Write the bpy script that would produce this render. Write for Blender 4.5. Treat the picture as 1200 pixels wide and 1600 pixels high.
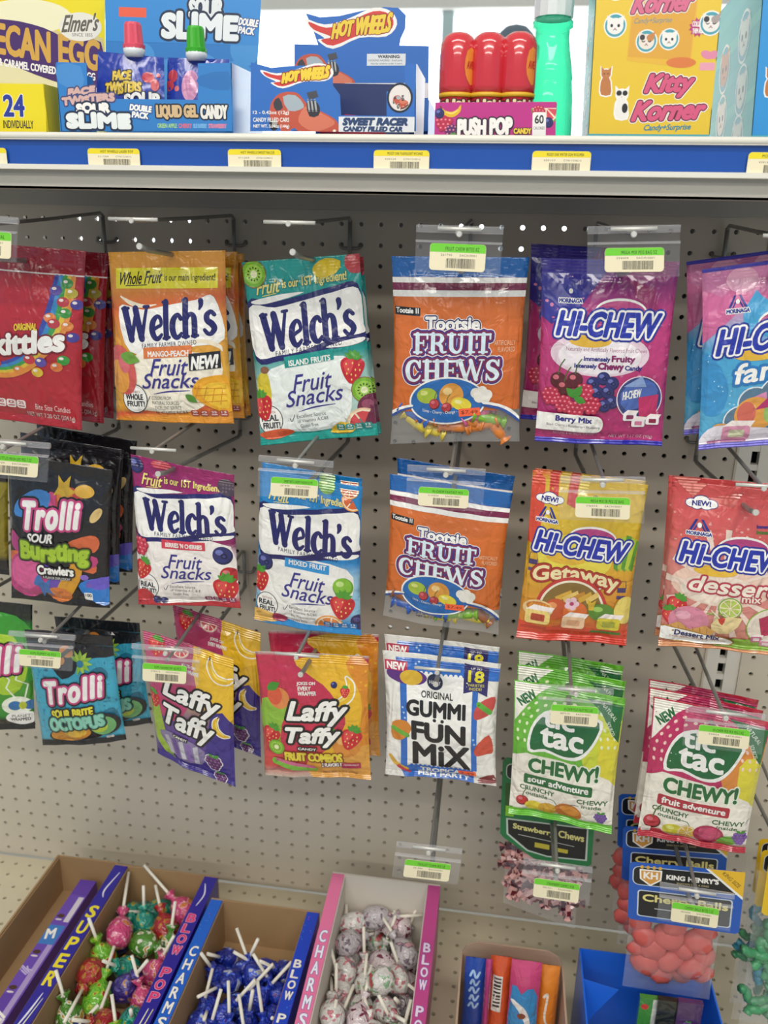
import bpy, bmesh, math, random
from mathutils import Vector, Matrix, noise
from mathutils.geometry import tessellate_polygon

for o in list(bpy.data.objects):
    bpy.data.objects.remove(o)
scene = bpy.context.scene
COL = scene.collection

# ------------------------------------------------------------------ camera
# frame 1200 x 1600; origin of the place = one peg hole, pegboard front = plane y 0,
# z up, 25.4 mm between holes
FPX = 1325.586
YAW, PITCH, ROLL = -0.13894, 0.31428, 0.02295
CAM = Vector((0.16938, -1.12208, -0.0391))
_cy, _sy, _cp, _sp = math.cos(YAW), math.sin(YAW), math.cos(PITCH), math.sin(PITCH)
FW = Vector((_sy*_cp, _cy*_cp, -_sp))
_rt = Vector((_cy, -_sy, 0)); _up = _rt.cross(FW)
RT = _rt*math.cos(ROLL) + _up*math.sin(ROLL)
UP = -_rt*math.sin(ROLL) + _up*math.cos(ROLL)
cam_data = bpy.data.cameras.new('camera')
cam = bpy.data.objects.new('camera', cam_data); COL.objects.link(cam)
cam.matrix_world = Matrix(((RT.x, UP.x, -FW.x, CAM.x), (RT.y, UP.y, -FW.y, CAM.y), (RT.z, UP.z, -FW.z, CAM.z), (0, 0, 0, 1)))
cam_data.sensor_fit = 'VERTICAL'; cam_data.sensor_height = 36; cam_data.sensor_width = 27
cam_data.lens = FPX/1600*36
cam_data.clip_start = 0.02
cam_data.dof.use_dof = True; cam_data.dof.focus_distance = 0.90; cam_data.dof.aperture_fstop = 6.5
scene.camera = cam

# ------------------------------------------------------------------ light
world = bpy.data.worlds.new('shop_light'); scene.world = world
world.use_nodes = True
world.node_tree.nodes['Background'].inputs[0].default_value = (0.62, 0.81, 1.0, 1)
world.node_tree.nodes['Background'].inputs[1].default_value = 0.55
def area(name, loc, target, sx, sy, power, col=(1, 0.955, 0.88)):
    d = bpy.data.lights.new(name, 'AREA'); d.shape = 'RECTANGLE'; d.size = sx; d.size_y = sy
    d.energy = power; d.color = col
    o = bpy.data.objects.new(name, d); COL.objects.link(o); o.location = loc
    o.rotation_euler = (Vector(target)-Vector(loc)).to_track_quat('-Z', 'Y').to_euler()
    return o
area('ceiling_tube_row_near', (0.10, -1.45, 1.66), (0.1, -1.1, -0.5), 2.8, 0.2, 34)
area('ceiling_tube_row_middle', (0.05, -2.9, 1.66), (0.0, -1.2, -0.7), 3.2, 0.2, 42)
area('ceiling_tube_row_far', (0.0, -4.6, 1.66), (0.0, -1.2, -0.7), 3.6, 0.2, 40)
scene.view_settings.view_transform = 'Standard'
scene.view_settings.look = 'None'
scene.view_settings.exposure = -0.08
scene.view_settings.gamma = 1
scene.view_settings.use_curve_mapping = False

# ------------------------------------------------------------------ pixel -> place
def ray(x, y): return RT*((x-600)/FPX) - UP*((y-800)/FPX) + FW
def PY(x, y, Y=0.0):
    d = ray(x, y); return CAM + d*((Y-CAM.y)/d.y)
def PZ(x, y, Z):
    d = ray(x, y); return CAM + d*((Z-CAM.z)/d.z)

# ------------------------------------------------------------------ materials
def lin(h):
    if not isinstance(h, str): return tuple(h)[:3]
    c = [int(h[i:i+2], 16)/255 for i in (0, 2, 4)]
    return tuple(v/12.92 if v <= 0.04045 else ((v+0.055)/1.055)**2.4 for v in c)
_M = {}
def _new(name):
    m = bpy.data.materials.new(name); m.use_nodes = True
    return m, m.node_tree.nodes, m.node_tree.links, m.node_tree.nodes['Principled BSDF']
def _crinkle(N, L, b, strength, scale=55):     # soft dents plus sharp creases
    g = N.new('ShaderNodeNewGeometry'); n = N.new('ShaderNodeTexNoise'); n.inputs['Scale'].default_value = scale
    n.inputs['Detail'].default_value = 2; n.inputs['Distortion'].default_value = 0.8
    n2 = N.new('ShaderNodeTexNoise'); n2.inputs['Scale'].default_value = scale*.5; n2.inputs['Detail'].default_value = 1; n2.inputs['Distortion'].default_value = 1.2
    mp = N.new('ShaderNodeMapping'); mp.inputs['Scale'].default_value = (1.5, 1.5, 0.6)
    s1 = N.new('ShaderNodeMath'); s1.operation = 'SUBTRACT'; s1.inputs[1].default_value = 0.5
    s2 = N.new('ShaderNodeMath'); s2.operation = 'ABSOLUTE'; s3 = N.new('ShaderNodeMath'); s3.operation = 'MULTIPLY_ADD'; s3.inputs[1].default_value = 1.6
    L.new(g.outputs['Position'], mp.inputs[0]); L.new(mp.outputs[0], n2.inputs['Vector']); L.new(n2.outputs['Fac'], s1.inputs[0]); L.new(s1.outputs[0], s2.inputs[0]); L.new(s2.outputs[0], s3.inputs[0])
    bp = N.new('ShaderNodeBump'); bp.inputs['Strength'].default_value = strength; bp.inputs['Distance'].default_value = 0.004
    L.new(g.outputs['Position'], n.inputs['Vector']); L.new(n.outputs['Fac'], s3.inputs[2]); L.new(s3.outputs[0], bp.inputs['Height']); L.new(bp.outputs[0], b.inputs['Normal'])
def ink(h, rough=0.3, crinkle=0.85):          # colour printed on film
    k = ('ink', h, rough, crinkle)
    if k not in _M:
        m, N, L, b = _new('print_'+(h if isinstance(h, str) else 'x'))
        b.inputs['Base Color'].default_value = (*lin(h), 1); b.inputs['Roughness'].default_value = rough
        b.inputs['Coat Weight'].default_value = 0.7 if crinkle else 0.2; b.inputs['Coat Roughness'].default_value = 0.07 if crinkle else 0.15
        if crinkle: _crinkle(N, L, b, crinkle)
        _M[k] = m
    return _M[k]
def card(h, rough=0.45): return ink(h, rough, 0)
def film(stops, rough=0.25, diag=0.0, mottle=0.0):   # bag film, colour bands from top to bottom
    k = ('film', tuple(stops), rough, diag, mottle)
    if k not in _M:
        m, N, L, b = _new('film')
        uv = N.new('ShaderNodeTexCoord'); sp = N.new('ShaderNodeSeparateXYZ'); L.new(uv.outputs['UV'], sp.inputs[0])
        mx = N.new('ShaderNodeMath'); mx.operation = 'MULTIPLY_ADD'; mx.inputs[1].default_value = diag
        L.new(sp.outputs['X'], mx.inputs[0]); L.new(sp.outputs['Y'], mx.inputs[2])
        src = mx.outputs[0]
        if mottle:
            n = N.new('ShaderNodeTexNoise'); n.inputs['Scale'].default_value = 9; n.inputs['Detail'].default_value = 4
            L.new(uv.outputs['UV'], n.inputs['Vector'])
            m2 = N.new('ShaderNodeMath'); m2.operation = 'MULTIPLY_ADD'; m2.inputs[1].default_value = mottle
            L.new(n.outputs['Fac'], m2.inputs[0]); L.new(src, m2.inputs[2]); src = m2.outputs[0]
        r = N.new('ShaderNodeValToRGB'); el = r.color_ramp.elements
        el[0].position = stops[0][0]; el[0].color = (*lin(stops[0][1]), 1)
        el[1].position = stops[-1][0]; el[1].color = (*lin(stops[-1][1]), 1)
        for p, c in stops[1:-1]:
            e = el.new(p); e.color = (*lin(c), 1)
        L.new(src, r.inputs[0]); L.new(r.outputs[0], b.inputs['Base Color'])
        b.inputs['Roughness'].default_value = rough; b.inputs['Coat Weight'].default_value = 0.7; b.inputs['Coat Roughness'].default_value = 0.07
        _crinkle(N, L, b, 0.85)
        _M[k] = m
    return _M[k]
def clear(tint='ffffff', alpha=0.06, rough=0.1, crinkle=0.5):   # thin clear film: mostly see-through, glints at a slant
    k = ('clear', tint, alpha, rough, crinkle)
    if k not in _M:
        m, N, L, b = _new('clear_plastic')
        b.inputs['Base Color'].default_value = (*lin(tint), 1); b.inputs['Roughness'].default_value = rough
        b.inputs['Coat Weight'].default_value = 1.0; b.inputs['Coat Roughness'].default_value = 0.05
        if crinkle: _crinkle(N, L, b, crinkle)
        lw = N.new('ShaderNodeLayerWeight'); lw.inputs[0].default_value = 0.5
        pw = N.new('ShaderNodeMath'); pw.operation = 'POWER'; pw.inputs[1].default_value = 3.0; L.new(lw.outputs['Facing'], pw.inputs[0])
        if crinkle: L.new(b.inputs['Normal'].links[0].from_socket, lw.inputs['Normal'])
        ma = N.new('ShaderNodeMath'); ma.operation = 'MULTIPLY_ADD'; ma.inputs[1].default_value = 0.7; ma.inputs[2].default_value = alpha+0.03
        L.new(pw.outputs[0], ma.inputs[0]); tr = N.new('ShaderNodeBsdfTransparent'); mx = N.new('ShaderNodeMixShader')
        L.new(ma.outputs[0], mx.inputs[0]); L.new(tr.outputs[0], mx.inputs[1]); L.new(b.outputs[0], mx.inputs[2])
        L.new(mx.outputs[0], N['Material Output'].inputs[0])
        _M[k] = m
    return _M[k]
def tinted(name, h, rough=0.05):               # thin coloured clear plastic
    m, N, L, b = _new(name); b.inputs['Base Color'].default_value = (*lin(h), 1); b.inputs['Roughness'].default_value = rough; b.inputs['Coat Weight'].default_value = 1
    tr = N.new('ShaderNodeBsdfTransparent'); tr.inputs[0].default_value = (*lin(h), 1)
    lw = N.new('ShaderNodeLayerWeight'); lw.inputs[0].default_value = .5; pw = N.new('ShaderNodeMath'); pw.operation = 'POWER'; pw.inputs[1].default_value = 2.5; L.new(lw.outputs['Facing'], pw.inputs[0]); ma = N.new('ShaderNodeMath'); ma.operation = 'MULTIPLY_ADD'; ma.inputs[1].default_value = .75; ma.inputs[2].default_value = .22
    mx = N.new('ShaderNodeMixShader'); L.new(pw.outputs[0], ma.inputs[0]); L.new(ma.outputs[0], mx.inputs[0]); L.new(tr.outputs[0], mx.inputs[1]); L.new(b.outputs[0], mx.inputs[2]); L.new(mx.outputs[0], N['Material Output'].inputs[0])
    return m
def solid(name, h, rough=0.5, metal=0.0, spec=0.5, var=0.0, scale=20, bump=0.0, trans=0.0, ior=1.45, coat=0.0, sss=0.0):
    k = ('solid', name, h, rough, metal)
    if k not in _M:
        m, N, L, b = _new(name)
        b.inputs['Base Color'].default_value = (*lin(h), 1); b.inputs['Roughness'].default_value = rough
        b.inputs['Metallic'].default_value = metal; b.inputs['Transmission Weight'].default_value = trans; b.inputs['IOR'].default_value = ior
        b.inputs['Coat Weight'].default_value = coat; b.inputs['Specular IOR Level'].default_value = spec
        if sss: b.inputs['Subsurface Weight'].default_value = sss; b.inputs['Subsurface Radius'].default_value = (0.006, 0.003, 0.002)
        if var or bump:
            g = N.new('ShaderNodeNewGeometry'); n = N.new('ShaderNodeTexNoise'); n.inputs['Scale'].default_value = scale; n.inputs['Detail'].default_value = 5
            L.new(g.outputs['Position'], n.inputs['Vector'])
            if var:
                mx = N.new('ShaderNodeMixRGB'); mx.blend_type = 'MIX'
                mx.inputs[1].default_value = (*[c*(1-var) for c in lin(h)], 1); mx.inputs[2].default_value = (*[min(1, c*(1+var)) for c in lin(h)], 1)
                L.new(n.outputs['Fac'], mx.inputs[0]); L.new(mx.outputs[0], b.inputs['Base Color'])
            if bump:
                bp = N.new('ShaderNodeBump'); bp.inputs['Strength'].default_value = bump; bp.inputs['Distance'].default_value = 0.002
                L.new(n.outputs['Fac'], bp.inputs['Height']); L.new(bp.outputs[0], b.inputs['Normal'])
        _M[k] = m
    return _M[k]
def glow(name, h, s):
    m, N, L, b = _new(name)
    b.inputs['Base Color'].default_value = (*lin(h), 1); b.inputs['Emission Color'].default_value = (*lin(h), 1); b.inputs['Emission Strength'].default_value = s
    return m

# ------------------------------------------------------------------ objects
def obj(name, verts, faces, mats, parent=None, mi=None, smooth=False, uvs=None):
    me = bpy.data.meshes.new(name); me.from_pydata([tuple(v) for v in verts], [], faces)
    if not isinstance(mats, (list, tuple)): mats = [mats]
    for m in mats: me.materials.append(m)
    if mi: me.polygons.foreach_set('material_index', mi)
    if smooth: me.polygons.foreach_set('use_smooth', [True]*len(me.polygons))
    if uvs:
        ul = me.uv_layers.new(name='UVMap')
        for l in me.loops: ul.data[l.index].uv = uvs[l.vertex_index]
    o = bpy.data.objects.new(name, me); COL.objects.link(o)
    if parent: o.parent = parent
    return o
def tag(o, label, cat, group=None):
    o['label'] = label; o['category'] = cat
    if group: o['group'] = group
    return o
def thing(name, label, cat, loc=(0, 0, 0), group=None, rotz=0):
    o = bpy.data.objects.new(name, None); COL.objects.link(o); o.location = loc; o.rotation_euler = (0, 0, rotz)
    o.empty_display_size = 0.01
    return tag(o, label, cat, group)
def struct(o): o['kind'] = 'structure'; return o
def kids(o, _c={}):
    return [c for c in COL.objects if c.parent == o]
def copy_tree(o, parent=None):
    c = o.copy(); COL.objects.link(c); c.parent = parent
    for ch in list(o.children): copy_tree(ch, c)
    return c
class MB:                                     # mesh bag: many small shapes -> one part
    def __init__(s): s.v = []; s.f = []; s.m = []
    def add(s, v, f, m=0):
        k = len(s.v); s.v += [tuple(q) for q in v]; s.f += [tuple(i+k for i in q) for q in f]; s.m += [m]*len(f)
    def box(s, a, b, m=0):
        x0, y0, z0 = a; x1, y1, z1 = b
        s.add([(x0,y0,z0),(x1,y0,z0),(x1,y1,z0),(x0,y1,z0),(x0,y0,z1),(x1,y0,z1),(x1,y1,z1),(x0,y1,z1)],
              [(0,3,2,1),(4,5,6,7),(0,1,5,4),(1,2,6,5),(2,3,7,6),(3,0,4,7)], m)
    def tube(s, pts, r, n=8, m=0, caps=True):
        pts = [Vector(p) for p in pts]; rr = r if isinstance(r, (list, tuple)) else [r]*len(pts)
        V = []; F = []; prev = None
        for i, p in enumerate(pts):
            t = (pts[min(i+1, len(pts)-1)]-pts[max(i-1, 0)]).normalized()
            if prev is None:
                a = t.orthogonal().normalized()
            else:
                a = prev-t*prev.dot(t); a = a.normalized() if a.length > 1e-6 else t.orthogonal().normalized()
            prev = a; b = t.cross(a)
            V += [p+(a*math.cos(2*math.pi*k/n)+b*math.sin(2*math.pi*k/n))*rr[i] for k in range(n)]
        for i in range(len(pts)-1):
            for k in range(n): F.append((i*n+k, i*n+(k+1) % n, (i+1)*n+(k+1) % n, (i+1)*n+k))
        if caps: F += [tuple(reversed(range(n))), tuple(range((len(pts)-1)*n, len(pts)*n))]
        s.add(V, F, m)
    def lathe(s, prof, c=(0,0,0), n=16, m=0, axis=None, wob=None):   # prof: (r, h)
        c = Vector(c); ax = Vector(axis).normalized() if axis else Vector((0,0,1)); a = ax.orthogonal().normalized(); b = ax.cross(a)
        V = []; F = []
        for i, (r, h) in enumerate(prof):
            for k in range(n):
                q = 2*math.pi*k/n; w = wob(i, k) if wob else 1
                V.append(c+ax*h+(a*math.cos(q)+b*math.sin(q))*r*w)
        for i in range(len(prof)-1):
            for k in range(n): F.append((i*n+k, i*n+(k+1) % n, (i+1)*n+(k+1) % n, (i+1)*n+k))
        F += [tuple(reversed(range(n))), tuple(range((len(prof)-1)*n, len(prof)*n))]
        s.add(V, F, m)
    def prism(s, poly, y0, y1, m=0):          # poly in (x, z), extruded in y
        n = len(poly); k = len(s.v)
        V = [(x, y0, z) for x, z in poly]+[(x, y1, z) for x, z in poly]
        T = tessellate_polygon([[Vector((x, z, 0)) for x, z in poly]])
        F = [tuple(t) for t in T]+[tuple(i+n for i in reversed(t)) for t in T]+[(i, (i+1) % n, (i+1) % n+n, i+n) for i in range(n)]
        s.add(V, F, m)
    def build(s, name, mats, parent=None, smooth=False): return obj(name, s.v, s.f, mats, parent, s.m, smooth)

# ------------------------------------------------------------------ lettering (built-in font, cached glyph by glyph)
CH = "ABCDEFGHIJKLMNOPQRSTUVWXYZabcdefghijklmnopqrstuvwxyz0123456789!'.,&+-/$()%*:"
GL = {}
def _glyphs():
    tmp = []
    for ch in CH:
        for body in (ch, ch+'l'):
            cu = bpy.data.curves.new('g', 'FONT'); cu.body = body; cu.resolution_u = 3
            o = bpy.data.objects.new('g', cu); COL.objects.link(o); tmp.append(o)
    dg = bpy.context.evaluated_depsgraph_get(); dg.update()
    ms = [bpy.data.meshes.new_from_object(o.evaluated_get(dg)) for o in tmp]
    lmax = max(v.co.x for v in ms[2*CH.index('l')].vertices)
    for i, ch in enumerate(CH):
        me, m2 = ms[2*i], ms[2*i+1]
        V = [(v.co.x, v.co.y) for v in me.vertices]; T = []
        cnt = {}
        for p in me.polygons:
            q = list(p.vertices)
            for k in range(1, len(q)-1): T.append((q[0], q[k], q[k+1]))
            for k in range(len(q)):
                e = tuple(sorted((q[k], q[(k+1) % len(q)]))); cnt[e] = cnt.get(e, 0)+1
        GL[ch] = (V, T, [e for e, c in cnt.items() if c == 1], max(v.co.x for v in m2.vertices)-lmax)
    for o in tmp:
        cu = o.data; bpy.data.objects.remove(o); bpy.data.curves.remove(cu)
    for m in ms: bpy.data.meshes.remove(m)
_glyphs()
def smooth_pts(p, n=5, closed=False):
    out = []; N = len(p)
    g = (lambda i: p[i % N]) if closed else (lambda i: p[max(0, min(N-1, i))])
    for i in range(N if closed else N-1):
        a, b, c, d = g(i-1), g(i), g(i+1), g(i+2)
        for k in range(n):
            t = k/n
            out.append(tuple(0.5*(2*b[j]+(c[j]-a[j])*t+(2*a[j]-5*b[j]+4*c[j]-d[j])*t*t+(3*b[j]-a[j]-3*c[j]+d[j])*t**3) for j in range(len(b))))
    if not closed: out.append(tuple(p[-1]))
    return out
# stroke lettering: char -> (advance, [(smooth, [(x, y, halfwidth) ...])]), y up, cap height 1
SF = {
 'W': (1.28, [(0, [(.02,.97,.11),(.33,.06,.10)]),(0, [(.33,.06,.06),(.6,.93,.045)]),(0, [(.55,.97,.1),(.84,.06,.1)]),(0, [(.84,.06,.055),(1.12,.98,.035)]),(0, [(-.12,1,.03),(.2,1,.03)]),(0, [(.98,1,.03),(1.22,1,.03)])]),
 'e': (.64, [(1, [(.12,.3,.045),(.35,.37,.04),(.54,.44,.04),(.5,.62,.05),(.34,.68,.05),(.14,.53,.085),(.09,.28,.095),(.2,.07,.08),(.38,.03,.06),(.56,.14,.03)])]),
 'l': (.36, [(0, [(.14,1.08,.085),(.14,.03,.085)]),(0, [(.0,1.08,.03),(.14,1.08,.03)]),(0, [(.0,.02,.03),(.3,.04,.03)])]),
 'c': (.58, [(1, [(.5,.56,.06),(.36,.68,.05),(.16,.56,.08),(.09,.32,.095),(.18,.08,.085),(.36,.02,.06),(.52,.13,.03)])]),
 'h': (.74, [(0, [(.13,1.08,.085),(.13,.03,.085)]),(0, [(.0,1.08,.03),(.13,1.08,.03)]),(0, [(.0,.02,.03),(.27,.02,.03)]),(1, [(.17,.5,.04),(.32,.66,.05),(.5,.6,.075),(.55,.4,.085),(.55,.03,.085)]),(0, [(.43,.02,.03),(.7,.02,.03)])]),
 "'": (.24, [(1, [(.1,1.02,.075),(.11,.9,.06),(.04,.78,.015)])]),
 's': (.54, [(1, [(.46,.58,.05),(.3,.68,.05),(.13,.58,.075),(.16,.43,.085),(.34,.32,.09),(.45,.18,.08),(.32,.04,.055),(.16,.05,.05),(.03,.16,.045)])]),
 'F': (.82, [(0, [(.2,.97,.11),(.2,.03,.11)]),(0, [(.02,.95,.055),(.74,.95,.055)]),(0, [(.72,.97,.05),(.72,.74,.05)]),(0, [(.2,.52,.05),(.52,.52,.05)]),(0, [(.52,.64,.04),(.52,.4,.04)]),(0, [(.02,.05,.055),(.42,.05,.055)])]),
 'R': (.96, [(0, [(.2,.97,.11),(.2,.03,.11)]),(0, [(.02,.95,.055),(.4,.95,.055)]),(0, [(.02,.05,.055),(.4,.05,.055)]),(1, [(.3,.95,.055),(.58,.93,.07),(.68,.74,.11),(.55,.54,.07),(.3,.5,.05)]),(1, [(.42,.5,.08),(.62,.36,.1),(.66,.14,.09),(.76,.05,.06),(.9,.08,.04)])]),
 'U': (.96, [(1, [(.2,.97,.11),(.2,.5,.11),(.24,.2,.11),(.48,.04,.07),(.68,.18,.07),(.73,.5,.07),(.73,.97,.07)]),(0, [(.02,.95,.055),(.4,.95,.055)]),(0, [(.56,.95,.055),(.9,.95,.055)])]),
 'I': (.5, [(0, [(.24,.97,.11),(.24,.03,.11)]),(0, [(.04,.95,.055),(.44,.95,.055)]),(0, [(.04,.05,.055),(.44,.05,.055)])]),
 'T': (.84, [(0, [(.4,.97,.11),(.4,.03,.11)]),(0, [(.04,.95,.055),(.76,.95,.055)]),(0, [(.05,.97,.05),(.05,.72,.05)]),(0, [(.75,.97,.05),(.75,.72,.05)]),(0, [(.2,.05,.055),(.6,.05,.055)])]),
 'C': (.92, [(1, [(.76,.7,.06),(.66,.9,.06),(.46,.97,.06),(.22,.82,.1),(.14,.5,.12),(.24,.16,.1),(.48,.03,.06),(.7,.12,.05),(.8,.28,.04)]),(0, [(.78,.97,.05),(.78,.66,.05)])]),
 'H': (1.0, [(0, [(.22,.97,.11),(.22,.03,.11)]),(0, [(.74,.97,.11),(.74,.03,.11)]),(0, [(.22,.5,.055),(.74,.5,.055)]),(0, [(.03,.95,.055),(.42,.95,.055)]),(0, [(.03,.05,.055),(.42,.05,.055)]),(0, [(.55,.95,.055),(.94,.95,.055)]),(0, [(.55,.05,.055),(.94,.05,.055)])]),
 'E': (.86, [(0, [(.2,.97,.11),(.2,.03,.11)]),(0, [(.02,.95,.055),(.74,.95,.055)]),(0, [(.74,.97,.05),(.74,.74,.05)]),(0, [(.2,.52,.05),(.54,.52,.05)]),(0, [(.54,.63,.04),(.54,.41,.04)]),(0, [(.02,.05,.055),(.76,.05,.055)]),(0, [(.77,.3,.05),(.77,.03,.05)])]),
 'S': (.8, [(1, [(.62,.74,.05),(.5,.92,.06),(.3,.95,.06),(.15,.8,.1),(.2,.6,.11),(.46,.46,.12),(.6,.27,.11),(.48,.07,.07),(.26,.05,.06),(.12,.24,.05)]),(0, [(.66,.97,.045),(.66,.7,.045)]),(0, [(.08,.32,.045),(.08,.03,.045)])]),
}
# ------------------------------------------------------------------ printed surfaces
class Surf:
    """a sheet with corners TL, TR, BR, BL; fn(s, t) lifts it along its normal (bag bulge)"""
    def __init__(s, c, fn=None, su=None, tv=None, waist=0.0):
        s.c = [Vector(p) for p in c]; TL, TR, BR, BL = s.c
        s.w = ((TR-TL).length+(BR-BL).length)/2; s.h = ((BL-TL).length+(BR-TR).length)/2
        s.n = (BR-TL).cross(TR-BL).normalized()
        s.asp = s.h/s.w; s.fn = fn; s.su = su; s.tv = tv; s.waist = waist
        if fn:
            s.H = [[fn(u, v) for u in su] for v in tv]
    def base(s, u, v):
        if s.waist: u = 0.5+(u-0.5)*(1-s.waist*math.sin(math.pi*min(1, max(0, v)))**0.7)
        TL, TR, BR, BL = s.c
        return (TL*(1-u)+TR*u)*(1-v)+(BL*(1-u)+BR*u)*v
    def height(s, u, v):
        if not s.fn: return 0.0
        import bisect
        u = min(1, max(0, u)); v = min(1, max(0, v))
        i = min(len(s.su)-2, max(0, bisect.bisect_right(s.su, u)-1)); j = min(len(s.tv)-2, max(0, bisect.bisect_right(s.tv, v)-1))
        a = (u-s.su[i])/(s.su[i+1]-s.su[i]); b = (v-s.tv[j])/(s.tv[j+1]-s.tv[j]); H = s.H
        return (H[j][i]*(1-a)+H[j][i+1]*a)*(1-b)+(H[j+1][i]*(1-a)+H[j+1][i+1]*a)*b
    def pos(s, u, v, off=0.0): return s.base(u, v)+s.n*(s.height(u, v)+off)

STUFF = {'sparkle', 'splatter', 'confetti', 'dot_arcs', 'dot_arc', 'candy_beads', 'bubbles'}
class Art:
    """prints on a Surf; x, y in percent of the sheet (y down); radii and strokes in percent of its width"""
    STEP = 0.00004
    def __init__(a, surf, parent, crinkle=0.85, rough=0.3):
        a.s = surf; a.p = parent; a.k = surf.asp; a.zs = []; a.STEP = 0.00007 if surf.fn else 0.00002; a.layer = 0.00025 if surf.fn else 0.00006; a.cr = crinkle; a.ro = rough; a.cur = None; a.made = []
    def begin(a, name, label=None):
        a.end(); a.cur = dict(name=name, label=label, v=[], f=[], m=[], mats=[], pr=[])
    def put(a, V, T, col, pieces=None):
        """pieces: per-vertex piece number; overlapping pieces of one print get slightly different heights"""
        g = a.cur; mat = col if not isinstance(col, str) else ink(col, a.ro, a.cr)
        if mat not in g['mats']: g['mats'].append(mat)
        mi = g['mats'].index(mat); k = len(g['v'])
        bx = (min(p[0] for p in V), min(p[1] for p in V), max(p[0] for p in V), max(p[1] for p in V))
        z = a.layer
        for q, zq in a.zs:                      # lie on top of what was printed there before
            if zq >= z and q[0] < bx[2] and bx[0] < q[2] and q[1] < bx[3] and bx[1] < q[3]: z = zq+a.STEP
        a.zs.append((bx, z))
        
        if pieces: g['v'] += [(x, y, z+((q*.618034) % 1)*.8*a.STEP) for (x, y), q in zip(V, pieces)]
        else: g['v'] += [(x, y, z) for x, y in V]
        g['pr'].append((k, k+len(V), min(p[0] for p in V), min(p[1] for p in V), max(p[0] for p in V), max(p[1] for p in V)))
        g['f'] += [tuple(i+k for i in t) for t in T]; g['m'] += [mi]*len(T)
    def end(a):
        g = a.cur; a.cur = None
        if not g or not g['f']: return
        nm = g['name']
        if nm in STUFF or any(w in nm for w in ('letter', 'printing', '_print', 'logo', 'barcode', 'boxes', 'mark', 'badge', 'weight', 'panel', 'stripes_')): return a.flush(g)
        # prints that lie apart become parts of their own
        P = g['pr']; grp = list(range(len(P)))
        def find(i):
            while grp[i] != i: i = grp[i]
            return i
        e = .6
        for i in range(len(P)):
            for j in range(i):
                p, q = P[i], P[j]
                if p[2]-e < q[4] and q[2]-e < p[4] and p[3]-e < q[5] and q[3]-e < p[5]: grp[find(i)] = find(j)
        roots = sorted(set(find(i) for i in range(len(P))))
        if len(roots) == 1: return a.flush(g)
        for r in roots:
            keep = [P[i] for i in range(len(P)) if find(i) == r]; mp = {}; v = []
            for p in keep:
                for k in range(p[0], p[1]): mp[k] = len(v); v.append(g['v'][k])
            ff = [(tuple(mp[i] for i in f), m) for f, m in zip(g['f'], g['m']) if f[0] in mp]
            mi = sorted(set(m for _, m in ff))
            a.flush(dict(name=nm[:-1] if nm.endswith('s') and not nm.endswith('ss') else nm, label=None if len(roots) > 1 else g['label'], v=v, f=[f for f, _ in ff], m=[mi.index(m) for _, m in ff], mats=[g['mats'][m] for m in mi]))
    def flush(a, g):
        s = a.s; K = 100*a.k
        clip = lambda x, y: (min(100, max(0, x)), min(K, max(0, y)))
        bm = bmesh.new(); vs = [bm.verts.new((*clip(x, y), z)) for x, y, z in g['v']]
        for t, m in zip(g['f'], g['m']):
            if len(set(t)) < len(t): continue
            try: bm.faces.new([vs[i] for i in t]).material_index = m
            except ValueError: pass
        if s.fn:
            xs = [v.co.x for v in bm.verts]; ys = [v.co.y for v in bm.verts]; x0, x1, y0, y1 = min(xs), max(xs), min(ys), max(ys)
            for u in s.su:
                if x0 < u*100 < x1: bmesh.ops.bisect_plane(bm, geom=bm.verts[:]+bm.edges[:]+bm.faces[:], plane_co=(u*100, 0, 0), plane_no=(1, 0, 0), dist=1e-5)
            for v in s.tv:
                if y0 < v*K < y1: bmesh.ops.bisect_plane(bm, geom=bm.verts[:]+bm.edges[:]+bm.faces[:], plane_co=(0, v*K, 0), plane_no=(0, 1, 0), dist=1e-5)
        for v in bm.verts: v.co = s.pos(v.co.x/100, v.co.y/K, v.co.z)
        me = bpy.data.meshes.new(g['name'])
        bm.normal_update()
        fl = [f for f in bm.faces if f.normal.dot(s.n) < 0]
        if fl: bmesh.ops.reverse_faces(bm, faces=fl)
        bm.to_mesh(me); bm.free()
        for m in g['mats']: me.materials.append(m)
        o = bpy.data.objects.new(g['name'], me); COL.objects.link(o); o.parent = a.p
        if g['label']: o['label'] = g['label']
        if g['name'] in STUFF: o['kind'] = 'stuff'
        a.made.append(o)
    # ---- primitives (percent in, width-units inside)
    def poly(a, pts, col, smooth=0):
        P = [(x, y*a.k) for x, y in pts]
        if smooth: P = smooth_pts(P, smooth, True)
        a.put(P, tessellate_polygon([[Vector((x, y, 0)) for x, y in P]]), col)
    def rect(a, x0, y0, x1, y1, col, slope=0.0, rad=0.0):
        if rad:
            k = a.k; r = rad; Y0, Y1 = y0*k, y1*k; P = []
            for cx, cy, q in ((x1-r, Y0+r, -90), (x1-r, Y1-r, 0), (x0+r, Y1-r, 90), (x0+r, Y0+r, 180)):
                for i in range(5):
                    t = math.radians(q+22.5*i); X = cx+r*math.cos(t); P.append((X, (cy+r*math.sin(t))/k+slope*(X-x0)/100))
            return a.poly(P, col)
        d = slope*(x1-x0)/100
        a.poly([(x0, y0), (x1, y0+d), (x1, y1+d), (x0, y1)], col)
    def ell(a, cx, cy, rx, ry, col, rot=0, n=22, a0=0, a1=360):
        c, s = math.cos(math.radians(rot)), math.sin(math.radians(rot)); P = []
        full = a1-a0 >= 360
        for i in range(n if full else n+1):
            q = math.radians(a0+(a1-a0)*i/n); X, Y = rx*math.cos(q), ry*math.sin(q)
            P.append((cx+X*c-Y*s, cy*a.k+X*s+Y*c))
        a.put(P, [(0, i, i+1) for i in range(1, len(P)-1)], col)
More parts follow.
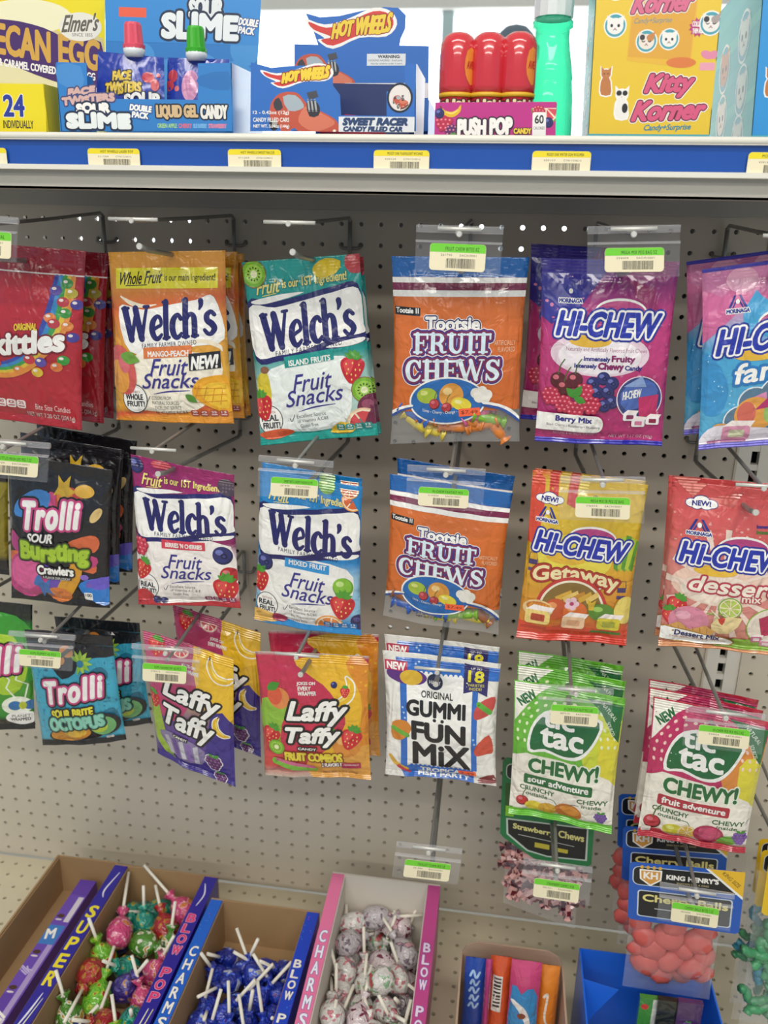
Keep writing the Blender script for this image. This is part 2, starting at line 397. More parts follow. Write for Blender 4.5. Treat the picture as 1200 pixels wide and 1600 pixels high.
    def stroke(a, pts, w, col, smooth=5, closed=False, raw=False, cap=True):
        P = [(p[0], p[1] if raw else p[1]*a.k, p[2] if len(p) > 2 else w) for p in pts]
        if smooth: P = smooth_pts(P, smooth, closed)
        V, T = a.ribbon(P, closed, cap); a.put(V, T, col)
    @staticmethod
    def ribbon(P, closed=False, cap=True):
        V = []; T = []; n = len(P)
        for i in range(n):
            p, q = (P[(i-1) % n], P[(i+1) % n]) if closed else (P[max(0, i-1)], P[min(n-1, i+1)])
            dx, dy = q[0]-p[0], q[1]-p[1]; L = math.hypot(dx, dy) or 1; nx, ny = -dy/L, dx/L; w = P[i][2]
            V += [(P[i][0]+nx*w, P[i][1]+ny*w), (P[i][0]-nx*w, P[i][1]-ny*w)]
        for i in range(n if closed else n-1):
            j = (i+1) % n; T += [(2*i, 2*i+1, 2*j+1), (2*i, 2*j+1, 2*j)]
        if cap and not closed:
            for e in (P[0], P[-1]):
                k = len(V); V += [(e[0]+e[2]*math.cos(q*math.pi/4), e[1]+e[2]*math.sin(q*math.pi/4)) for q in range(8)]
                T += [(k, k+i, k+i+1) for i in range(1, 7)]
        return V, T
    def _fit(a, V, bb, x0, y0, x1, y1, ital, slope, arc, rot, taper):
        bx0, by0, bx1, by1 = bb; k = a.k; Y0, Y1 = y0*k, y1*k
        sx = (x1-x0)/(bx1-bx0); sy = (Y1-Y0)/(by1-by0); out = []
        mx, my = (x0+x1)/2, (Y0+Y1)/2; cr, sr = math.cos(math.radians(rot)), math.sin(math.radians(rot))
        for x, y in V:
            X = x0+(x-bx0)*sx; Y = Y1-(y-by0)*sy; u = (X-x0)/(x1-x0)
            if taper: Y = my+(Y-my)*(1+taper*(u-0.5))
            X += ital*(Y1-Y)-ital*(Y1-Y0)/2
            Y += slope*(x1-x0)/100*(u-0.5)+arc*(2*u-1)**2
            if rot: X, Y = mx+(X-mx)*cr-(Y-my)*sr, my+(X-mx)*sr+(Y-my)*cr
            out.append((X, Y))
        return out
    def text(a, s, x0, y0, x1, y1, col, bold=0.0, ital=0.0, slope=0.0, arc=0.0, rot=0, out=(), taper=0.0, jig=0, sp=0.0, gap=None):
        """out: list of (colour, width) rings from outside in; bold: extra stroke weight"""
        bold *= .6; out = [(c, w*.85) for c, w in out]
        V = []; T = []; E = []; x = 0; rnd = random.Random(len(s)*7+jig)
        for ch in s:
            if ch == ' ' or ch not in GL: x += 0.3 if gap is None else gap; continue
            v, t, e, adv = GL[ch]; k = len(V); dy = rnd.uniform(-.06, .06) if jig else 0; sc = rnd.uniform(.94, 1.08) if jig else 1
            V += [(x+p[0], p[1]*sc+dy) for p in v]; T += [tuple(i+k for i in q) for q in t]; E += [(i+k, j+k) for i, j in e]; x += adv+sp
        bb = (min(p[0] for p in V), min(p[1] for p in V), max(p[0] for p in V), max(p[1] for p in V))
        V = a._fit(V, bb, x0, y0, x1, y1, ital, slope, arc, rot, taper)
        for c, w in out: v, t, p = a._ring(V, E, w); a.put(v, t, c, p)
        a.put(V, T, col)
        if bold: v, t, p = a._ring(V, E, bold, 0); a.put(v, t, col, p)
    @staticmethod
    def _ring(V, E, w, disc=1):
        RV = []; RT_ = []; seen = set(); PC = []; npc = 0
        for i, j in E:
            (ax, ay), (bx, by) = V[i], V[j]; dx, dy = bx-ax, by-ay; L = math.hypot(dx, dy)
            if L < 1e-6: continue
            nx, ny = -dy/L*w, dx/L*w; k = len(RV)
            RV += [(ax+nx, ay+ny), (ax-nx, ay-ny), (bx-nx, by-ny), (bx+nx, by+ny)]; RT_ += [(k, k+1, k+2), (k, k+2, k+3)]; PC += [npc]*4; npc += 1
            for q in (i, j):
                if q in seen: continue
                seen.add(q); k = len(RV); n = 8 if disc else 6
                RV += [(V[q][0]+w*math.cos(2*math.pi*m/n), V[q][1]+w*math.sin(2*math.pi*m/n)) for m in range(n)]
                RT_ += [(k, k+m, k+m+1) for m in range(1, n-1)]; PC += [npc]*n; npc += 1
        return RV, RT_, PC
    def letters(a, s, x0, y0, x1, y1, col, out=(), slope=0.0, arc=0.0, ital=0.0, sp=0.0):
        """stroke lettering from SF"""
        strokes = []; x = 0
        for ch in s:
            adv, S = SF[ch]
            for sm, pts in S:
                P = [(x+p[0], p[1], p[2]) for p in pts]
                strokes.append(smooth_pts(P, 4) if sm else P)
            x += adv+sp
        V = [(p[0], p[1]) for S in strokes for p in S]
        bb = (min(p[0] for p in V), 0, max(p[0] for p in V), max(p[1] for p in V))
        W = a._fit(V, bb, x0, y0, x1, y1, ital, slope, arc, 0, 0)
        sc = (x1-x0)/(bb[2]-bb[0]); sc = (sc+(y1-y0)*a.k/(bb[3]-bb[1]))/2
        i = 0; R = []
        for S in strokes: R.append([(W[i+k][0], W[i+k][1], S[k][2]*sc) for k in range(len(S))]); i += len(S)
        for c, w in list(out)+[(col, 0)]:
            VV = []; TT = []; PC = []
            for n_, S in enumerate(R):
                v, t = a.ribbon([(p[0], p[1], p[2]+w) for p in S]); k = len(VV); VV += v; TT += [tuple(q+k for q in z) for z in t]; PC += [n_]*len(v)
            a.put(VV, TT, c, PC)
    # ---- little pictures
    def leaf(a, x, y, L, rot, col='3f8f2c', wd=0.35):
        c, s = math.cos(math.radians(rot)), math.sin(math.radians(rot)); P = []
        for u, v in ((0, 0), (.25, wd*.8), (.55, wd), (.85, wd*.4), (1, 0), (.85, -wd*.4), (.55, -wd), (.25, -wd*.8)):
            X, Y = u*L, v*L*.8; P.append((x+X*c-Y*s, y+(X*s+Y*c)/a.k))
        a.poly(P, col, 2)
    def ball(a, x, y, r, col, hi=None, ry=None, rot=0, lo=None):
        ry = ry or r
        a.ell(x, y, r, ry, lo or col, rot); 
        if lo: a.ell(x-r*.08, y-ry*.1/a.k, r*.9, ry*.88, col, rot)
        if hi: a.ell(x-r*.3, y-ry*.35/a.k, r*.38, ry*.3, hi, rot)
    def strawberry(a, x, y, r, rot=0):
        c, s = math.cos(math.radians(rot)), math.sin(math.radians(rot))
        f = lambda u, v: (x+(u*c-v*s)*r, y+(u*s+v*c)*r/a.k)
        a.poly([f(*p) for p in ((-.95, -.5), (-.5, -.95), (.5, -.95), (.95, -.5), (.75, .3), (.25, 1.05), (-.25, 1.05), (-.75, .3))], 'c8202c', 3)
        a.poly([f(*p) for p in ((-.75, -.45), (-.3, -.8), (.1, -.7), (-.1, .2), (-.4, .4))], 'e04848', 3)
        for u, v in ((-.5, -.4), (0, -.5), (.5, -.4), (-.3, 0), (.25, 0), (.6, .0), (-.05, .4), (.3, .45), (-.4, .35), (0, .8)): a.ell(*f(u, v), r*.06, r*.1, 'f2d27a', rot, 6)
        for q in (-150, -115, -80, -50, -20): 
            X, Y = f(0, -.85); a.leaf(X, Y, r*.75, q+rot, '4f9a2e')
    def blueberry(a, x, y, r):
        a.ball(x, y, r, '2b2c6e', '6d74b8', lo='1a1a4c'); a.ell(x+r*.15, y+.05*r/a.k, r*.35, r*.3, '12123a', 20, 10); a.ell(x+r*.15, y+.05*r/a.k, r*.18, r*.15, '3a3f86', 20, 8)
    def kiwi(a, x, y, r):
        a.ell(x, y, r, r, '8a6a3a'); a.ell(x, y, r*.93, r*.93, '79b52c'); a.ell(x, y, r*.7, r*.7, '9ccc48')
        for i in range(12):
            q = i*math.pi/6; a.ell(x+r*.45*math.cos(q), y+r*.45*math.sin(q)/a.k, r*.09, r*.05, '20180e', math.degrees(q), 6)
        a.ell(x, y, r*.27, r*.27, 'eef0c0')
    def slice(a, x, y, r, col='e8622c', a0=0, a1=360, rind='f0a040'):
        a.ell(x, y, r, r, rind, 0, 26, a0, a1); a.ell(x, y, r*.9, r*.9, 'f7e6c8', 0, 26, a0, a1)
        n = max(2, int((a1-a0)/45)); st = (a1-a0)/n
        for i in range(n):
            q0, q1 = math.radians(a0+st*i+4), math.radians(a0+st*(i+1)-4); m = (q0+q1)/2
            a.poly([(x+r*.08*math.cos(m), y+r*.08*math.sin(m)/a.k)]+[(x+r*.82*math.cos(q), y+r*.82*math.sin(q)/a.k) for q in (q0, m, q1)], col)
    def banana(a, x, y, L, rot=0, halo=True):
        c, s = math.cos(math.radians(rot)), math.sin(math.radians(rot))
        f = lambda u, v, w: (x+(u*c-v*s)*L, y+(u*s+v*c)*L/a.k, w*L)
        P = [(-.5, -.18, .03), (-.35, .05, .1), (0, .2, .13), (.35, .08, .1), (.5, -.15, .03)]
        if halo: a.stroke([f(u, v, w+.05) for u, v, w in P], 1, 'f7f1e4')
        a.stroke([f(u, v, w) for u, v, w in P], 1, 'e9b921'); a.stroke([f(u, v-.05, w*.3) for u, v, w in P[1:-1]], 1, 'f7dc6a')
        a.stroke([f(-.5, -.18, .03), f(-.56, -.3, .025)], 1, '6b4a1a')
    def grapes(a, x, y, r, halo=True, col='5a2660'):
        B = [(-.6, -.5), (0, -.55), (.6, -.45), (-.75, 0), (-.2, 0), (.35, .02), (.8, .0), (-.45, .45), (.1, .5), (.55, .45), (-.15, .85), (.3, .9)]
        if halo:
            for u, v in B: a.ell(x+u*r, y+v*r/a.k, r*.46, r*.46, 'f4eef0')
        for u, v in B: a.ball(x+u*r, y+v*r/a.k, r*.34, col, '9a6aa4')
        a.leaf(x, y-r*.7/a.k, r*.9, -30); a.leaf(x, y-r*.7/a.k, r*.8, -140)
    def cherry(a, x, y, r, col='8e1024'):
        a.ball(x, y, r, col, 'd8707c', lo='5a0818'); a.stroke([(x, y-r*.8/a.k), (x+r*.2, y-r*1.8/a.k), (x+r*.7, y-r*2.6/a.k)], r*.07, '4a6a20')
    def raspberry(a, x, y, r, col='c22a4a'):
        for u, v in ((-.5, -.6), (0, -.7), (.5, -.6), (-.75, -.15), (-.25, -.2), (.25, -.2), (.75, -.15), (-.6, .3), (0, .3), (.55, .3), (-.3, .7), (.28, .7)):
            a.ball(x+u*r, y+v*r/a.k, r*.33, col, 'ee8a9c', lo='8e1632')
    def nutrition(a, x0, y0, x1, y1, n, col, bg):
        w = (x1-x0)/n
        for i in range(n):
            a.rect(x0+i*w+.3, y0, x0+(i+1)*w-.3, y1, bg, rad=w*.2); a.text(('90', '0', '25', '13')[i % 4], x0+i*w+w*.25, y0+(y1-y0)*.15, x0+(i+1)*w-w*.25, y0+(y1-y0)*.5, col, bold=.1)
            a.rect(x0+i*w+w*.2, y0+(y1-y0)*.68, x0+(i+1)*w-w*.2, y0+(y1-y0)*.8, col)
    def shot(a, x0, y0, x1, y1, txt, col='ff6a3d'):     # fluorescent price sticker
        a.poly([(x0, y0+.8), (x1, y0), (x1+.4, y1-.8), (x0+.4, y1)], ink(col, .6, 0)); a.text(txt, x0+(x1-x0)*.12, y0+(y1-y0)*.3, x0+(x1-x0)*.9, y0+(y1-y0)*.75, '7a2a10', slope=-3)

# ------------------------------------------------------------------ bags
BAGS = {}
def bag(key, name, label, group, q, Y, mat, art, B=0.011, seal=(0.075, 0.05), clear_from=None, seed=1, loc_only=False, waist=0.035, cat='candy bag', nu=24, wr=1.0, edge=None):
    Ys = Y if isinstance(Y, (list, tuple)) else [Y]*4
    C = [PY(p[0], p[1], y) for p, y in zip(q, Ys)]
    base = (C[2]+C[3])/2; root = thing(name, label, cat, base, group)
    C = [c-base for c in C]
    t0, t1 = seal[0], 1-seal[1]; sd = seed*7.31
    su = [i/nu for i in range(nu+1)]
    tv = [t0*i/9 for i in range(9)]+[t0+(t1-t0)*i/32 for i in range(33)]+[t1+(1-t1)*i/7 for i in range(1, 8)]
    def wob(u, v): return noise.noise(Vector((u*2.6+sd, v*3.3, sd*.3)))
    def fn(u, v):
        a = min(1, max(0, (v-t0)/(t1-t0))); a2 = a**1.15
        ps = max(0, math.sin(math.pi*u))**0.55; pt = max(0, math.sin(math.pi*a2))**0.6
        h = B*ps*pt
        edgef = min(1, 6*u, 6*(1-u)); body = min(1, 5*a, 5*(1-a)) if 0 < a < 1 else 0
        h += wr*0.0030*wob(u, v)*edgef*(0.35+0.65*body)
        h += wr*0.0016*math.cos(u*23+sd+2*wob(u, .2))*math.exp(-abs(v-t0)/.16)*edgef*(1 if v > t0 else .4)
        h += wr*0.0013*math.cos(u*19+sd*2)*math.exp(-abs(v-t1)/.1)*edgef
        h += 0.003*math.sin(u*5.2+sd)*(v**3)+0.002*math.sin(u*4.1+sd*1.7)*((1-v)**3)
        if v < t0*.97: h += 0.0004*math.cos(v/t0*9*math.pi)
        elif v > t1+.004: h += 0.0004*math.cos((v-t1)/(1-t1)*7*math.pi)
        return h
    S = Surf(C, fn, su, tv, waist)
    def back(u, v):
        a = min(1, max(0, (v-t0)/(t1-t0)))
        return fn(u, v)-B*1.7*max(0, math.sin(math.pi*u))**0.6*max(0, math.sin(math.pi*a))**0.7-0.0003
    n1 = len(su); V = []; UV = []
    rag = lambda u, v: 0.0
    for v in tv:
        for u in su: V.append(S.base(u, v)+S.n*fn(u, v)); UV.append((u, v))
    for v in tv:
        for u in su: V.append(S.base(u, v)+S.n*back(u, v)); UV.append((u, v))
    F = []; MI = []; off = n1*len(tv)
    for j in range(len(tv)-1):
        tm = (tv[j]+tv[j+1])/2; m = 1 if clear_from and tm > clear_from else 0
        for i in range(nu):
            p = j*n1+i; F.append((p, p+n1, p+n1+1, p+1)); MI.append(m)
            p += off; F.append((p, p+1, p+n1+1, p+n1)); MI.append(m)
        for i in (0, nu):
            p = j*n1+i; F.append((p, p+n1, p+n1+off, p+off) if i else (p, p+off, p+n1+off, p+n1)); MI.append(m)
    for i in range(nu):
        F.append((i, i+1, i+1+off, i+off)); MI.append(0); p = (len(tv)-1)*n1+i; F.append((p, p+off, p+off+1, p+1)); MI.append(1 if clear_from else 0)
    obj('film', V, F, [mat, clear()] if clear_from else [mat], root, MI, True, UV)
    a = Art(S, root); art(a); a.end()
    BAGS[key] = dict(root=root, q=q, Y=Ys, S=S, base=base)
    return root
def behind(key, label, px, Y, corner=0, rot=0.0, tilt=0.0):
    """another bag of the same kind further back on the hook; px = where that corner shows"""
    b = BAGS[key]; r = copy_tree(b['root'])
    p0 = PY(*b['q'][corner], b['Y'][corner]); d = PY(*px, Y)-p0
    r.location = b['base']+d; r.rotation_euler = (0, tilt, rot); r['label'] = label
    return r
# ------------------------------------------------------------------ the setting
P_ = 0.0254
M_wall = solid('painted_steel_beige', 'd2c8b6', 0.42, var=0.04, scale=9, bump=0.03)
M_white = solid('painted_steel_cream', 'e6e2d6', 0.4, var=0.03, scale=15)
M_dark = solid('cavity_shade', '2a2a2c', 0.9)  # near-black colour stands in for the shade behind holes and slots
def pegboard(x0c, x1c, r0, r1):
    V = []; F = []; R = 0.0031; n = 10
    ring = [(math.cos(2*math.pi*k/n+.31)*R, math.sin(2*math.pi*k/n+.31)*R) for k in range(n)]
    h = P_/2
    # outline of a cell, n points matched to the ring
    def sq(q):
        c, s = math.cos(q), math.sin(q); m = max(abs(c), abs(s)); return (c/m*h, s/m*h)
    cor = [(h, h), (-h, h), (-h, -h), (h, -h)]
    for r in range(r0, r1+1):
        for c in range(x0c, x1c+1):
            cx, cz = c*P_, -r*P_; k = len(V)
            V += [(cx+x, 0, cz+z) for x, z in ring]+[(cx+x, 0.006, cz+z) for x, z in ring]+[(cx+x, 0, cz+z) for x, z in cor]
            C = 2*n+k
            # four fans: ring points by nearest corner
            ang = [(2*math.pi*i/n+.31) % (2*math.pi) for i in range(n)]
            near = [int(a//(math.pi/2)) for a in ang]
            for i in range(n):
                j = (i+1) % n
                F.append((k+i, k+j, C+near[i]))
                if near[i] != near[j]: F.append((k+j, C+near[j], C+near[i]))
                F.append((k+i, k+i+n, k+j+n, k+j))
    return V, F
V, F = pegboard(-32, 18, 1, 42)
wall = struct(obj('wall_back', V, F, M_wall))
# solid strips above the first row and below the last, so that the sheet is closed
mb = MB(); mb.box((-32.5*P_, 0, -0.5*P_), (18.5*P_, 0.006, 0.02))
mb.build('head_rail', M_wall, wall)
# second bay of pegboard to the right of the upright, same rows
V2, F2 = pegboard(0, 12, 1, 42)
dx = 0.535
w2 = struct(obj('wall_right_bay', [(x+dx, y, z) for x, y, z in V2], F2, M_wall))
mb = MB(); mb.box((dx-.0127, 0, -0.5*P_), (dx+12.5*P_, 0.006, 0.02)); mb.build('head_rail', M_wall, w2)
# slotted upright between the two bays
xa, xb = 18.5*P_, dx-.0127
mb = MB(); up = thing('trim_1', '', 'upright'); del up['label']; del up['category']; struct(up)
sx0, sx1 = xa+0.020, xa+0.030
mb.box((xa, 0.001, -1.09), (sx0, 0.012, 0.02)); mb.box((sx1, 0.001, -1.09), (xb, 0.012, 0.02))
z = 0.02; k = 0
while z > -1.09:
    mb.box((sx0, 0.002, z-0.008), (sx1, 0.012, z)); z -= 0.0254
mb.build('slotted_post', M_white, up)
mb = MB(); mb.box((xa, 0.03, -1.09), (xb, 0.034, 0.02)); mb.build('post_back', M_dark, up)
mb = MB(); mb.box((xb-0.004, -0.002, -1.09), (xb, 0.002, 0.02)); mb.box((xa, -0.002, -1.09), (xa+0.003, 0.002, 0.02)); mb.build('post_edge', M_wall, up)
# added dark sheet behind the pegboard; gaps placed to make some holes bright
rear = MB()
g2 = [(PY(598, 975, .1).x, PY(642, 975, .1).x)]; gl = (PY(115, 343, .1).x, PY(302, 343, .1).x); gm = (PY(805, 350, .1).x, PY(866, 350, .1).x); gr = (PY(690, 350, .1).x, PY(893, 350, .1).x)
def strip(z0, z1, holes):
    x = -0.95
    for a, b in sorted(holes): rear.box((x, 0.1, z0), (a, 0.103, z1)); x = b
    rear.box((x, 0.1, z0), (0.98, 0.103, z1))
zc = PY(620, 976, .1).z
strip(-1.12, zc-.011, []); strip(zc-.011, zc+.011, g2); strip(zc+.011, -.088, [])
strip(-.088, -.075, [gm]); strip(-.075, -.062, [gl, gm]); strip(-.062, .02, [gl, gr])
struct(rear.build('hole_backing', M_dark))
# base deck, perforated
DZ = -1.08
deck = thing('base_deck', 'beige perforated steel base deck under the boxes of lollipops', 'shelf', (0.05, -0.25, DZ))
M_deck = solid('deck_paint', 'd0c5ab', 0.45, var=0.05, scale=12)
V = []; F = []
Vp, Fp = pegboard(-34, 34, 0, 19)
obj('deck_plate', [(x, -0.022+z, -y) for x, y, z in Vp], Fp, M_deck, deck)
for o in deck.children:
    o.matrix_parent_inverse = Matrix.Translation(-deck.location) if False else Matrix.Identity(4)
    o.location = (-0.05, 0.25, 0)
mb = MB(); mb.box((-0.95, -0.26, -0.16), (0.85, -0.255, -0.02)); mb.box((-0.95, 0.24, -0.012), (0.85, 0.2455, -0.0001)); mb.build('kick_plate', M_deck, deck)
mb = MB(); mb.box((-0.95, -0.25, -0.05), (0.85, 0.24, -0.045)); mb.build('under_plate', M_dark, deck)
mb = MB(); mb.box((-4, -5, DZ-0.17), (4, 4.2, DZ-0.16)); struct(mb.build('floor', solid('floor_tile', 'b9b3a8', 0.35, var=0.1, scale=3)))
# daylight behind the gondola: shop window with pale mullion
mb = MB(); mb.box((-4, 3.6, -1.2), (4, 3.61, 1.02)); struct(mb.build('window_1', glow('bright_window', 'f6fbff', 2.6)))
def col_at(px, Y, z0, z1, w, name, mat, d=.05):
    x = PY(px, 100, Y).x; mb = MB(); mb.box((x-w/2, Y, z0), (x+w/2, Y+d, z1)); return mb.build(name, mat)
struct(col_at(697, 3.5, -1.2, 1.2, 0.055, 'trim_2', solid('mullion_paint', 'b9cfd0', 0.5)))
mb = MB(); mb.box((-4, 3.45, 1.0), (4, 3.7, 1.7)); struct(mb.build('trim_3', solid('plaster', 'e8e6df', 0.8, bump=0.2, scale=40)))
mb = MB(); mb.box((-4, -6, 1.7), (4, 4.2, 1.75)); struct(mb.build('ceiling', solid('ceiling_tile', 'e8e4da', 0.8, var=0.05, scale=8)))

# ------------------------------------------------------------------ the upper shelf
YF = -0.30
sh = thing('shop_shelf', 'cream steel shelf with blue price strip above the hanging sweets', 'shelf', (0, -0.15, 0))
def sbox(name, a, b, mat):
    mb = MB(); mb.box((a[0], a[1]+.15, a[2]), (b[0], b[1]+.15, b[2])); return mb.build(name, mat, sh)
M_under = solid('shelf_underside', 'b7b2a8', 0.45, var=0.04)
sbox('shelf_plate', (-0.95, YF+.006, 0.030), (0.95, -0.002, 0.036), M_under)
sbox('upper_lip', (-0.95, YF-.001, 0.0415), (0.95, YF+.008, 0.0480), M_white)
mb = MB(); mb.tube([(-.95, YF+.151, .0448), (.95, YF+.151, .0448)], .0033, 8); mb.build('lip_bead', M_white, sh, True)
sbox('lower_lip', (-0.95, YF-.003, 0.0150), (0.95, YF+.006, 0.0195), M_white)
sbox('price_strip', (-0.95, YF+.0025, 0.0175), (0.95, YF+.005, 0.043), solid('blue_strip', '1d4fa8', 0.12, coat=1.0, var=0.05, scale=3))
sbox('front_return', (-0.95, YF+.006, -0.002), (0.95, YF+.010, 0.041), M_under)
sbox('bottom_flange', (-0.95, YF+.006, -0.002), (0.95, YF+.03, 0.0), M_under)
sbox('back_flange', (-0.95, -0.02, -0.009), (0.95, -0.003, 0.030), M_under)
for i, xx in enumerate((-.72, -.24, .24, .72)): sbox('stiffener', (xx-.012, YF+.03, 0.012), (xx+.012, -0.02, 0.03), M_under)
SZ = 0.036        # shelf top

def barcode(a, x0, y0, x1, y1, n=26, seed=1):
    r = random.Random(seed); x = x0
    while x < x1:
        w = r.choice((.6, .6, 1.1, 1.7))*(x1-x0)/70
        a.rect(x, y0, min(x+w, x1), y1, '2a2624'); x += w+r.choice((.7, .7, 1.2))*(x1-x0)/70
def price_card(C, parent, band, lines, seed, cut=False):
    """paper price label: C = corners; parent holds it"""
    S = Surf(C)
    mb = MB(); n = S.n
    rp = []
    W, H = S.w, S.h; r = 0.003
    for cx, cy, q in ((W-r, r, -90), (W-r, H-r, 0), (r, H-r, 90), (r, r, 180)):
        for i in range(4):
            t = math.radians(q+30*i); rp.append(((cx+r*math.cos(t))/W, (cy+r*math.sin(t))/H))
    V = [S.pos(u, v) for u, v in rp]+[S.pos(u, v, -0.0004) for u, v in rp]; k = len(rp)
    F = [tuple(range(k-1, -1, -1)), tuple(range(k, 2*k))]+[(i, (i+1) % k, (i+1) % k+k, i+k) for i in range(k)]
    o = obj('price_label', V, F, solid('label_paper', 'f3e8c6', 0.55), parent)
    a = Art(S, o, 0, .5); a.begin('colour_band')
    if cut: a.poly([(.5, 28), (.5, 9), (3, 2), (8, .5), (92, .5), (97, 2), (99.5, 9), (99.5, 28)], band)
    else: a.poly([(.5, 32), (.5, 9), (3, 2), (8, .5), (92, .5), (97, 2), (99.5, 9), (99.5, 32)], band)
    a.begin('lettering')
    y = (9, 22) if cut else (12, 26)
    a.text(lines[0], 28 if not cut else 25, y[0], 88, y[1], '3a4a22', bold=.12, sp=.12)
    a.text(lines[1], 20, 38, 40, 46, '4a4438', sp=.1); a.text(lines[2], 54, 38, 84, 46, '4a4438', sp=.1)
    a.begin('barcode'); barcode(a, 30, 54, 82, 90 if not cut else 97, seed=seed); a.end()
    return o
# yellow tags in the blue strip
tags = [((-70, 10), 'MOSSY OAK CANDY', '511190'), ((137, 218), 'HOT WHEELS LASER POP', '511204'), ((356, 439), 'HOT WHEELS SWEET RACER', '511203'), ((584, 671), 'MOSSY OAK FLASHLIGHT W/CAND', '430124'), ((832, 924), 'MOSSY OAK WATER GUN W/GUMBA', '430157'), ((1170, 1258), 'MOSSY OAK WALKIE', '430161')]
where = ['below the yellow egg carton', 'below the slime pouch carton', 'below the small toy car carton', 'below the push lollipop tray', 'below the green bottle', 'below the last kitten carton']
for i, ((xa_, xb_), nm, num) in enumerate(tags):
    p = [PY(xa_, 240, YF-.0005), PY(xb_, 240, YF-.0005)]
    z1 = PY((xa_+xb_)/2, 231+.006*(xa_+xb_)/2, YF).z; z0 = 0.0172
    t = thing('shelf_price_tag', 'cream and yellow barcode tag in the blue strip '+where[i], 'price tag', ((p[0].x+p[1].x)/2, YF, z0), 'yellow price tags on the shelf edge')
    w = (p[1].x-p[0].x)/2
    price_card([(-w, -.0006, z1-z0), (w, -.0006, z1-z0), (w, -.0006, 0), (-w, -.0006, 0)], t, 'f2dc1e', (nm, num, 'CTN/12/0012'), 40+i, True)

# ------------------------------------------------------------------ peg hooks and label holders
M_wire = solid('galvanised_wire', '8f8e8a', 0.35, 0.45)
M_tip = solid('wire_tip', 'd9d7d0', 0.35, 0.3)
def hook(px, label, L=0.30, bar=True, lower=None, group='double wire peg hooks', wallz=None):
    """px = tip of the upper (label) wire in the photograph; the root snaps to two peg holes"""
    T = PY(px[0], px[1], -L)
    c = round(T.x/P_-.5)+.5; r = round(-T.z/P_+.5)
    rx, rz = c*P_, -r*P_
    root = thing('peg_hook', label, 'peg hook', (rx, 0, rz), group)
    tx, tz = T.x-rx, T.z-rz
    mb = MB(); mb.tube([(-.0127, .012, .004), (-.0127, 0, 0), (-.0118, -.005, -.003), (-.008, -.0065, -.004), (.008, -.0065, -.004), (.0118, -.005, -.003), (.0127, 0, 0), (.0127, .012, .004)], .0022, 8)
    mb.tube([(0, -.0085, .030), (0, -.0085, -.028)], .0026, 8)
    mb.build('wall_bracket', M_wire, root, True)
    up = [(0, -.0085, .026), (0, -.010, .030), (0.0002, -.016, .0325), (tx*.5, -L*.5, .030+(tz-.028)*.5), (tx, -L+.004, tz), (tx, -L, tz)]
    mb = MB(); mb.tube(up, .0021, 8); w = mb.build('label_wire', M_wire, root, True)
    mb = MB(); mb.lathe([(.0022, 0), (.0028, .001), (.0022, .003)], (tx, -L-.0025, tz), 10, axis=(0, 1, 0)); mb.build('wire_tip', M_tip, w)
    if bar:
        mb = MB(); mb.tube([(tx-.025, -L+.003, tz+.0015), (tx+.025, -L+.003, tz+.0015)], .0018, 8); mb.build('crossbar', M_tip, root, True)
    lx, lz = tx+.002, tz-.030
    if lower: q = PY(lower[0], lower[1], -L+.012); lx, lz = q.x-rx, q.z-rz
    lo = [(0, -.0085, -.02), (0, -.011, -.0255), (.0, -.018, -.0275), (lx*.4, -L*.4, -.0275+(lz-.004+.0275)*.4), (lx*.9, -L*.9, lz-.004), (lx, -L+.012, lz)]
    mb = MB(); mb.tube(lo, .0027, 8); w = mb.build('product_wire', M_wire, root, True)
    mb = MB(); mb.lathe([(.0028, 0), (.0034, .001), (.0028, .003)], (lx, -L+.009, lz), 10, axis=(0, 1, 0)); mb.build('wire_tip', M_tip, w)
    root['_tip'] = (rx+tx, -L, rz+tz)
    return root
M_hold = clear('dfe2e8', 0.0, 0.08, 0)
def holder(q, label, lines, L=0.305, seed=1, lab=(.33, .38, .83, .93)):
    """clear flip-up label holder; q = px corners TL, TR, BR, BL"""
    C = [PY(p[0], p[1], -L-.004) for p in q]; base = (C[2]+C[3])/2
    root = thing('label_holder', label, 'label holder', base, 'clear label holders on the hooks'); C = [c-base for c in C]
    S = Surf(C)
    def slab(name, u0, v0, u1, v1, d0, d1, mat):
        P = [(u0, v0), (u1, v0), (u1, v1), (u0, v1)]
        V = [S.pos(u, v, d0) for u, v in P]+[S.pos(u, v, d1) for u, v in P]
        return obj(name, V, [(3, 2, 1, 0), (4, 5, 6, 7), (0, 1, 5, 4), (1, 2, 6, 5), (2, 3, 7, 6), (3, 0, 4, 7)], mat, root)
    slab('back_plate', 0, 0, 1, 1, -.0008, 0, M_hold)
    slab('front_flap', 0, .33, 1, 1, .0012, .0019, M_hold)
    slab('fold_rib', 0, .30, 1, .35, .0, .0030, clear('f4f4f8', .14, .1, 0))
    mb = MB(); mb.tube([S.pos(0, .06), S.pos(1, .06)], .0034, 10); mb.build('hinge_tube', clear('f0f0f4', .08, .08, 0), root, True)
    mb = MB(); mb.tube([S.pos(.25, .05, .002), S.pos(.75, .05, .002)], .0017, 8); mb.build('crossbar', M_tip, root, True)
    mb = MB(); mb.lathe([(.0022, -.004), (.003, .003), (.0022, .005)], S.pos(.5, .16), 10, axis=S.n); mb.build('wire_clip', M_tip, root)
    u0, v0, u1, v1 = lab
    price_card([*[S.pos(u, v, .0026) for u, v in ((u0, v0), (u1, v0), (u1, v1), (u0, v1))]], root, '74d335', lines, seed)
    return root
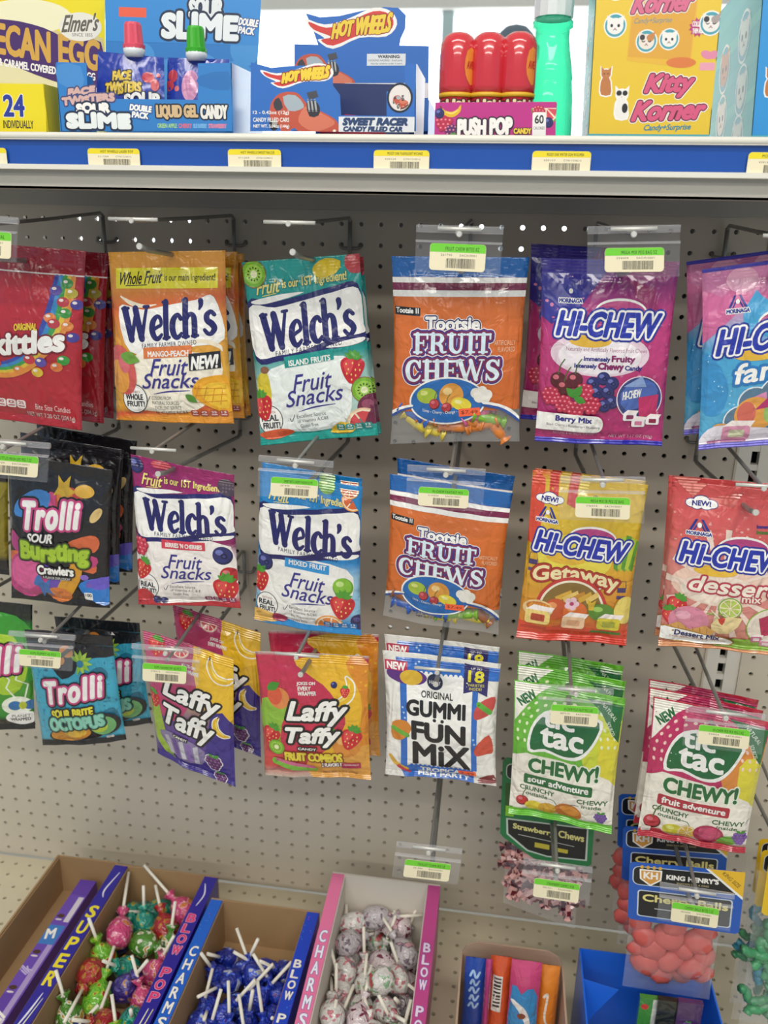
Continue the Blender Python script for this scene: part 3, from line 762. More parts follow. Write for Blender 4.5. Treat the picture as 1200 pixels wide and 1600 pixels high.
# ------------------------------------------------------------------ printed designs
NAVY = '1f1b63'; CREAM = 'f4efe4'; WH = 'f7f4ee'
def welch(a, head, head_col, flavor, fl_bg, acc, circle, lines, fruits, slope=-6, kind=1):
    sl = slope
    if kind == 0:                                   # mango-peach layout
        a.begin('claim_band'); a.rect(6, 9, 94, 20.5, 'e8dc2a')
        a.text('Whole Fruit', 9, 11, 47, 18, '241a1a', ital=.25, bold=.25, slope=-4); a.text('is our main ingredient!', 49, 12.5, 92, 17.5, '241a1a', bold=.1)
        a.stroke([(15, 19), (34, 18.4)], .35, '241a1a')
        a.begin('white_panel'); a.poly([(8, 31), (30, 32.5), (55, 29.5), (76, 27), (91, 25.5), (98, 49), (75, 53), (52, 56), (17, 57)], WH, 4)
        a.stroke([(10, 25, .6), (20, 29, 1.8), (32, 30.5, 1.2), (42, 29.5, .3)], 1, 'f3e6cc'); a.stroke([(66, 52.5, .4), (80, 50, 1.4), (93, 53, 1.7), (96, 56, .5)], 1, 'f3e6cc')
    else:
        a.begin('white_panel')
        a.poly([(0, 21), (25, 21.5), (50, 19), (75, 16), (97, 15.5), (99, 38), (99.5, 46), (70, 49), (45, 52), (25, 53), (3, 52)], NAVY, 4)
        a.poly([(4, 20.6), (30, 18), (52, 17.6), (30, 21), (12, 22.5)], WH, 3)
        a.poly([(1, 24), (25, 24.5), (50, 22), (75, 19), (97, 18), (99, 37), (99, 41.5), (72, 43.5), (45, 48.5), (25, 50), (3, 49.5)], WH, 4)
        a.poly([(66, 47.6), (82, 45), (98, 44), (97, 46.3), (84, 48)], WH, 3)
        a.begin('claim_lettering'); a.text('Fruit', 11, 10 if sl else 8, 31, 17 if sl else 15, 'f1e07a', ital=.25, bold=.35, slope=sl, out=[(head_col, .9)]); a.text(head, 33, 9.4, 88, 15.2, 'f1e07a', bold=.3, slope=sl*.9, out=[(head_col, .9)])
        a.stroke([(15, 18.3), (27, 17.2)], .3, 'f1e07a')
    y0 = 28 if kind == 0 else 24
    a.begin('brand_logo', "navy serif brand lettering"); a.letters("Welch's", 11, y0, 91, y0+21, NAVY, [(NAVY, .55)], slope=sl*1.7)
    a.text('FAMILY FARMER OWNED', 28, 50.8, 76, 53.4, '2a2650', slope=sl*1.6, sp=.12) if kind == 0 else a.text('FAMILY FARMER OWNED', 22, 46.0, 80, 48.6, '2a2650', slope=sl*1.5, sp=.12)
    a.begin('flavour_band'); a.rect(29, 54.5 if kind == 0 else 51, 72, 61 if kind == 0 else 57, fl_bg, slope=sl); a.text(flavor, 33, 56 if kind == 0 else 52.4, 69, 59.2 if kind == 0 else 55.4, WH, bold=.3, slope=sl)
    a.begin('product_name'); a.text('Fruit', 36, 60.5, 68, 70.5, '35308a', ital=.3, bold=.25, slope=sl); a.text('Snacks', 28, 69, 76, 78.2, '35308a', ital=.3, bold=.25, slope=sl)
    a.stroke([(36, 82.2, .2), (50, 80.2, .7), (68, 79.4, .3)], 1, '35308a')
    a.begin('small_print'); a.stroke([(28, 85.6), (29.4, 87.4), (32.5, 83.6)], .3, '2a2a3a')
    for i, l in enumerate(lines): a.text(l, 34 if i < 2 else 36, 83.4+i*3.0, 34+min(36, 1.55*len(l)), 85.6+i*3.0, '3a3a44', slope=sl*.6)
    a.begin('seal_badge'); a.ell(circle, 85.5, 11, 12.5, '2a2a3a'); a.ell(circle, 85.5, 10.3, 11.8, WH)
    a.text('MADE WITH', circle-5, 80.4, circle+5, 82, 'a04a3a'); a.text('WHOLE' if kind == 0 else 'REAL', circle-8, 82.6, circle+7, 86, '20202c', bold=.35); a.text('FRUIT!', circle-7, 87, circle+8, 90.3, '20202c', bold=.35)
    a.begin('fruit_pictures'); fruits(a)
    a.begin('nutrition_boxes'); a.nutrition(66, 91.5, 97, 95.3, 4, WH, acc)
# ---- Welch's mango peach
def art_mango(a):
    a.begin('lower_panel'); a.poly([(24, 58), (60, 56), (92, 60), (92, 76), (70, 92), (28, 93), (10, 90), (14, 70)], 'f7eeda', 4)
    def fr(a):
        a.ell(9, 68, 12, 21, 'd05a54', -14); a.ell(6, 72, 9, 14, 'e39a40', -14); a.ell(11, 64, 5, 8, 'd86a70', -14); a.leaf(8, 59, 18, 15, '6fa23a')
        a.poly([(70, 82), (74, 74), (84, 71), (99, 72), (100, 92), (84, 90)], 'e8a41c', 3); a.poly([(76, 80), (84, 75), (98, 76), (98, 90), (84, 88)], 'f2c233', 2)
        for i in range(4): a.stroke([(76+i*6, 76+i), (72+i*6.5, 84+i*1.3)], .3, 'cf8518', 0); 
        for i in range(3): a.stroke([(72, 78+i*4.3), (97, 78+i*3.8)], .3, 'cf8518', 0)
        a.leaf(64, 82, 11, 35, '4f8a2c')
        a.rect(69, 57.5, 94.5, 67.5, '1b1b20', slope=-6); a.text('NEW!', 71.5, 58.6, 92, 66.2, WH, bold=.8, ital=.15, slope=-8)
    welch(a, '', '', 'MANGO-PEACH', 'dd7a3c', 'b84a3a', 19, ['COLORS FROM', 'NATURAL SOURCES', 'EXCELLENT SOURCE', 'OF VITAMINS A,C & E'], fr, -5, 0)
def art_island(a):
    a.begin('lower_panel'); a.poly([(16, 57), (80, 53), (84, 70), (72, 92), (20, 92), (8, 74)], 'eef3ee', 4)
    def fr(a):
        a.kiwi(9, 6.5, 11); a.poly([(62, 4), (72, 1), (84, 3), (80, 9), (66, 11), (60, 8)], 'e2c52e', 2); a.ball(96, 4, 9, 'b83a44', 'd8747a')
        a.poly([(2, 62), (12, 59), (14, 74), (4, 76)], 'd9c42f', 3); a.ell(10, 57.5, 4, 3, '8a5a3a'); a.strawberry(5, 78, 10, -10)
        a.strawberry(86, 61, 10.5, 10); a.kiwi(94, 73, 11); a.ball(99, 84, 13, '6e1c3e', '9a4a66'); a.slice(90, 93, 15, 'd8484e', 180, 300, 'ecc9a0')
        a.poly([(60, 96), (70, 90), (82, 93), (78, 97)], 'e0b82a', 2); a.poly([(0, 93), (20, 91), (30, 94), (10, 97)], 'd8592e', 3)
    welch(a, 'is our 1ST Ingredient!', '0e7a74', 'ISLAND FRUITS', '17958c', '15938c', 11, ['Excellent Source', 'of Vitamins A,C&E', 'Gluten Free'], fr)
def art_berries(a):
    a.begin('lower_panel'); a.poly([(8, 50), (96, 52), (98, 90), (70, 96), (8, 94)], 'f4ece6', 3)
    def fr(a):
        a.blueberry(5, 6, 7); a.ball(30, 3, 10, 'c23a4c', 'dc7a84', 4); a.ell(94, 10, 10, 8, '4a3a4a', 20)
        for i in range(10): a.ell(90+(i % 4)*3, 8+(i//4)*2.4, 1.1, 1.1, '6c5a64')
        a.raspberry(6, 58, 8.5, 'd23a50'); a.strawberry(7, 74, 9, 20); a.blueberry(88, 59, 9.5); a.ball(93, 74, 9, 'b81e28', 'e07a7c'); a.strawberry(88, 86, 13, 8)
        a.poly([(0, 90), (10, 88), (18, 94), (2, 97)], 'c23038', 3); a.blueberry(20, 95, 4); a.blueberry(27, 95.5, 3.5)
    welch(a, 'is our 1ST Ingredient!', '7a1458', "BERRIES 'N CHERRIES", 'd23a4e', '8a1c58', 12, ['Excellent Source', 'of Vitamins A,C & E', 'Gluten Free'], fr, -2)
def art_mixed(a):
    a.begin('lower_panel'); a.poly([(12, 52), (88, 54), (90, 80), (70, 95), (18, 92), (4, 74)], 'f3f0ea', 4)
    def fr(a):
        a.slice(88, 3, 9, 'd8642c', 0, 180); a.slice(92, 9, 11, 'd8642c', 60, 190); a.ball(66, 3, 8, '7cb83a', 'b8dc7a')
        a.blueberry(9, 57, 8); a.leaf(6, 63, 6, -60); a.strawberry(4, 70, 10, -8)
        a.ball(85, 66, 9.5, '86bf35', 'c6e38a', lo='6aa028'); a.strawberry(84, 80, 12, 5); a.ball(99, 90, 8, '2c2458', '544a86'); a.slice(72, 96, 14, 'e8863a', 180, 330)
        a.poly([(0, 90), (22, 92), (32, 94), (24, 97), (0, 99)], 'e3b45c', 3); a.poly([(20, 91), (32, 93), (28, 97), (18, 96)], 'a83050', 3)
    welch(a, 'is our 1ST Ingredient!', '0f6fb4', 'MIXED FRUIT', '2d93d6', '1d74b8', 12, ['Excellent Source', 'of Vitamins A,C&E', 'No Preservatives', 'Gluten Free'], fr, 3)
# ---- fruit chews
def art_chews(a):
    a.begin('header_stripes'); a.rect(0, 10.5, 100, 14, WH); a.rect(0, 13.2, 100, 17, '7d1c46'); a.rect(0, 17, 100, 20.3, WH)
    a.begin('corner_mark'); a.rect(1.5, 25.2, 21.5, 29.4, '17130f', slope=4); a.text('Tootsie', 2.5, 26, 16, 28.6, WH, bold=.3, slope=4); a.rect(18, 26.2, 18.7, 28.9, WH); a.rect(19.6, 26.2, 20.3, 28.9, WH)
    a.begin('brand_lettering'); a.text('Tootsie', 26, 30.8, 67, 37.4, WH, bold=.9, out=[(WH, 2.3), ('2a2062', 1.7)])
    O = [('f3dfd8', 3.1), ('2a2a88', 2.4), ('7a1f52', 1.5)]
    a.begin('product_lettering', 'white slab lettering ringed in blue and maroon'); a.letters('FRUIT', 17, 39.5, 76, 49.5, 'd9ecf6', O); a.letters('CHEWS', 12, 53.2, 83, 64.5, 'e4f2f8', O)
    a.begin('fruit_medallion'); a.ell(44, 75.6, 30, 18.5, WH, n=40); a.ell(44, 75.6, 28.6, 17.2, '1767b2', n=40)
    a.ball(28, 72.4, 8, 'a8bf3a', 'd8e07c', 6); a.ball(47, 72.5, 9.5, 'e09a3c', 'f3cf8c'); a.cherry(34, 77.2, 4.2, 'b8343c'); a.cherry(43.5, 79.3, 4, 'b8343c'); a.ball(55, 77.5, 8, 'ecd83a', 'f7f0a4', 5, 15)
    for dx, dy, r in ((0, 0, 4), (5, -1, 4), (9, 1, 4), (3, 2.2, 4.5), (8, 3, 3.5)): a.ell(66+dx, 71.4+dy, r, r, 'f0ebe0')
    a.text('Lime - Cherry - Orange - Lemon', 25, 81.2, 60, 83.4, WH, arc=-2.4)
    a.begin('lower_swoosh'); a.poly([(0, 81), (8, 78.5), (16, 77.3), (16.5, 78.6), (9, 80), (0, 83)], WH, 2); a.poly([(0, 83), (8, 80), (16, 78.6), (16, 79.6), (8, 81.2), (0, 84.5)], '2b4f9c', 2)
    a.poly([(72, 76), (84, 77.6), (94, 81), (100, 85.5), (100, 87.2), (93, 82.6), (84, 79.2), (72, 77.6)], WH, 2); a.poly([(72, 77.6), (84, 79.2), (93, 82.6), (100, 87.2), (100, 88.8), (92, 84), (84, 80.8), (72, 79)], '2b4f9c', 2)
    a.begin('side_print'); a.text('ARTIFICIALLY', 79, 43, 95, 45.6, 'f6c8a0'); a.text('FLAVORED', 82, 46.6, 95, 49.2, 'f6c8a0')
    a.begin('net_weight'); a.text('NET WT 7 OZ (198 g)', 29, 93.2, 57, 95.4, '1c1a18', bold=.1)
    a.begin('price_sticker', 'orange price sticker'); a.shot(53, 79.5, 69.5, 84.8, '$7.49')
# ---- HI-CHEW
def hichew(a, x0, y0, x1, y1, slope=0):
    a.begin('brand_logo', 'blue slanted lettering with white and blue rims')
    a.ell((x0+x1)/2+8, y0+1, (x1-x0)*.24, 10, WH, n=30); a.ell((x0+x1)/2+8, y0+1.6, (x1-x0)*.23, 9, 'b8407c', n=30); a.ell((x0+x1)/2-14, y1+.5, (x1-x0)*.2, 5, 'e8b83a', n=24)
    a.text('HI-CHEW', x0+3, y0+1.5, x1-4, y1-2, '2433a8', bold=1.5, ital=.22, slope=slope, out=[('1e2c98', 4.6), ('1e2c98', 4.0), (WH, 2.9)])
def morinaga(a, x, y, w=17):
    k = a.k; a.begin('maker_mark')
    for sx in (-1, 1):
        a.poly([(x+sx*w*.06, y-5.2/k*1.2), (x+sx*w*.16, y-5.2/k*1.2), (x+sx*w*.42, y+3/k), (x+sx*w*.30, y+3/k)], '1f2f8c'); a.poly([(x+sx*w*.02, y-3/k), (x+sx*w*.08, y-3/k), (x+sx*w*.26, y+3/k), (x+sx*w*.18, y+3/k)], '1f2f8c')
    a.ell(x, y-1.5/k, w*.09, w*.11, WH); a.text('MORINAGA', x-w*.5, y+4/k, x+w*.5, y+7/k, '1f2f8c', bold=.35, out=[(WH, .9)])
def cloud_new(a, x, y, w=18):
    a.begin('new_badge')
    for dx, dy, r in ((-.32, 0, .2), (0, -.06, .27), (.32, 0, .2), (-.14, .06, .2), (.15, .06, .2)): a.ell(x+dx*w, y+dy*w/a.k, r*w*1.06, r*w*.72, '2a3a8c')
    for dx, dy, r in ((-.32, 0, .2), (0, -.06, .27), (.32, 0, .2), (-.14, .06, .2), (.15, .06, .2)): a.ell(x+dx*w, y+dy*w/a.k, r*w*.95, r*w*.62, WH)
    a.text('NEW!', x-w*.3, y-1.3, x+w*.3, y+1.3, '2a2a8c', bold=.4, ital=.1)
def chewbit(a, x, y, w, c, c2, rot=-12):
    k = a.k; a.poly([(x-w, y-w*.5/k), (x-w*.4, y-w*1.0/k), (x+w*1.2, y-w*.9/k), (x+w*.9, y-w*.4/k)], 'fbeee8'); a.rect(x-w, y-w*.55/k, x+w*.9, y+w*.6/k, c, rad=w*.25); a.rect(x-w*.55, y-w*.25/k, x+w*.5, y+w*.35/k, c2, rad=w*.12)
def art_hberry(a):
    a.begin('colour_facets')
    a.poly([(0, 0), (54, 0), (30, 24), (8, 34), (0, 30)], '3a3494'); a.poly([(18, 8), (26, 17), (12, 17)], '4a44a6'); a.poly([(54, 0), (100, 0), (96, 12), (60, 14)], '8e2a72'); a.poly([(66, 10), (84, 14), (92, 34), (76, 26)], '9e2a66')
    r = random.Random(4)
    for i in range(60): a.ell(r.uniform(4, 98), r.uniform(18, 92), r.uniform(.5, 1.6), r.uniform(.5, 1.6), r.choice(('d06a9a', 'dc86ac', 'c85a90')), n=8)
    a.begin('white_glow'); a.ell(46, 49, 38, 17, 'ecd2de', n=36); a.ell(46, 50, 32, 14, 'f6ecf0', n=36)
    a.begin('claim_lettering'); a.text('Naturally and Artificially Flavored Fruit Chews', 20, 45.5, 82, 48.3, 'a86a88'); a.text('Immensely', 34, 50.4, 54, 53.4, '2c2a84', bold=.35); a.text('Fruity', 55.5, 49.6, 73, 53.6, '8a1c62', bold=.6); a.text('Intensely', 27, 54.4, 44, 57.2, '2c2a84', bold=.35); a.text('Chewy', 45.5, 53.6, 64.5, 58, '8a1c62', bold=.7); a.text('Candy', 66, 54.6, 79, 57.8, '2c2a84', bold=.35)
    hichew(a, 11, 25.5, 93, 41.5, 0); morinaga(a, 22, 17.5)
    a.begin('fruit_pictures')
    for x, y in ((15, 64), (28, 63.5), (20, 68)): a.cherry(x, y, 6.2, '5e1824')
    for x, y in ((42, 65), (50, 62), (57, 64.5), (46, 70), (54, 69.5), (58, 75), (52, 77)): a.blueberry(x, y, 5.2)
    for x, y in ((10, 73), (36, 70), (20, 77), (30, 80), (42, 77)): a.raspberry(x, y, 7)
    a.leaf(30, 73, 11, -140); a.leaf(28, 73, 11, -60); a.leaf(28, 73, 10, 20)
    a.begin('inset_picture'); a.ell(79, 72.5, 18, 17.5, 'f4e2ea', n=34); a.ell(79, 72.5, 17.2, 16.7, '34407e', n=34)
    a.poly([(64, 70), (76, 62), (90, 64), (92, 72), (70, 80)], '4c68b4', 2); a.poly([(66, 66), (80, 60), (84, 66)], '8ea6d4'); a.text('HI-CHEW', 66, 68, 80, 72.5, WH, slope=-20, bold=.3); a.poly([(78, 72), (94, 70), (93, 82), (80, 83)], 'c42c66', 1)
    for x, y, c in ((73, 83, '8a2a5a'), (80, 86.5, 'd87a9c'), (91, 85, '8e1840')): chewbit(a, x, y, 5.5, 'f7f0f2', c)
    a.begin('flavour_pill'); a.rect(-6, 82, 52, 92, WH, rad=6, slope=2); a.text('Berry Mix', 15, 84, 43, 87.8, '2c2a84', bold=.5, slope=3); a.text('Black Cherry - Raspberry - Blueberry', 8, 88.6, 50, 90.4, '4a2a52', slope=3)
    a.begin('small_print'); a.text('NATURAL & ARTIFICIAL FLAVORS', 14, 93.4, 46, 95, 'e0b0c8'); a.text('NET WT 3.17 OZ (90g)', 58, 94, 92, 96.2, 'e8c6d6')
    a.begin('blue_hem'); a.rect(0, 97.2, 100, 100, '2522b4')
def art_hfantasy(a):
    a.begin('colour_shapes'); a.poly([(0, 12), (14, 16), (26, 11), (40, 18), (56, 11), (74, 18), (100, 9), (100, 30), (60, 26), (30, 22), (0, 40)], 'd46a9c', 2); a.poly([(40, 14), (52, 22), (100, 14), (100, 40), (30, 36)], '4aa6d8', 2)
    for x, y, r in ((30, 8, 12), (66, 8, 14), (96, 12, 14)): a.ell(x, y, r, r*.8, 'e8a8c4')
    a.poly([(0, 46), (12, 52), (20, 66), (14, 80), (0, 76)], '3a92cc', 3); rr = random.Random(8)
    for i in range(40): a.ell(rr.uniform(3, 98), rr.uniform(36, 76), .5, .5, 'cfeaf4', n=6)
    hichew(a, 9, 30, 100, 47, -6); morinaga(a, 26, 20)
    a.begin('flavour_lettering'); a.text('fantasy', 24, 50, 98, 64, WH, bold=.9, ital=.15, slope=-10, out=[('2b78bc', 3.2)]); a.text('mix', 70, 63, 88, 68, WH, bold=.5, out=[('2b78bc', 2)])
    a.begin('window_scallop')
    for x, y, r in ((40, 74, 12), (58, 71, 15), (78, 72, 15), (30, 84, 12)): a.ell(x, y, r+1, r+1, 'eef4f6')
    for x, y, r in ((40, 74, 12), (58, 71, 15), (78, 72, 15), (30, 84, 12)): a.ell(x, y, r, r, '5a7a94')
    a.poly([(34, 72), (48, 68), (50, 80), (36, 82)], 'd88ab4'); a.poly([(66, 68), (80, 70), (76, 80), (64, 78)], 'd88ab4')
    a.begin('dessert_pictures'); a.ball(40, 81, 15, 'e8a24a', 'f0c67a'); a.ell(34, 80, 7, 10, 'd86a5a'); a.ell(52, 80, 5, 9, '9cc26a'); a.poly([(40, 78), (50, 71), (66, 70), (60, 76)], 'b82a6a', 1)
    a.poly([(58, 74), (82, 73), (80, 90), (60, 90)], '4fb4c0'); a.poly([(66, 74), (72, 74), (71, 90), (66, 90)], 'a0d8dc'); a.poly([(10, 86), (18, 85), (24, 88), (12, 91)], 'dca060', 2)
    a.begin('white_base'); a.poly([(0, 94), (6, 88), (20, 86), (60, 90), (100, 90), (100, 97), (0, 98)], 'ece4ee', 2); chewbit(a, 28, 91, 11, 'e49ab8', 'd8d8b4'); chewbit(a, 74, 90.5, 11, 'a8c0d6', 'd6d834'); a.rect(6, 95, 36, 96.5, 'a8608c', rad=1.4)
    a.begin('blue_hem'); a.rect(0, 96.8, 100, 100, '7a72d8'); a.begin('top_hem'); a.rect(0, 0, 100, 2, '4a46b0')
def art_getaway(a):
    a.begin('balloon_stripes')
    for i, c in enumerate(('c8342c', 'd9b83a', 'c8342c', 'e3c84a')): a.poly([(16+i*9, 0), (24+i*9, 0), (24+i*8, 18), (16+i*8, 16)], c)
    a.poly([(0, 4), (12, 4), (10, 34), (0, 40)], 'd84a30', 2)
    for i in range(5): a.poly([(78+i*5, 30+abs(i-2)*1.5), (83+i*5, 30+abs(i-1.5)*1.5), (84+i*3.4, 52), (80+i*3.4, 50)], ('5c9a34', 'b8c83a')[i % 2])
    for x, y in ((7, 50), (90, 62)):
        a.rect(x-4, y, x+4, y+3, '4a3a6a'); a.stroke([(x-4, y), (x-3, y-4), (x+3, y-4), (x+4, y)], .3, '3a3050', 0); a.rect(x-4, y+5, x+4, y+7, '5a4a7a')
    a.begin('glow'); a.ell(44, 46, 34, 22, 'e8d44a', n=32)
    cloud_new(a, 17, 14.5, 24); morinaga(a, 16, 23, 19); hichew(a, 6, 32, 94, 46.5, 4)
    a.begin('flavour_lettering'); a.text('Getaway', 8, 50.5, 86, 61.5, 'f7e6b0', bold=1.0, arc=7, slope=3, out=[('8e2a1c', 3.6), ('b8382a', 2.6)]); a.text('mix', 54, 61, 71, 65.5, WH, bold=.5, slope=8, out=[('b8382a', 1.6)])
    a.begin('window'); a.ell(46, 78, 33, 33, 'c83a34', n=34, a0=180, a1=360); a.ell(46, 78, 30, 30, 'f4ead0', n=34, a0=180, a1=360); a.ell(46, 78, 28, 28, '8a6a2e', n=34, a0=180, a1=360)
    for i in range(5): a.poly([(30+i*7, 70), (44+i*6, 65), (46+i*6, 68), (32+i*7, 73)], ('d8a83a', 'e8c46a', 'c88a2c')[i % 3])
    a.begin('fruit_pictures'); a.ball(32, 78, 11, 'c8542a', 'e8945a'); a.ball(50, 79, 11, 'dc6a2c', 'f0a05c'); a.ball(74, 78, 12, '5c8a2c', '9cc05a', 9); a.ell(16, 79, 14, 9, 'e8c48a'); a.ell(16, 77.6, 11, 5, 'c8742c')
    for i in range(7): a.stroke([(8+i*3, 78), (10+i*2.6, 76)], .9, 'e0952e', 0)
    for q in range(5): a.ell(46+4*math.cos(q*1.256), 73.5+4*math.sin(q*1.256)/a.k, 3, 3, 'f0c8d4')
    a.ell(46, 73.5, 2, 2, 'b83a6a'); a.poly([(60, 70), (64, 72), (68, 70), (66, 77), (62, 77)], 'd8b02c', 1); a.ell(95, 76, 10, 14, 'e8d06a')
    a.begin('red_ground'); a.poly([(0, 88), (20, 91), (50, 88), (80, 92), (100, 90), (100, 100), (0, 100)], 'd84a2c', 2)
    chewbit(a, 17, 84, 12, 'eed07a', 'b8442c'); chewbit(a, 50, 86, 11, 'f2c8a0', 'e0a880'); chewbit(a, 82, 85.5, 11, 'd8c83a', 'a8a83a')
    a.rect(2, 90.6, 26, 92.4, 'b83a24', rad=1.2); a.rect(66, 91.2, 94, 93, '4a7a2c', rad=1.2); a.begin('bottom_seal'); a.rect(0, 94.6, 100, 100, 'dc3e2a')
def art_dessert(a):
    a.begin('sparkle'); r = random.Random(5)
    for i in range(70): a.ell(r.uniform(3, 98), r.uniform(12, 62), r.uniform(.4, 1.5), r.uniform(.4, 1.5), r.choice(('e49a94', 'e8aaa0', 'd8746c')), n=8)
    a.poly([(4, 0), (30, 0), (18, 8)], 'dc7a70'); a.poly([(30, 8), (60, 3), (52, 12)], 'c85a54')
    a.begin('glow'); a.ell(48, 57, 44, 20, 'ecc8b4', n=32); a.ell(44, 60, 32, 14, 'f2e2d0', n=32)
    for q in range(16): a.poly([(46, 58), (46+46*math.cos(q*.393), 58+34*math.sin(q*.393)), (46+46*math.cos(q*.393+.12), 58+34*math.sin(q*.393+.12))], 'eed4c4')
    cloud_new(a, 25, 11, 26); morinaga(a, 24, 24, 21); hichew(a, 8, 33, 100, 48, 5)
    a.begin('claim_lettering'); a.text('Immensely Fruity', 72, 20, 97, 22.6, '2c2a84', bold=.3); a.text('Intensely Chewy', 72, 23, 97, 26, '4a7a2c', bold=.3)
    a.begin('flavour_lettering'); a.text('dessert', 20, 53, 94, 62, 'f6ead8', bold=.9, ital=.3, slope=3, out=[('b83a4c', 2.6)]); a.text('mix', 64, 62, 80, 66, 'f6ead8', bold=.4, slope=3, out=[('b83a4c', 1.4)])
    a.begin('dessert_pictures'); a.slice(55, 70.5, 10, 'b8cc5a', rind='7ca834'); a.strawberry(10, 73, 9, 20); a.strawberry(8, 80, 8, -20)
    for i in range(9): a.stroke([(34+i*3, 77-(i % 3)*2), (42+i*2.4, 74+(i % 4)*1.6)], .5, ('cfd08a', '8aa84a', 'e8e2c0')[i % 3], 0)
    a.poly([(44, 78), (66, 76), (56, 88), (42, 86)], 'ecd49a', 2); a.poly([(46, 78), (52, 77), (50, 82)], 'c83a2c', 2)
    a.ball(22, 81, 17, 'd8869c', 'e8a8b8', 14); a.poly([(4, 86), (14, 82), (24, 87), (36, 83), (46, 87), (40, 91), (8, 91)], 'dca45a', 1)
    for i in range(6): a.stroke([(8+i*6, 85), (12+i*5.4, 90)], .3, 'b87a34', 0)
    a.ell(92, 82, 22, 19, '8ab43a', n=32); a.ell(92, 82, 21, 18, 'ecdccc', n=32); a.poly([(80, 76), (92, 73), (96, 86), (84, 88)], 'b82c54', 1); a.poly([(94, 76), (100, 76), (100, 88), (96, 88)], '9a2a6c', 1)
    a.begin('green_ground'); a.poly([(50, 96), (62, 91), (100, 90), (100, 98.5), (50, 98.5)], '8ab43a', 2)
    for x, y, c in ((80, 90, 'c86a8c'), (88, 93, 'd890a4'), (98, 92, 'a8c86a')): chewbit(a, x, y, 5, c, 'f0d8d8')
    a.begin('flavour_pill'); a.poly([(0, 86), (10, 86), (40, 89.5), (60, 92), (62, 95.5), (55, 97), (30, 97), (0, 94.5)], 'a8782c', 2); a.poly([(0, 86.6), (10, 86.6), (40, 90.1), (59, 92.4), (61, 95.2), (54, 96.5), (30, 96.4), (0, 94)], WH, 2)
    a.text('Dessert Mix', 12, 89, 50, 92.4, '2c2a6c', bold=.5, slope=10); a.text('Candy Apple - Strawberry - Key Lime', 8, 92.6, 56, 94.2, 'b84a4a', slope=8); a.begin('bottom_seal'); a.poly([(0, 96), (50, 98), (100, 97.4), (100, 100), (0, 100)], 'e09a6a')
# ---- Trolli
def trolli(a, x0, y0, x1, y1, slope=-12):
    a.begin('brand_logo', 'white bubble letters rimmed in pink and black'); a.text('Trolli', x0, y0, x1, y1, 'f2e6ea', bold=2.6, slope=slope, sp=.1, ital=.08, out=[('17131a', 6.4), ('c8407c', 4.2)]); a.text('Trolli', x0, y0, x1, y1, WH, bold=1.2, slope=slope, sp=.1, ital=.08)
def art_crawlers(a):
    a.begin('splashes', 'neon splash shapes on black')
    a.poly([(44, 20), (52, 24), (60, 32), (66, 24), (72, 30), (66, 40), (52, 42), (44, 34), (36, 30)], 'c8447c', 3); a.poly([(30, 20), (44, 22), (40, 34), (30, 38), (8, 40), (10, 30)], '3f7ec2', 3); a.ell(62, 25, 13, 14, 'b8403c', 20); a.ell(58, 22, 8, 9, 'd87a34'); a.ell(76, 17, 9, 6, 'd8a83a')
    a.poly([(50, 9), (56, 13), (62, 8), (62, 15), (68, 18), (60, 22), (58, 27), (53, 21), (47, 22), (51, 16)], 'c8a026', 3); a.ell(88, 32, 4, 8, 'd8b878', 30)
    a.poly([(60, 54), (84, 46), (92, 50), (88, 58), (70, 62), (88, 66), (86, 74), (60, 66)], 'd8683c', 3); a.poly([(62, 58), (90, 62), (84, 70)], 'c03e78', 3); a.poly([(4, 50), (14, 56), (22, 60), (14, 66), (2, 60)], 'b03a7c', 3); a.poly([(0, 66), (10, 64), (20, 68), (4, 74)], 'd86a3c', 3)
    a.ell(20, 80, 22, 24, 'c23a7e', 20); a.ell(18, 78, 16, 18, 'd85a94', 20); a.poly([(36, 70), (52, 74), (56, 84), (50, 90), (40, 88), (44, 80)], '6a4ab0', 3)
    a.stroke([(72, 66, 5), (68, 76, 7), (60, 86, 8), (56, 91, 7)], 1, 'd89a2c'); a.ell(52, 92, 13, 8, 'dc7a34'); a.poly([(72, 84), (84, 78), (100, 80), (100, 97), (84, 95)], '2f7ed0', 3); a.poly([(80, 80), (100, 76), (100, 84), (88, 86)], '6a5ac8', 3)
    a.poly([(32, 78), (38, 84), (44, 80), (42, 88), (46, 94), (38, 92), (34, 96), (32, 88), (26, 86)], '3a72b8', 3); a.ell(78, 77, 4, 3, '8a6ac8'); a.ell(82, 83, 3, 2.4, '7a5ab8')
    trolli(a, 16, 27, 72, 45, -14)
    a.begin('flavour_lettering'); a.text('SOUR', 22, 49, 48, 55, WH, bold=.7, ital=.2, slope=-8, jig=1, out=[('17131a', 2)]); a.text('Bursting', 15, 55, 82, 70, 'a8c832', bold=2.0, slope=-5, jig=2, out=[('14120e', 4.4), ('5a7a14', 2.8)]); a.text('Crawlers', 32, 70.5, 68, 77, WH, bold=.9, slope=-4, jig=3, out=[('17131a', 2.4)]); a.rect(36, 77.6, 66, 80.4, '17131a', slope=-2); a.text('A FLAVOR EXPLOSION!', 37, 78.2, 65, 80, WH, slope=-2)
    a.begin('calorie_box'); a.rect(77, 88.6, 85, 94.5, WH, rad=1.2); a.text('100', 78.2, 89.4, 84, 91.8, '17131a', bold=.2)
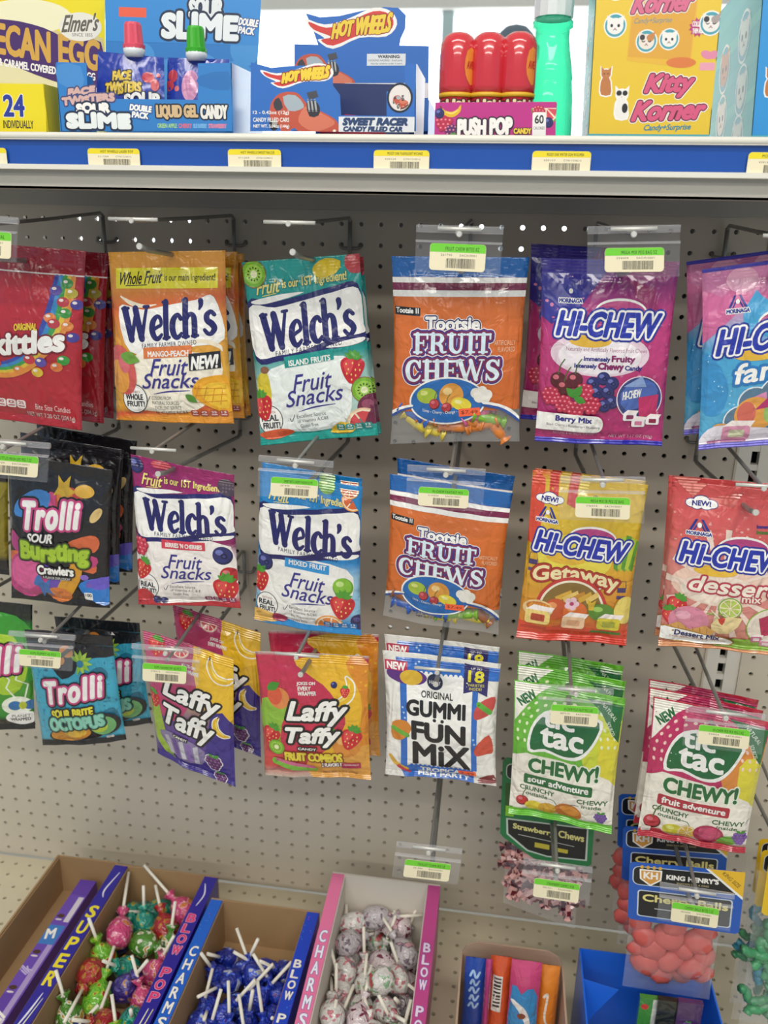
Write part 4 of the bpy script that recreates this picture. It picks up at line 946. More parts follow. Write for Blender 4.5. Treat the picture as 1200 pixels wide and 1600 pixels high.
def art_octopus(a):
    a.begin('splatter'); r = random.Random(12)
    for i in range(150): a.ell(r.uniform(2, 98), r.uniform(16, 93), r.uniform(.4, 2.6)*r.random()+.3, r.uniform(.4, 2)*r.random()+.3, r.choice(('2a7a98', '2e86a4', '1f6a88')), n=7)
    a.poly([(72, 32), (84, 28), (92, 34), (86, 42), (76, 40)], '1f6f8c', 3); a.poly([(80, 70), (94, 66), (98, 80), (86, 84)], '1f6f8c', 3)
    a.begin('top_picture'); a.poly([(0, 10), (100, 10), (100, 18), (80, 20), (60, 24), (55, 33), (40, 38), (30, 30), (14, 26), (0, 28)], '17151a', 2)
    for i in range(9): q = math.radians(-150+i*32); a.leaf(62, 24, 14, math.degrees(q), ('8ab83a', 'a8c84a')[i % 2], .2)
    a.ell(62, 25, 4, 4, '2a7a9c')
    for x, y in ((46, 16), (36, 22), (24, 20)): a.ell(x, y, 8, 6, 'd88a3a', 20)
    trolli(a, 16, 38, 84, 57, -14)
    a.begin('flavour_lettering'); a.text('SOUR BRITE', 22, 63.5, 72, 71.5, 'e8dc34', bold=1.1, slope=-8, jig=2, out=[('17151a', 3)])
    a.begin('octopus_picture'); a.ell(48, 88, 36, 12, '17151a', -6); a.ell(82, 80, 17, 14, '17151a'); a.ell(40, 88, 25, 10, 'd8902e', -6); a.ell(46, 86, 14, 7, 'e8b83a'); a.ell(80, 81, 14, 12, '6fae6a'); a.ell(76, 82, 9, 7, 'b8cc3a')
    a.begin('octopus_lettering'); a.text('OCTOPUS', 18, 71, 82, 83, '8ed0b8', bold=1.9, slope=-7, jig=4, out=[('17151a', 4.2), ('3a8a74', 2.5)]); a.rect(80, 92.4, 88, 95, 'd8d4cc', rad=.8)
def art_glow(a):
    a.begin('splashes'); a.poly([(30, 12), (70, 8), (100, 20), (100, 60), (60, 46), (20, 40)], '3a9a2c', 3); a.poly([(40, 30), (80, 24), (96, 50), (80, 70), (50, 60)], 'a8cc2c', 3)
    a.begin('lightning')
    for P in ([(70, 50), (78, 58), (74, 64), (82, 72)], [(90, 40), (84, 58), (96, 62), (92, 74)], [(60, 56), (66, 66), (62, 76)]): a.stroke(P, .9, 'e8f2d8', 0)
    trolli(a, 8, 34, 88, 54, -10); a.begin('eyed_crawler'); a.ell(84, 79, 16, 11, 'eef0dc'); a.ell(82, 79, 7, 5.5, '2f6ea8'); a.ell(98, 79, 7, 5.5, '2f6ea8'); a.ell(90, 79, 4, 4.4, 'b8c02c')
    a.begin('bubble'); a.ell(88, 89.5, 17, 8.4, WH); a.text('PLANET', 78, 86.6, 97, 88.8, '1c1c20'); a.text('WRAPPED', 76, 89.4, 97, 91.8, '1c1c20', bold=.2)
# ---- Laffy Taffy
def laffy(a, x0, y0, x1, y1, ym, slope=-3):
    a.begin('brand_logo', 'white script lettering on a black shadow')
    for c, b in (('16120f', 5.6), (WH, 1.7)):
        a.text('Laffy', x0+6, y0, x1, ym-1, c, bold=b, ital=.3, slope=slope); a.text('Taffy', x0, ym+1, x1-7, y1, c, bold=b, ital=.3, slope=slope)
    a.text('CANDY', x0+13, y1+.8, x0+30, y1+2.8, WH, bold=.25, out=[('16120f', 1.6)])
def art_combos(a):
    a.begin('colour_fields'); a.poly([(34, 6), (100, 6), (100, 96), (46, 96), (52, 80), (74, 62), (76, 40), (60, 22)], 'e8b426', 3); a.poly([(80, 6), (100, 6), (100, 96), (80, 96), (92, 60), (94, 30)], 'dd8a24', 3); a.poly([(2, 36), (34, 36), (56, 50), (30, 70), (4, 66)], '8cb83a', 3); a.poly([(26, 44), (60, 34), (80, 46), (72, 62), (50, 70), (20, 74)], 'c82f4c', 3); a.poly([(46, 80), (80, 76), (100, 70), (100, 100), (46, 100)], 'e0a044', 3)
    a.begin('fruit_pictures'); a.ball(19, 34, 10, 'e08a4a', 'f0bc84'); a.ell(15, 32, 7, 9, 'd85a3a'); a.leaf(8, 28, 14, -30); a.banana(78, 28, 28, -60); a.blueberry(70, 22, 3); a.strawberry(80, 27, 4.5); a.strawberry(9, 64, 9, 20); a.kiwi(14, 73, 8)
    a.ball(80, 69, 13, 'd88a34', 'e8b068'); a.strawberry(84, 64, 10, 20); a.leaf(70, 62, 10, -100); a.leaf(71, 62, 9, -60)
    a.begin('side_lettering'); a.text('JOKES ON', 36, 20.6, 53, 23.4, WH, bold=.25, slope=-9); a.text('EVERY', 37, 24, 49, 26.8, WH, bold=.25, slope=-9); a.text('WRAPPER', 37, 27.4, 54, 30.2, WH, bold=.25, slope=-9)
    laffy(a, 22, 34.5, 80, 70.5, 54, -5)
    a.begin('flavour_lettering'); a.text('FRUIT COMBOS', 22, 76.5, 75, 83.5, 'e8d43a', bold=1.1, slope=1, taper=.2, out=[('8a3a14', 2.2)]); a.text('2 FLAVORS IN 1', 56, 84.6, 78, 88, WH, bold=.3, slope=-4, out=[('6a2a14', 1)]); a.rect(74, 84.6, 92, 90, 'b02c4c', slope=-5, rad=1); a.text('INDIVIDUALLY', 76, 85.6, 90, 87, WH, slope=-5)
    a.begin('taffy_bar'); a.stroke([(12, 85, 3.6), (30, 89, 4.6), (48, 91.5, 3.4)], 1, '7ab83a'); a.stroke([(14, 83.4, 1.6), (32, 87, 2), (48, 89.6, 1.6)], 1, 'd06a8c')
    a.begin('net_weight'); a.text('NET WT 6 OZ (170g)', 56, 93.4, 88, 96, '7a3a14')
def art_bagrape(a):
    a.begin('colour_fields'); a.poly([(0, 0), (58, 0), (60, 20), (54, 40), (30, 60), (0, 50)], 'b8406c', 2); a.poly([(56, 0), (100, 0), (100, 54), (78, 50), (60, 30)], 'eabb2c', 2)
    a.poly([(76, 44), (100, 50), (100, 100), (30, 100), (38, 92), (66, 82)], '3b2a86', 2); a.poly([(0, 46), (12, 50), (20, 80), (24, 96), (2, 84)], '9ab83a', 2); a.poly([(10, 74), (34, 70), (66, 76), (60, 90), (30, 92), (16, 84)], '8a7ca6', 2)
    for i in range(5): a.poly([(16+i*9, 76), (22+i*9, 74), (26+i*8, 90), (20+i*8, 91)], ('b8b4c4', '6a4a9c', 'd0ccd4', '8a6ab0', 'c4c0cc')[i])
    a.begin('fruit_pictures'); a.strawberry(14, 10, 10, 10); a.slice(40, 6, 10, 'd8485a', 0, 180, 'e8c0b0'); a.strawberry(6, 50, 9, 0); a.banana(84, 14, 30, 30); a.banana(86, 54, 24, 60); a.grapes(76, 83, 9); a.grapes(82, 96, 7)
    laffy(a, 16, 30, 84, 70, 49, 10)
    a.begin('side_lettering'); a.text('JOKES ON', 42, 15, 58, 17.6, WH, bold=.25, slope=-6); a.text('EVERY WRAPPER', 40, 18.4, 62, 21, WH, bold=.25, slope=-6)
# ---- gummi fun mix
def art_gummi(a):
    a.begin('blue_frame'); a.rect(11, 4, 100, 14, '2d6cc4'); a.rect(14, 12, 20, 90, '2d6cc4'); a.rect(78, 12, 83, 88, '2d6cc4'); a.poly([(22, 88), (80, 88), (80, 100), (18, 100), (14, 92)], '2d6cc4')
    for i in range(14): a.ell(20+i*4.3, 13.8, 1.6, 1.6, WH); a.ell(24+i*4, 88, 1.4, 1.4, '2d6cc4')
    a.rect(20, 14, 78, 86, WH)
    for x, y in ((28, 8), (31, 6.4), (30, 10), (17, 44), (16, 40), (18, 48), (80, 60), (81, 64)): a.ell(x, y, 1, 1, 'a8c8e8', n=10)
    a.begin('new_badge'); a.rect(1, 6.4, 21, 14, 'c02f50', slope=2); a.text('NEW', 3, 8, 19, 12.8, WH, bold=.5)
    a.begin('variety_flag'); a.poly([(70, 3), (91, 4), (91, 26), (80, 22), (70, 25)], '2c2468'); a.text('UP TO', 76, 5, 85, 7, WH); a.text('18', 74, 8, 87, 15.6, 'e8dc34', bold=.8); a.text('VARIETIES', 73.5, 17, 88, 19, 'e8dc34'); a.text('INSIDE!', 75, 19.8, 86, 21.8, 'e8dc34')
    a.begin('maker_roundel'); a.ell(45, 19, 7, 7, '1c2044'); a.text('HAPPY', 40, 18, 50, 20.6, WH)
    a.begin('product_lettering'); a.text('ORIGINAL', 33, 26, 61, 31, '17161a', bold=.2); a.text('GUMMI', 20, 33.5, 72, 44.5, '17161a', bold=1.3); a.text('FUN', 25, 50, 72, 64.5, '17161a', bold=2.0, slope=2); a.ell(45, 46.8, 1.6, 1.6, '17161a'); a.ell(52, 47, 1.6, 1.6, '17161a'); a.text('MiX', 26, 67.5, 76, 86, '17161a', bold=2.0, slope=2)
    a.text('TROPICAL', 32, 89.4, 72, 93.4, WH, bold=.5); a.text('FISH PARTY', 30, 94.4, 76, 98, WH, bold=.5)
    a.begin('gummy_pictures')
    a.poly([(3, 14), (14, 13.5), (30, 12.5), (38, 17), (32, 22), (16, 22), (4, 19)], '5c2a7c', 3); a.ell(24, 17.4, 10, 6.5, 'd8ae2c')
    a.poly([(6, 54), (18, 50), (24, 56), (16, 66), (6, 66)], 'd8862c', 3); a.stroke([(7, 58), (20, 62)], 2.2, '6ab03a', 0); a.poly([(86, 30), (98, 26), (96, 38), (82, 44), (80, 38)], 'c84a44', 3); a.stroke([(84, 32), (94, 38)], 2.4, '5cae3a', 0); a.poly([(82, 66), (94, 56), (98, 70), (92, 72), (82, 74)], 'd0503a', 3)
    a.stroke([(4, 82, 1.5), (10, 88, 2), (20, 92, 1.6)], 1, 'd8a83a'); a.stroke([(12, 90, 1.6), (22, 95, 1.4)], 1, 'c83a44'); a.poly([(86, 94), (98, 90), (100, 97), (84, 99)], '8a3a3c', 2)
    a.begin('price_sticker', 'orange price sticker'); a.shot(66, 88.5, 82, 93.5, '2.49')
# ---- tic tac
def tictac(a, c0, c1, c2, glow_, pill, flavor, fruits):
    a.begin('colour_field'); a.poly([(0, 4), (100, 4), (100, 50), (86, 60), (60, 52), (20, 55), (0, 58)], c0, 2); a.poly([(62, 20), (100, 16), (100, 66), (86, 70), (70, 56)], c1, 3); a.poly([(80, 34), (100, 30), (100, 78), (88, 76)], c2, 3)
    a.begin('dot_arcs', 'rows of white mint-shaped dots')
    for ring, R in enumerate((36, 43, 50, 57)):
        n = 13+ring*2
        for i in range(n):
            q = math.radians(172+i*186/(n-1)); x = 50+R*math.cos(q)*.92; y = 36+R*math.sin(q)*.6
            if 3 < x < 97 and y > 9: a.ell(x, y, 2.0, 1.25, glow_, math.degrees(q)+90, 8)
    a.begin('white_field'); a.poly([(0, 53), (30, 48), (60, 50), (84, 56), (100, 64), (100, 93), (0, 93)], 'f2eadc', 2)
    a.begin('new_corner'); a.poly([(1, 1), (34, 1), (18, 10), (6, 22), (1, 28)], 'f4f0e4'); a.text('NEW', 3, 8, 21, 13.5, '1f6a38', bold=.7, rot=-38)
    a.begin('green_corner'); a.poly([(66, 4), (99, 6), (99, 32), (92, 26), (80, 12)], '1f6a34'); a.text('NATURAL', 78, 10, 97, 12.6, 'e8f0dc', rot=46); a.text('SOURCES', 83, 21, 97, 23.6, 'e8f0dc', rot=64)
    a.begin('brand_leaf'); a.poly([(14, 46), (16, 30), (28, 18), (52, 14), (82, 18), (76, 34), (64, 45), (50, 47), (30, 44)], WH, 3); a.poly([(16.5, 44), (18.5, 30), (30, 19.6), (52, 15.8), (79, 19), (73.5, 33.6), (62, 43), (48, 45), (30, 42)], '1b6635', 3)
    a.begin('brand_logo'); a.text('tic', 28, 17, 56, 27, WH, bold=1.3, slope=3); a.text('tac', 26, 28.5, 65, 40, WH, bold=1.6, slope=3)
    a.begin('product_lettering'); a.text('CHEWY!', 16, 49.5, 82, 61, '1f6a34', bold=1.4, slope=-2, jig=5, out=[('eef0dc', 2.6)]); a.rect(12, 63.5, 78, 71.5, pill, rad=2, slope=1); a.text(flavor, 16, 65, 74, 70, WH, bold=.5, jig=2, slope=1)
    a.begin('small_lettering'); a.text('CRUNCHY', 9, 73.5, 42, 77, '2a6a3a', bold=.3, slope=5); a.text('outside', 15, 78, 36, 80.8, '2a6a3a', bold=.2, slope=5); a.text('CHEWY', 64, 74.5, 94, 78, '2a6a3a', bold=.3, slope=-3); a.text('inside', 69, 79, 88, 81.6, '2a6a3a', bold=.2, slope=-3)
    a.stroke([(37, 80.4), (42, 81), (45, 84)], .35, '2a6a3a'); a.stroke([(66, 80.6), (60, 81), (57, 83)], .35, '2a6a3a')
    a.begin('fruit_pictures'); fruits(a)
def art_sour(a):
    def fr(a):
        a.cherry(12, 86, 6, 'c8302c'); a.ell(24, 89, 9, 6, 'e8d43a'); a.ell(38, 89, 10, 7, 'd8a834'); a.ball(57, 88, 13, 'c8742c', 'e0a05c', 10, 15); a.ell(59, 86.5, 9, 6, 'e0953c', 15); a.grapes(88, 88, 6, False, '6a4aa0')
    tictac(a, '6cb83a', 'd0d83a', 'e0d436', 'eaf2c8', '1f6a34', 'sour adventure', fr)
    a.begin('blue_tint'); a.begin('bottom_seal'); a.rect(0, 93.5, 100, 100, '6fc436')
def art_tfruit(a):
    def fr(a):
        a.cherry(11, 86.4, 8, 'c02838'); a.ball(31, 89.6, 10, 'd8cc3a', 'ecec8a', 7); a.slice(44, 90, 9, 'e0b43c', rind='e8d06a'); a.ball(63, 88, 14, 'b02c54', 'd06a88', 11.5); a.ell(64, 86.6, 10, 7.5, 'cc4870'); a.ell(81, 91, 10, 6, '6fae3a', -20); a.grapes(92, 87, 7, False, '7a52a8')
    tictac(a, 'c02a60', 'dd8a3a', 'e0d23a', 'f6d2c4', 'b0283a', 'fruit adventure', fr)
    a.begin('bottom_seal'); a.poly([(0, 94), (20, 91), (30, 95), (100, 95), (100, 100), (0, 100)], 'bc2f3e', 2); a.rect(2, 90.6, 11, 95, 'e8ddd4', rad=1)
# ---- red candy bag
def art_rainbow(a):
    a.begin('top_line'); a.rect(0, 13.2, 100, 14, 'e8d8d4')
    a.begin('rainbow')
    base = [(86, 15), (84, 30), (79, 44), (70, 55), (58, 63), (44, 68), (28, 69), (12, 66)]
    for i, c in enumerate(('3b4aa6', '3a86c0', '3f9a4a', 'd8b83a', 'dc8a3a')):
        a.stroke([(x+(i-2)*3.3*(1 if y < 45 else .5)+(0 if x > 60 else 0), y+(i-2)*1.5*(0 if y < 30 else 1), 1.9) for x, y in base], 1.9, c)
    a.begin('candy_beads', 'coloured lentil candies')
    for x, y, c in ((88, 18, '3a8a3a'), (80, 22, '5a4a9c'), (92, 23, 'b8a83a'), (86, 28, 'b83a44'), (96, 29, '4a3f94'), (88, 34, '3a8a3a'), (77, 37, 'd8783a'), (80, 40, 'b83a44'), (90, 41, 'd8843a'), (94, 47, '4a3f94'), (88, 60, '3a9a3a'), (71, 62, '5a4a9c'), (83, 64, 'd8743a'), (62, 61, 'c83a44'), (53, 68, 'd8843a'), (68, 68, 'dcb83a'), (34, 65, 'b83a44'), (22, 66, '5a4a9c')):
        a.ball(x, y, 4.6, c, 'eadfd8', 3.6)
    a.begin('brand_logo'); a.text('Skittles', 22, 46, 88, 58, WH, bold=1.9, slope=-15, out=[('7a1420', 2.8)]); a.text('ORIGINAL', 50, 41, 68, 45, 'e8c83a', bold=.4, slope=-9, jig=3)
    a.begin('small_print'); a.nutrition(32, 86, 56, 91, 3, 'b02a34', 'f0e2de'); a.text('Bite Size Candies', 64, 87, 92, 90.4, 'e8c8c4'); a.text('NET WT 7.20 OZ (204.1g)', 56, 92.4, 95, 96, 'e8d0cc', bold=.1)
def art_mash(a):
    a.begin('brand_logo'); a.text('Skittles', 10, 44, 90, 58, WH, bold=1.6, slope=-12, out=[('4a4410', 2.6)])
# ------------------------------------------------------------------ bags on the hooks
G1 = 'candy bags on the top row of hooks'; G2 = 'candy bags on the middle row of hooks'; G3 = 'candy bags on the third row of hooks'
# ---- top row
bag('red', 'candy_bag', 'red bag of rainbow lentil candies, front one on its hook', G1, [(-62, 376), (134, 392), (130, 672), (-64, 648)], -.22, film([(0, '8e1a2a'), (.12, '8e1a2a'), (.16, 'b2222e'), (1, 'ae2230')]), art_rainbow, seed=3, B=.013)
behind('red', 'red bag of rainbow lentil candies, second on its hook', (170, 396), -.165, 1)
behind('red', 'red bag of rainbow lentil candies, last on its hook, nearly hidden', (186, 398), -.125, 1)
bag('mango', 'candy_bag', 'orange fruit snack bag with black NEW flag, front one', G1, [(168, 394), (352, 391), (365, 663), (180, 657)], -.21, film([(0, 'dc9a30'), (.2, 'dc9230'), (.33, 'd8662e'), (.5, 'e09a36'), (.75, 'e4ac3c'), (.93, 'dc9a30'), (.96, 'd0502e'), (1, 'e4962c')], diag=.08), art_mango, seed=5)
behind('mango', 'orange fruit snack bag with black NEW flag, second on its hook', (372, 393), -.17, 1)
behind('mango', 'orange fruit snack bag with black NEW flag, last on its hook', (381, 396), -.14, 1)
bag('island', 'candy_bag', 'teal fruit snack bag with kiwi and banana pictures, front one', G1, [(377, 410), (562, 396), (592, 680), (408, 696)], -.205, film([(0, '1f9a92'), (.5, '1a938c'), (.62, '9cc8c0'), (.85, 'b8d4cc'), (.94, '1f9a90'), (1, '1aa094')]), art_island, seed=8)
behind('island', 'teal fruit snack bag with kiwi and banana pictures, second on its hook', (568, 401), -.18, 1, .02)
bag('chews', 'candy_bag', 'orange and blue fruit chew bag hanging in the top row', G1, [(611, 400), (828, 402), (812, 689), (610, 693)], -.215, film([(0, '1d64b0'), (.105, '1d64b0'), (.106, 'd9702a'), (1, 'd86c26')]), art_chews, seed=2, clear_from=.80, B=.014, waist=.05)
bag('hberry', 'candy_bag', 'purple and pink chewy candy bag with cherries and raspberries, front one', G1, [(846, 403), (1063, 409), (1035, 698), (835, 689)], -.225, film([(0, '3a3292'), (.18, '8a2a7a'), (.4, 'c23a7c'), (.7, 'c43a78'), (.85, 'a8286a'), (1, 'b82a70')], diag=.12), art_hberry, seed=6, B=.013)
behind('hberry', 'purple and pink chewy candy bag with cherries and raspberries, second on its hook', (812, 656), -.172, 3, .06, .03)
bag('hfantasy', 'candy_bag', 'pink and sky blue chewy candy bag with ice cream picture, front one', G1, [(1097, 421), (1310, 392), (1300, 690), (1090, 703)], -.235, film([(0, 'd07aa8'), (.2, 'd880ac'), (.34, '9ab0d4'), (.45, '4aa4d4'), (.9, '5ab0d8'), (1, '7a72d8')]), art_hfantasy, seed=9, B=.013)
behind('hfantasy', 'pink and sky blue chewy candy bag with ice cream picture, second on its hook', (1072, 409), -.19, 0, .03)
# ---- middle row
bag('crawlers', 'candy_bag', 'black gummy bag with neon splashes and lime lettering, front one', G2, [(10, 706), (177, 735), (172, 950), (16, 936)], -.235, film([(0, '1a171a'), (1, '1c181c')]), art_crawlers, seed=4, B=.012)
behind('crawlers', 'black gummy bag with neon splashes and lime lettering, second on its hook', (193, 703), -.20, 1)
behind('crawlers', 'black gummy bag with neon splashes and lime lettering, third on its hook', (214, 689), -.165, 1)
bag('mash', 'candy_bag', 'olive yellow candy bag, mostly hidden beside the black gummy bags', G2, [(-120, 720), (14, 735), (16, 898), (-112, 890)], -.20, film([(0, '1c191c'), (.1, '1c191c'), (.12, '8a7e1c'), (.8, '8a7a20'), (.86, '201a18'), (1, '1c181c')]), art_mash, seed=14, B=.010)
bag('berries', 'candy_bag', 'magenta fruit snack bag with blueberry and strawberry pictures', G2, [(203, 710), (366, 742), (376, 951), (217, 943)], -.245, film([(0, '9a1c64'), (.5, '8c1a5c'), (.58, 'd8c0c8'), (.9, 'd8b8b8'), (.95, 'b82c38'), (1, 'c03038')]), art_berries, seed=7)
bag('mixed', 'candy_bag', 'blue fruit snack bag with green grape and orange slice, front one', G2, [(405, 733), (567, 760), (564, 995), (396, 971)], -.235, film([(0, '1d84c8'), (.5, '1f86ca'), (.6, '9cc8e0'), (.85, '90c0dc'), (.94, '1f8ad0'), (1, '2a90d4')]), art_mixed, seed=11)
behind('mixed', 'blue fruit snack bag with green grape and orange slice, second on its hook', (566, 748), -.205, 1, .03)
bag('chews2', 'candy_bag', 'orange and blue fruit chew bag in the middle row, front one', G2, [(608, 741), (802, 770), (779, 994), (598, 962)], -.225, film([(0, '1d64b0'), (.105, '1d64b0'), (.106, 'd9702a'), (1, 'd86c26')]), art_chews, seed=12, clear_from=.80, B=.014, waist=.05)
behind('chews2', 'orange and blue fruit chew bag in the middle row, second on its hook', (620, 716), -.175, 0)
bag('getaway', 'candy_bag', 'yellow and red chewy candy bag with hot air balloons, front one', G2, [(832, 735), (1013, 757), (978, 1010), (806, 995)], -.235, film([(0, 'd84830'), (.06, 'd8b43a'), (.3, 'dcb82e'), (.6, 'e0a82e'), (.85, 'd8882c'), (1, 'dc3e2a')], diag=.08), art_getaway, seed=13, B=.012)
behind('getaway', 'yellow and red chewy candy bag with hot air balloons, second on its hook', (836, 731), -.20, 0, .05)
bag('dessert', 'candy_bag', 'coral chewy candy bag with strawberry ice cream scoop, front one', G2, [(1051, 752), (1240, 768), (1216, 1022), (1027, 1008)], -.245, film([(0, 'cc4c4c'), (.3, 'd8605c'), (.5, 'dc867c'), (.8, 'd88a80'), (1, 'dc8a68')]), art_dessert, seed=15, B=.013)
behind('dessert', 'coral chewy candy bag with strawberry ice cream scoop, second on its hook', (1044, 742), -.21, 0, .04)
# ---- third row
bag('glow', 'candy_bag', 'bright green gummy bag with white lightning, beside the turquoise octopus bag', G3, [(-96, 930), (52, 944), (56, 1138), (-86, 1140)], -.20, film([(0, '16181a'), (.14, '182018'), (.22, '2a8a2c'), (.5, '5aa82c'), (.9, '2f8a2a'), (.95, '16181a'), (1, '16181a')], mottle=.06), art_glow, seed=16, B=.010)
bag('octopus', 'candy_bag', 'turquoise speckled gummy bag with black seals, front one', G3, [(37, 984), (177, 993), (197, 1157), (65, 1167)], -.245, film([(0, '17151a'), (.09, '17151a'), (.11, '3aa0be'), (.93, '40a8c4'), (.95, '17151a'), (1, '17151a')]), art_octopus, seed=17, B=.010, seal=(.1, .055))
behind('octopus', 'turquoise speckled gummy bag with black seals, second on its hook', (219, 972), -.20, 1)
bag('bagrape', 'candy_bag', 'purple and yellow taffy bag with banana and grape pictures, front one', G3, [(222, 985), (366, 1028), (367, 1232), (246, 1178)], -.25, film([(0, 'b8a0a4'), (.06, 'c8b088'), (.3, 'd8b03a'), (.6, '6a4a94'), (1, '3b2a86')]), art_bagrape, seed=18, B=.012, waist=.02)
behind('bagrape', 'purple and yellow taffy bag with banana and grape pictures, second on its hook', (408, 987), -.20, 1)
bag('combos', 'candy_bag', 'red and yellow taffy bag with green taffy bar picture, front one', G3, [(398, 1018), (577, 1024), (580, 1220), (414, 1210)], -.245, film([(0, 'c8c0b4'), (.03, 'c23050'), (.3, 'c42f4e'), (.6, 'c83a48'), (.9, 'd04a44'), (1, 'c8b8a8')], diag=.0), art_combos, seed=19, B=.011)
behind('combos', 'red and yellow taffy bag with green taffy bar picture, second on its hook', (418, 985), -.21, 0)
bag('gummi', 'candy_bag', 'white gummy fish bag with bold black lettering, front one', G3, [(597, 1016), (783, 1036), (776, 1228), (602, 1208)], -.245, film([(0, 'f2eee6'), (1, 'f0ece4')]), art_gummi, seed=20, B=.012, waist=.05)
behind('gummi', 'white gummy fish bag with bold black lettering, second on its hook', (600, 991), -.215, 0)
bag('sour', 'candy_bag', 'lime green chewy mint bag with sour adventure lettering, front one', G3, [(803, 1062), (978, 1090), (955, 1301), (794, 1270)], -.25, film([(0, '6fbf36'), (.5, '7cbf3a'), (.62, 'ecebd0'), (.93, 'f0ead4'), (.94, '6fc436'), (1, '6fc436')]), art_sour, seed=21, B=.014)
behind('sour', 'lime green chewy mint bag with sour adventure lettering, second on its hook', (808, 1037), -.22, 0, .02)
behind('sour', 'lime green chewy mint bag with sour adventure lettering, third on its hook', (809, 1015), -.19, 0, .04)
bag('tfruit', 'candy_bag', 'raspberry red chewy mint bag with fruit adventure lettering, front one', G3, [(1021, 1088), (1206, 1128), (1163, 1331), (995, 1306)], -.25, film([(0, 'c42c40'), (.08, 'c42c50'), (.55, 'c0386a'), (.64, 'f0e4d8'), (.93, 'efdcd0'), (1, 'bc2f3e')]), art_tfruit, seed=22, B=.014)
behind('tfruit', 'raspberry red chewy mint bag with fruit adventure lettering, second on its hook', (1014, 1072), -.22, 0, .03)
behind('tfruit', 'raspberry red chewy mint bag with fruit adventure lettering, third on its hook', (1013, 1058), -.19, 0, .06)

# ---- hooks: tip of the label wire in the photograph
hook((-31, 352), 'peg hook holding the red lentil candy bags', bar=False)
hook((206, 345), 'peg hook holding the orange fruit snack bags with the NEW flag', lower=(219, 385))
hook((451, 350), 'peg hook holding the teal fruit snack bags', lower=(458, 394))
hook((716, 364), 'peg hook holding the upper fruit chew bag', bar=False)
hook((990, 366), 'peg hook holding the purple and pink chewy candy bags', bar=False)
hook((1240, 372), 'peg hook holding the pink and sky blue chewy candy bags')
hook((8, 700), 'peg hook holding the black gummy bags', bar=False)
hook((238, 705), 'peg hook holding the magenta fruit snack bag', lower=(248, 740))
hook((463, 722), 'peg hook holding the blue fruit snack bags', bar=False)
hook((704, 738), 'peg hook holding the middle fruit chew bags', bar=False)
hook((944, 752), 'peg hook holding the hot air balloon candy bags', bar=False)
hook((1193, 763), 'peg hook holding the coral dessert candy bags', lower=(1180, 800))
hook((70, 1002), 'peg hook holding the turquoise octopus bags', bar=False)
hook((-140, 950), 'peg hook holding the bright green gummy bag', bar=False)
hook((262, 1030), 'peg hook holding the banana and grape taffy bags', bar=False)
hook((463, 1027), 'peg hook holding the red and yellow taffy bags', lower=(470, 1053))
hook((683, 1050), 'peg hook holding the white gummy fish bags', lower=(681, 1068))
hook((893, 1082), 'peg hook holding the lime green mint bags', bar=False)
hook((1133, 1122), 'peg hook holding the raspberry red mint bags', bar=False)
hook((673, 1328), 'bare peg hook with a label holder and no bags', bar=False)
hook((870, 1352), 'peg hook holding the green carded strawberry chews', bar=False)
hook((1088, 1392), 'peg hook holding the blue carded gummy bags', bar=False)
hook((1290, 1420), 'peg hook holding the yellow carded gummy bags', bar=False)
holder([(-112, 330), (28, 341), (26, 410), (-114, 400)], 'clear label holder before the red lentil candy bags', ('SKITTLES ORIGINAL', '107733', 'EACH/0001'), seed=2, lab=(.34, .33, .95, .93))
holder([(651, 352), (787, 356), (781, 432), (648, 425)], 'clear label holder at the upper fruit chew bag', ('FRUIT CHEW BITES 8Z', '261790', 'EACH/0001'), seed=3, lab=(.17, .36, .82, .93))
holder([(918, 355), (1063, 352), (1061, 432), (917, 433)], 'clear label holder at the purple and pink candy bags', ('MEGA MIX PEG BAG 5Z', '334404', 'EACH/0001'), seed=4, lab=(.19, .42, .83, .90))
holder([(-62, 682), (78, 693), (74, 753), (-66, 740)], 'clear label holder at the black gummy bags', ('SKITTLES MASH UPS PEG 7.2Z', '341709', 'EACH/0001'), seed=5, lab=(.28, .35, .90, .90))
holder([(405, 712), (521, 722), (517, 781), (403, 774)], 'clear label holder at the blue fruit snack bags', ('SWEETARTS CHEWY FUSION 5Z PE', '207408', 'EACH/0001'), seed=6, lab=(.18, .48, .82, .97))
holder([(637, 727), (759, 734), (754, 799), (634, 791)], 'clear label holder at the middle fruit chew bags', ('HI-CHEW FANTASY MIX', '516554', 'EACH/0001'), seed=7, lab=(.16, .48, .81, .94))
holder([(876, 745), (1008, 746), (1006, 817), (873, 810)], 'clear label holder at the hot air balloon candy bags', ('MEGA MIX SR PEG 5Z BAG', '336033', 'EACH/0001'), seed=8, lab=(.19, .44, .83, .93))
holder([(15, 986), (117, 993), (113, 1048), (17, 1040)], 'clear label holder at the turquoise octopus bags', ('KIPS PUPPET 42 PCS', '348140', 'EACH/0001'), seed=9, lab=(.16, .46, .82, .94))
holder([(207, 1006), (314, 1014), (310, 1071), (208, 1063)], 'clear label holder at the banana and grape taffy bags', ('KIPS RAINBOW 42 PCS', '378173', 'EACH/0001'), seed=10, lab=(.16, .46, .82, .96))
holder([(843, 1069), (959, 1077), (953, 1139), (838, 1130)], 'clear label holder at the lime green mint bags', ('HI-CHEW PLUS FRUIT PEG 2.8Z', '387315', 'EACH/0001'), seed=11, lab=(.18, .45, .82, .95))
holder([(1072, 1103), (1197, 1117), (1190, 1178), (1066, 1163)], 'clear label holder at the raspberry red mint bags', ('HI-CHEW MIX MIX PEG 2.8Z', '334424', 'EACH/0001'), seed=12, lab=(.18, .40, .82, .90))
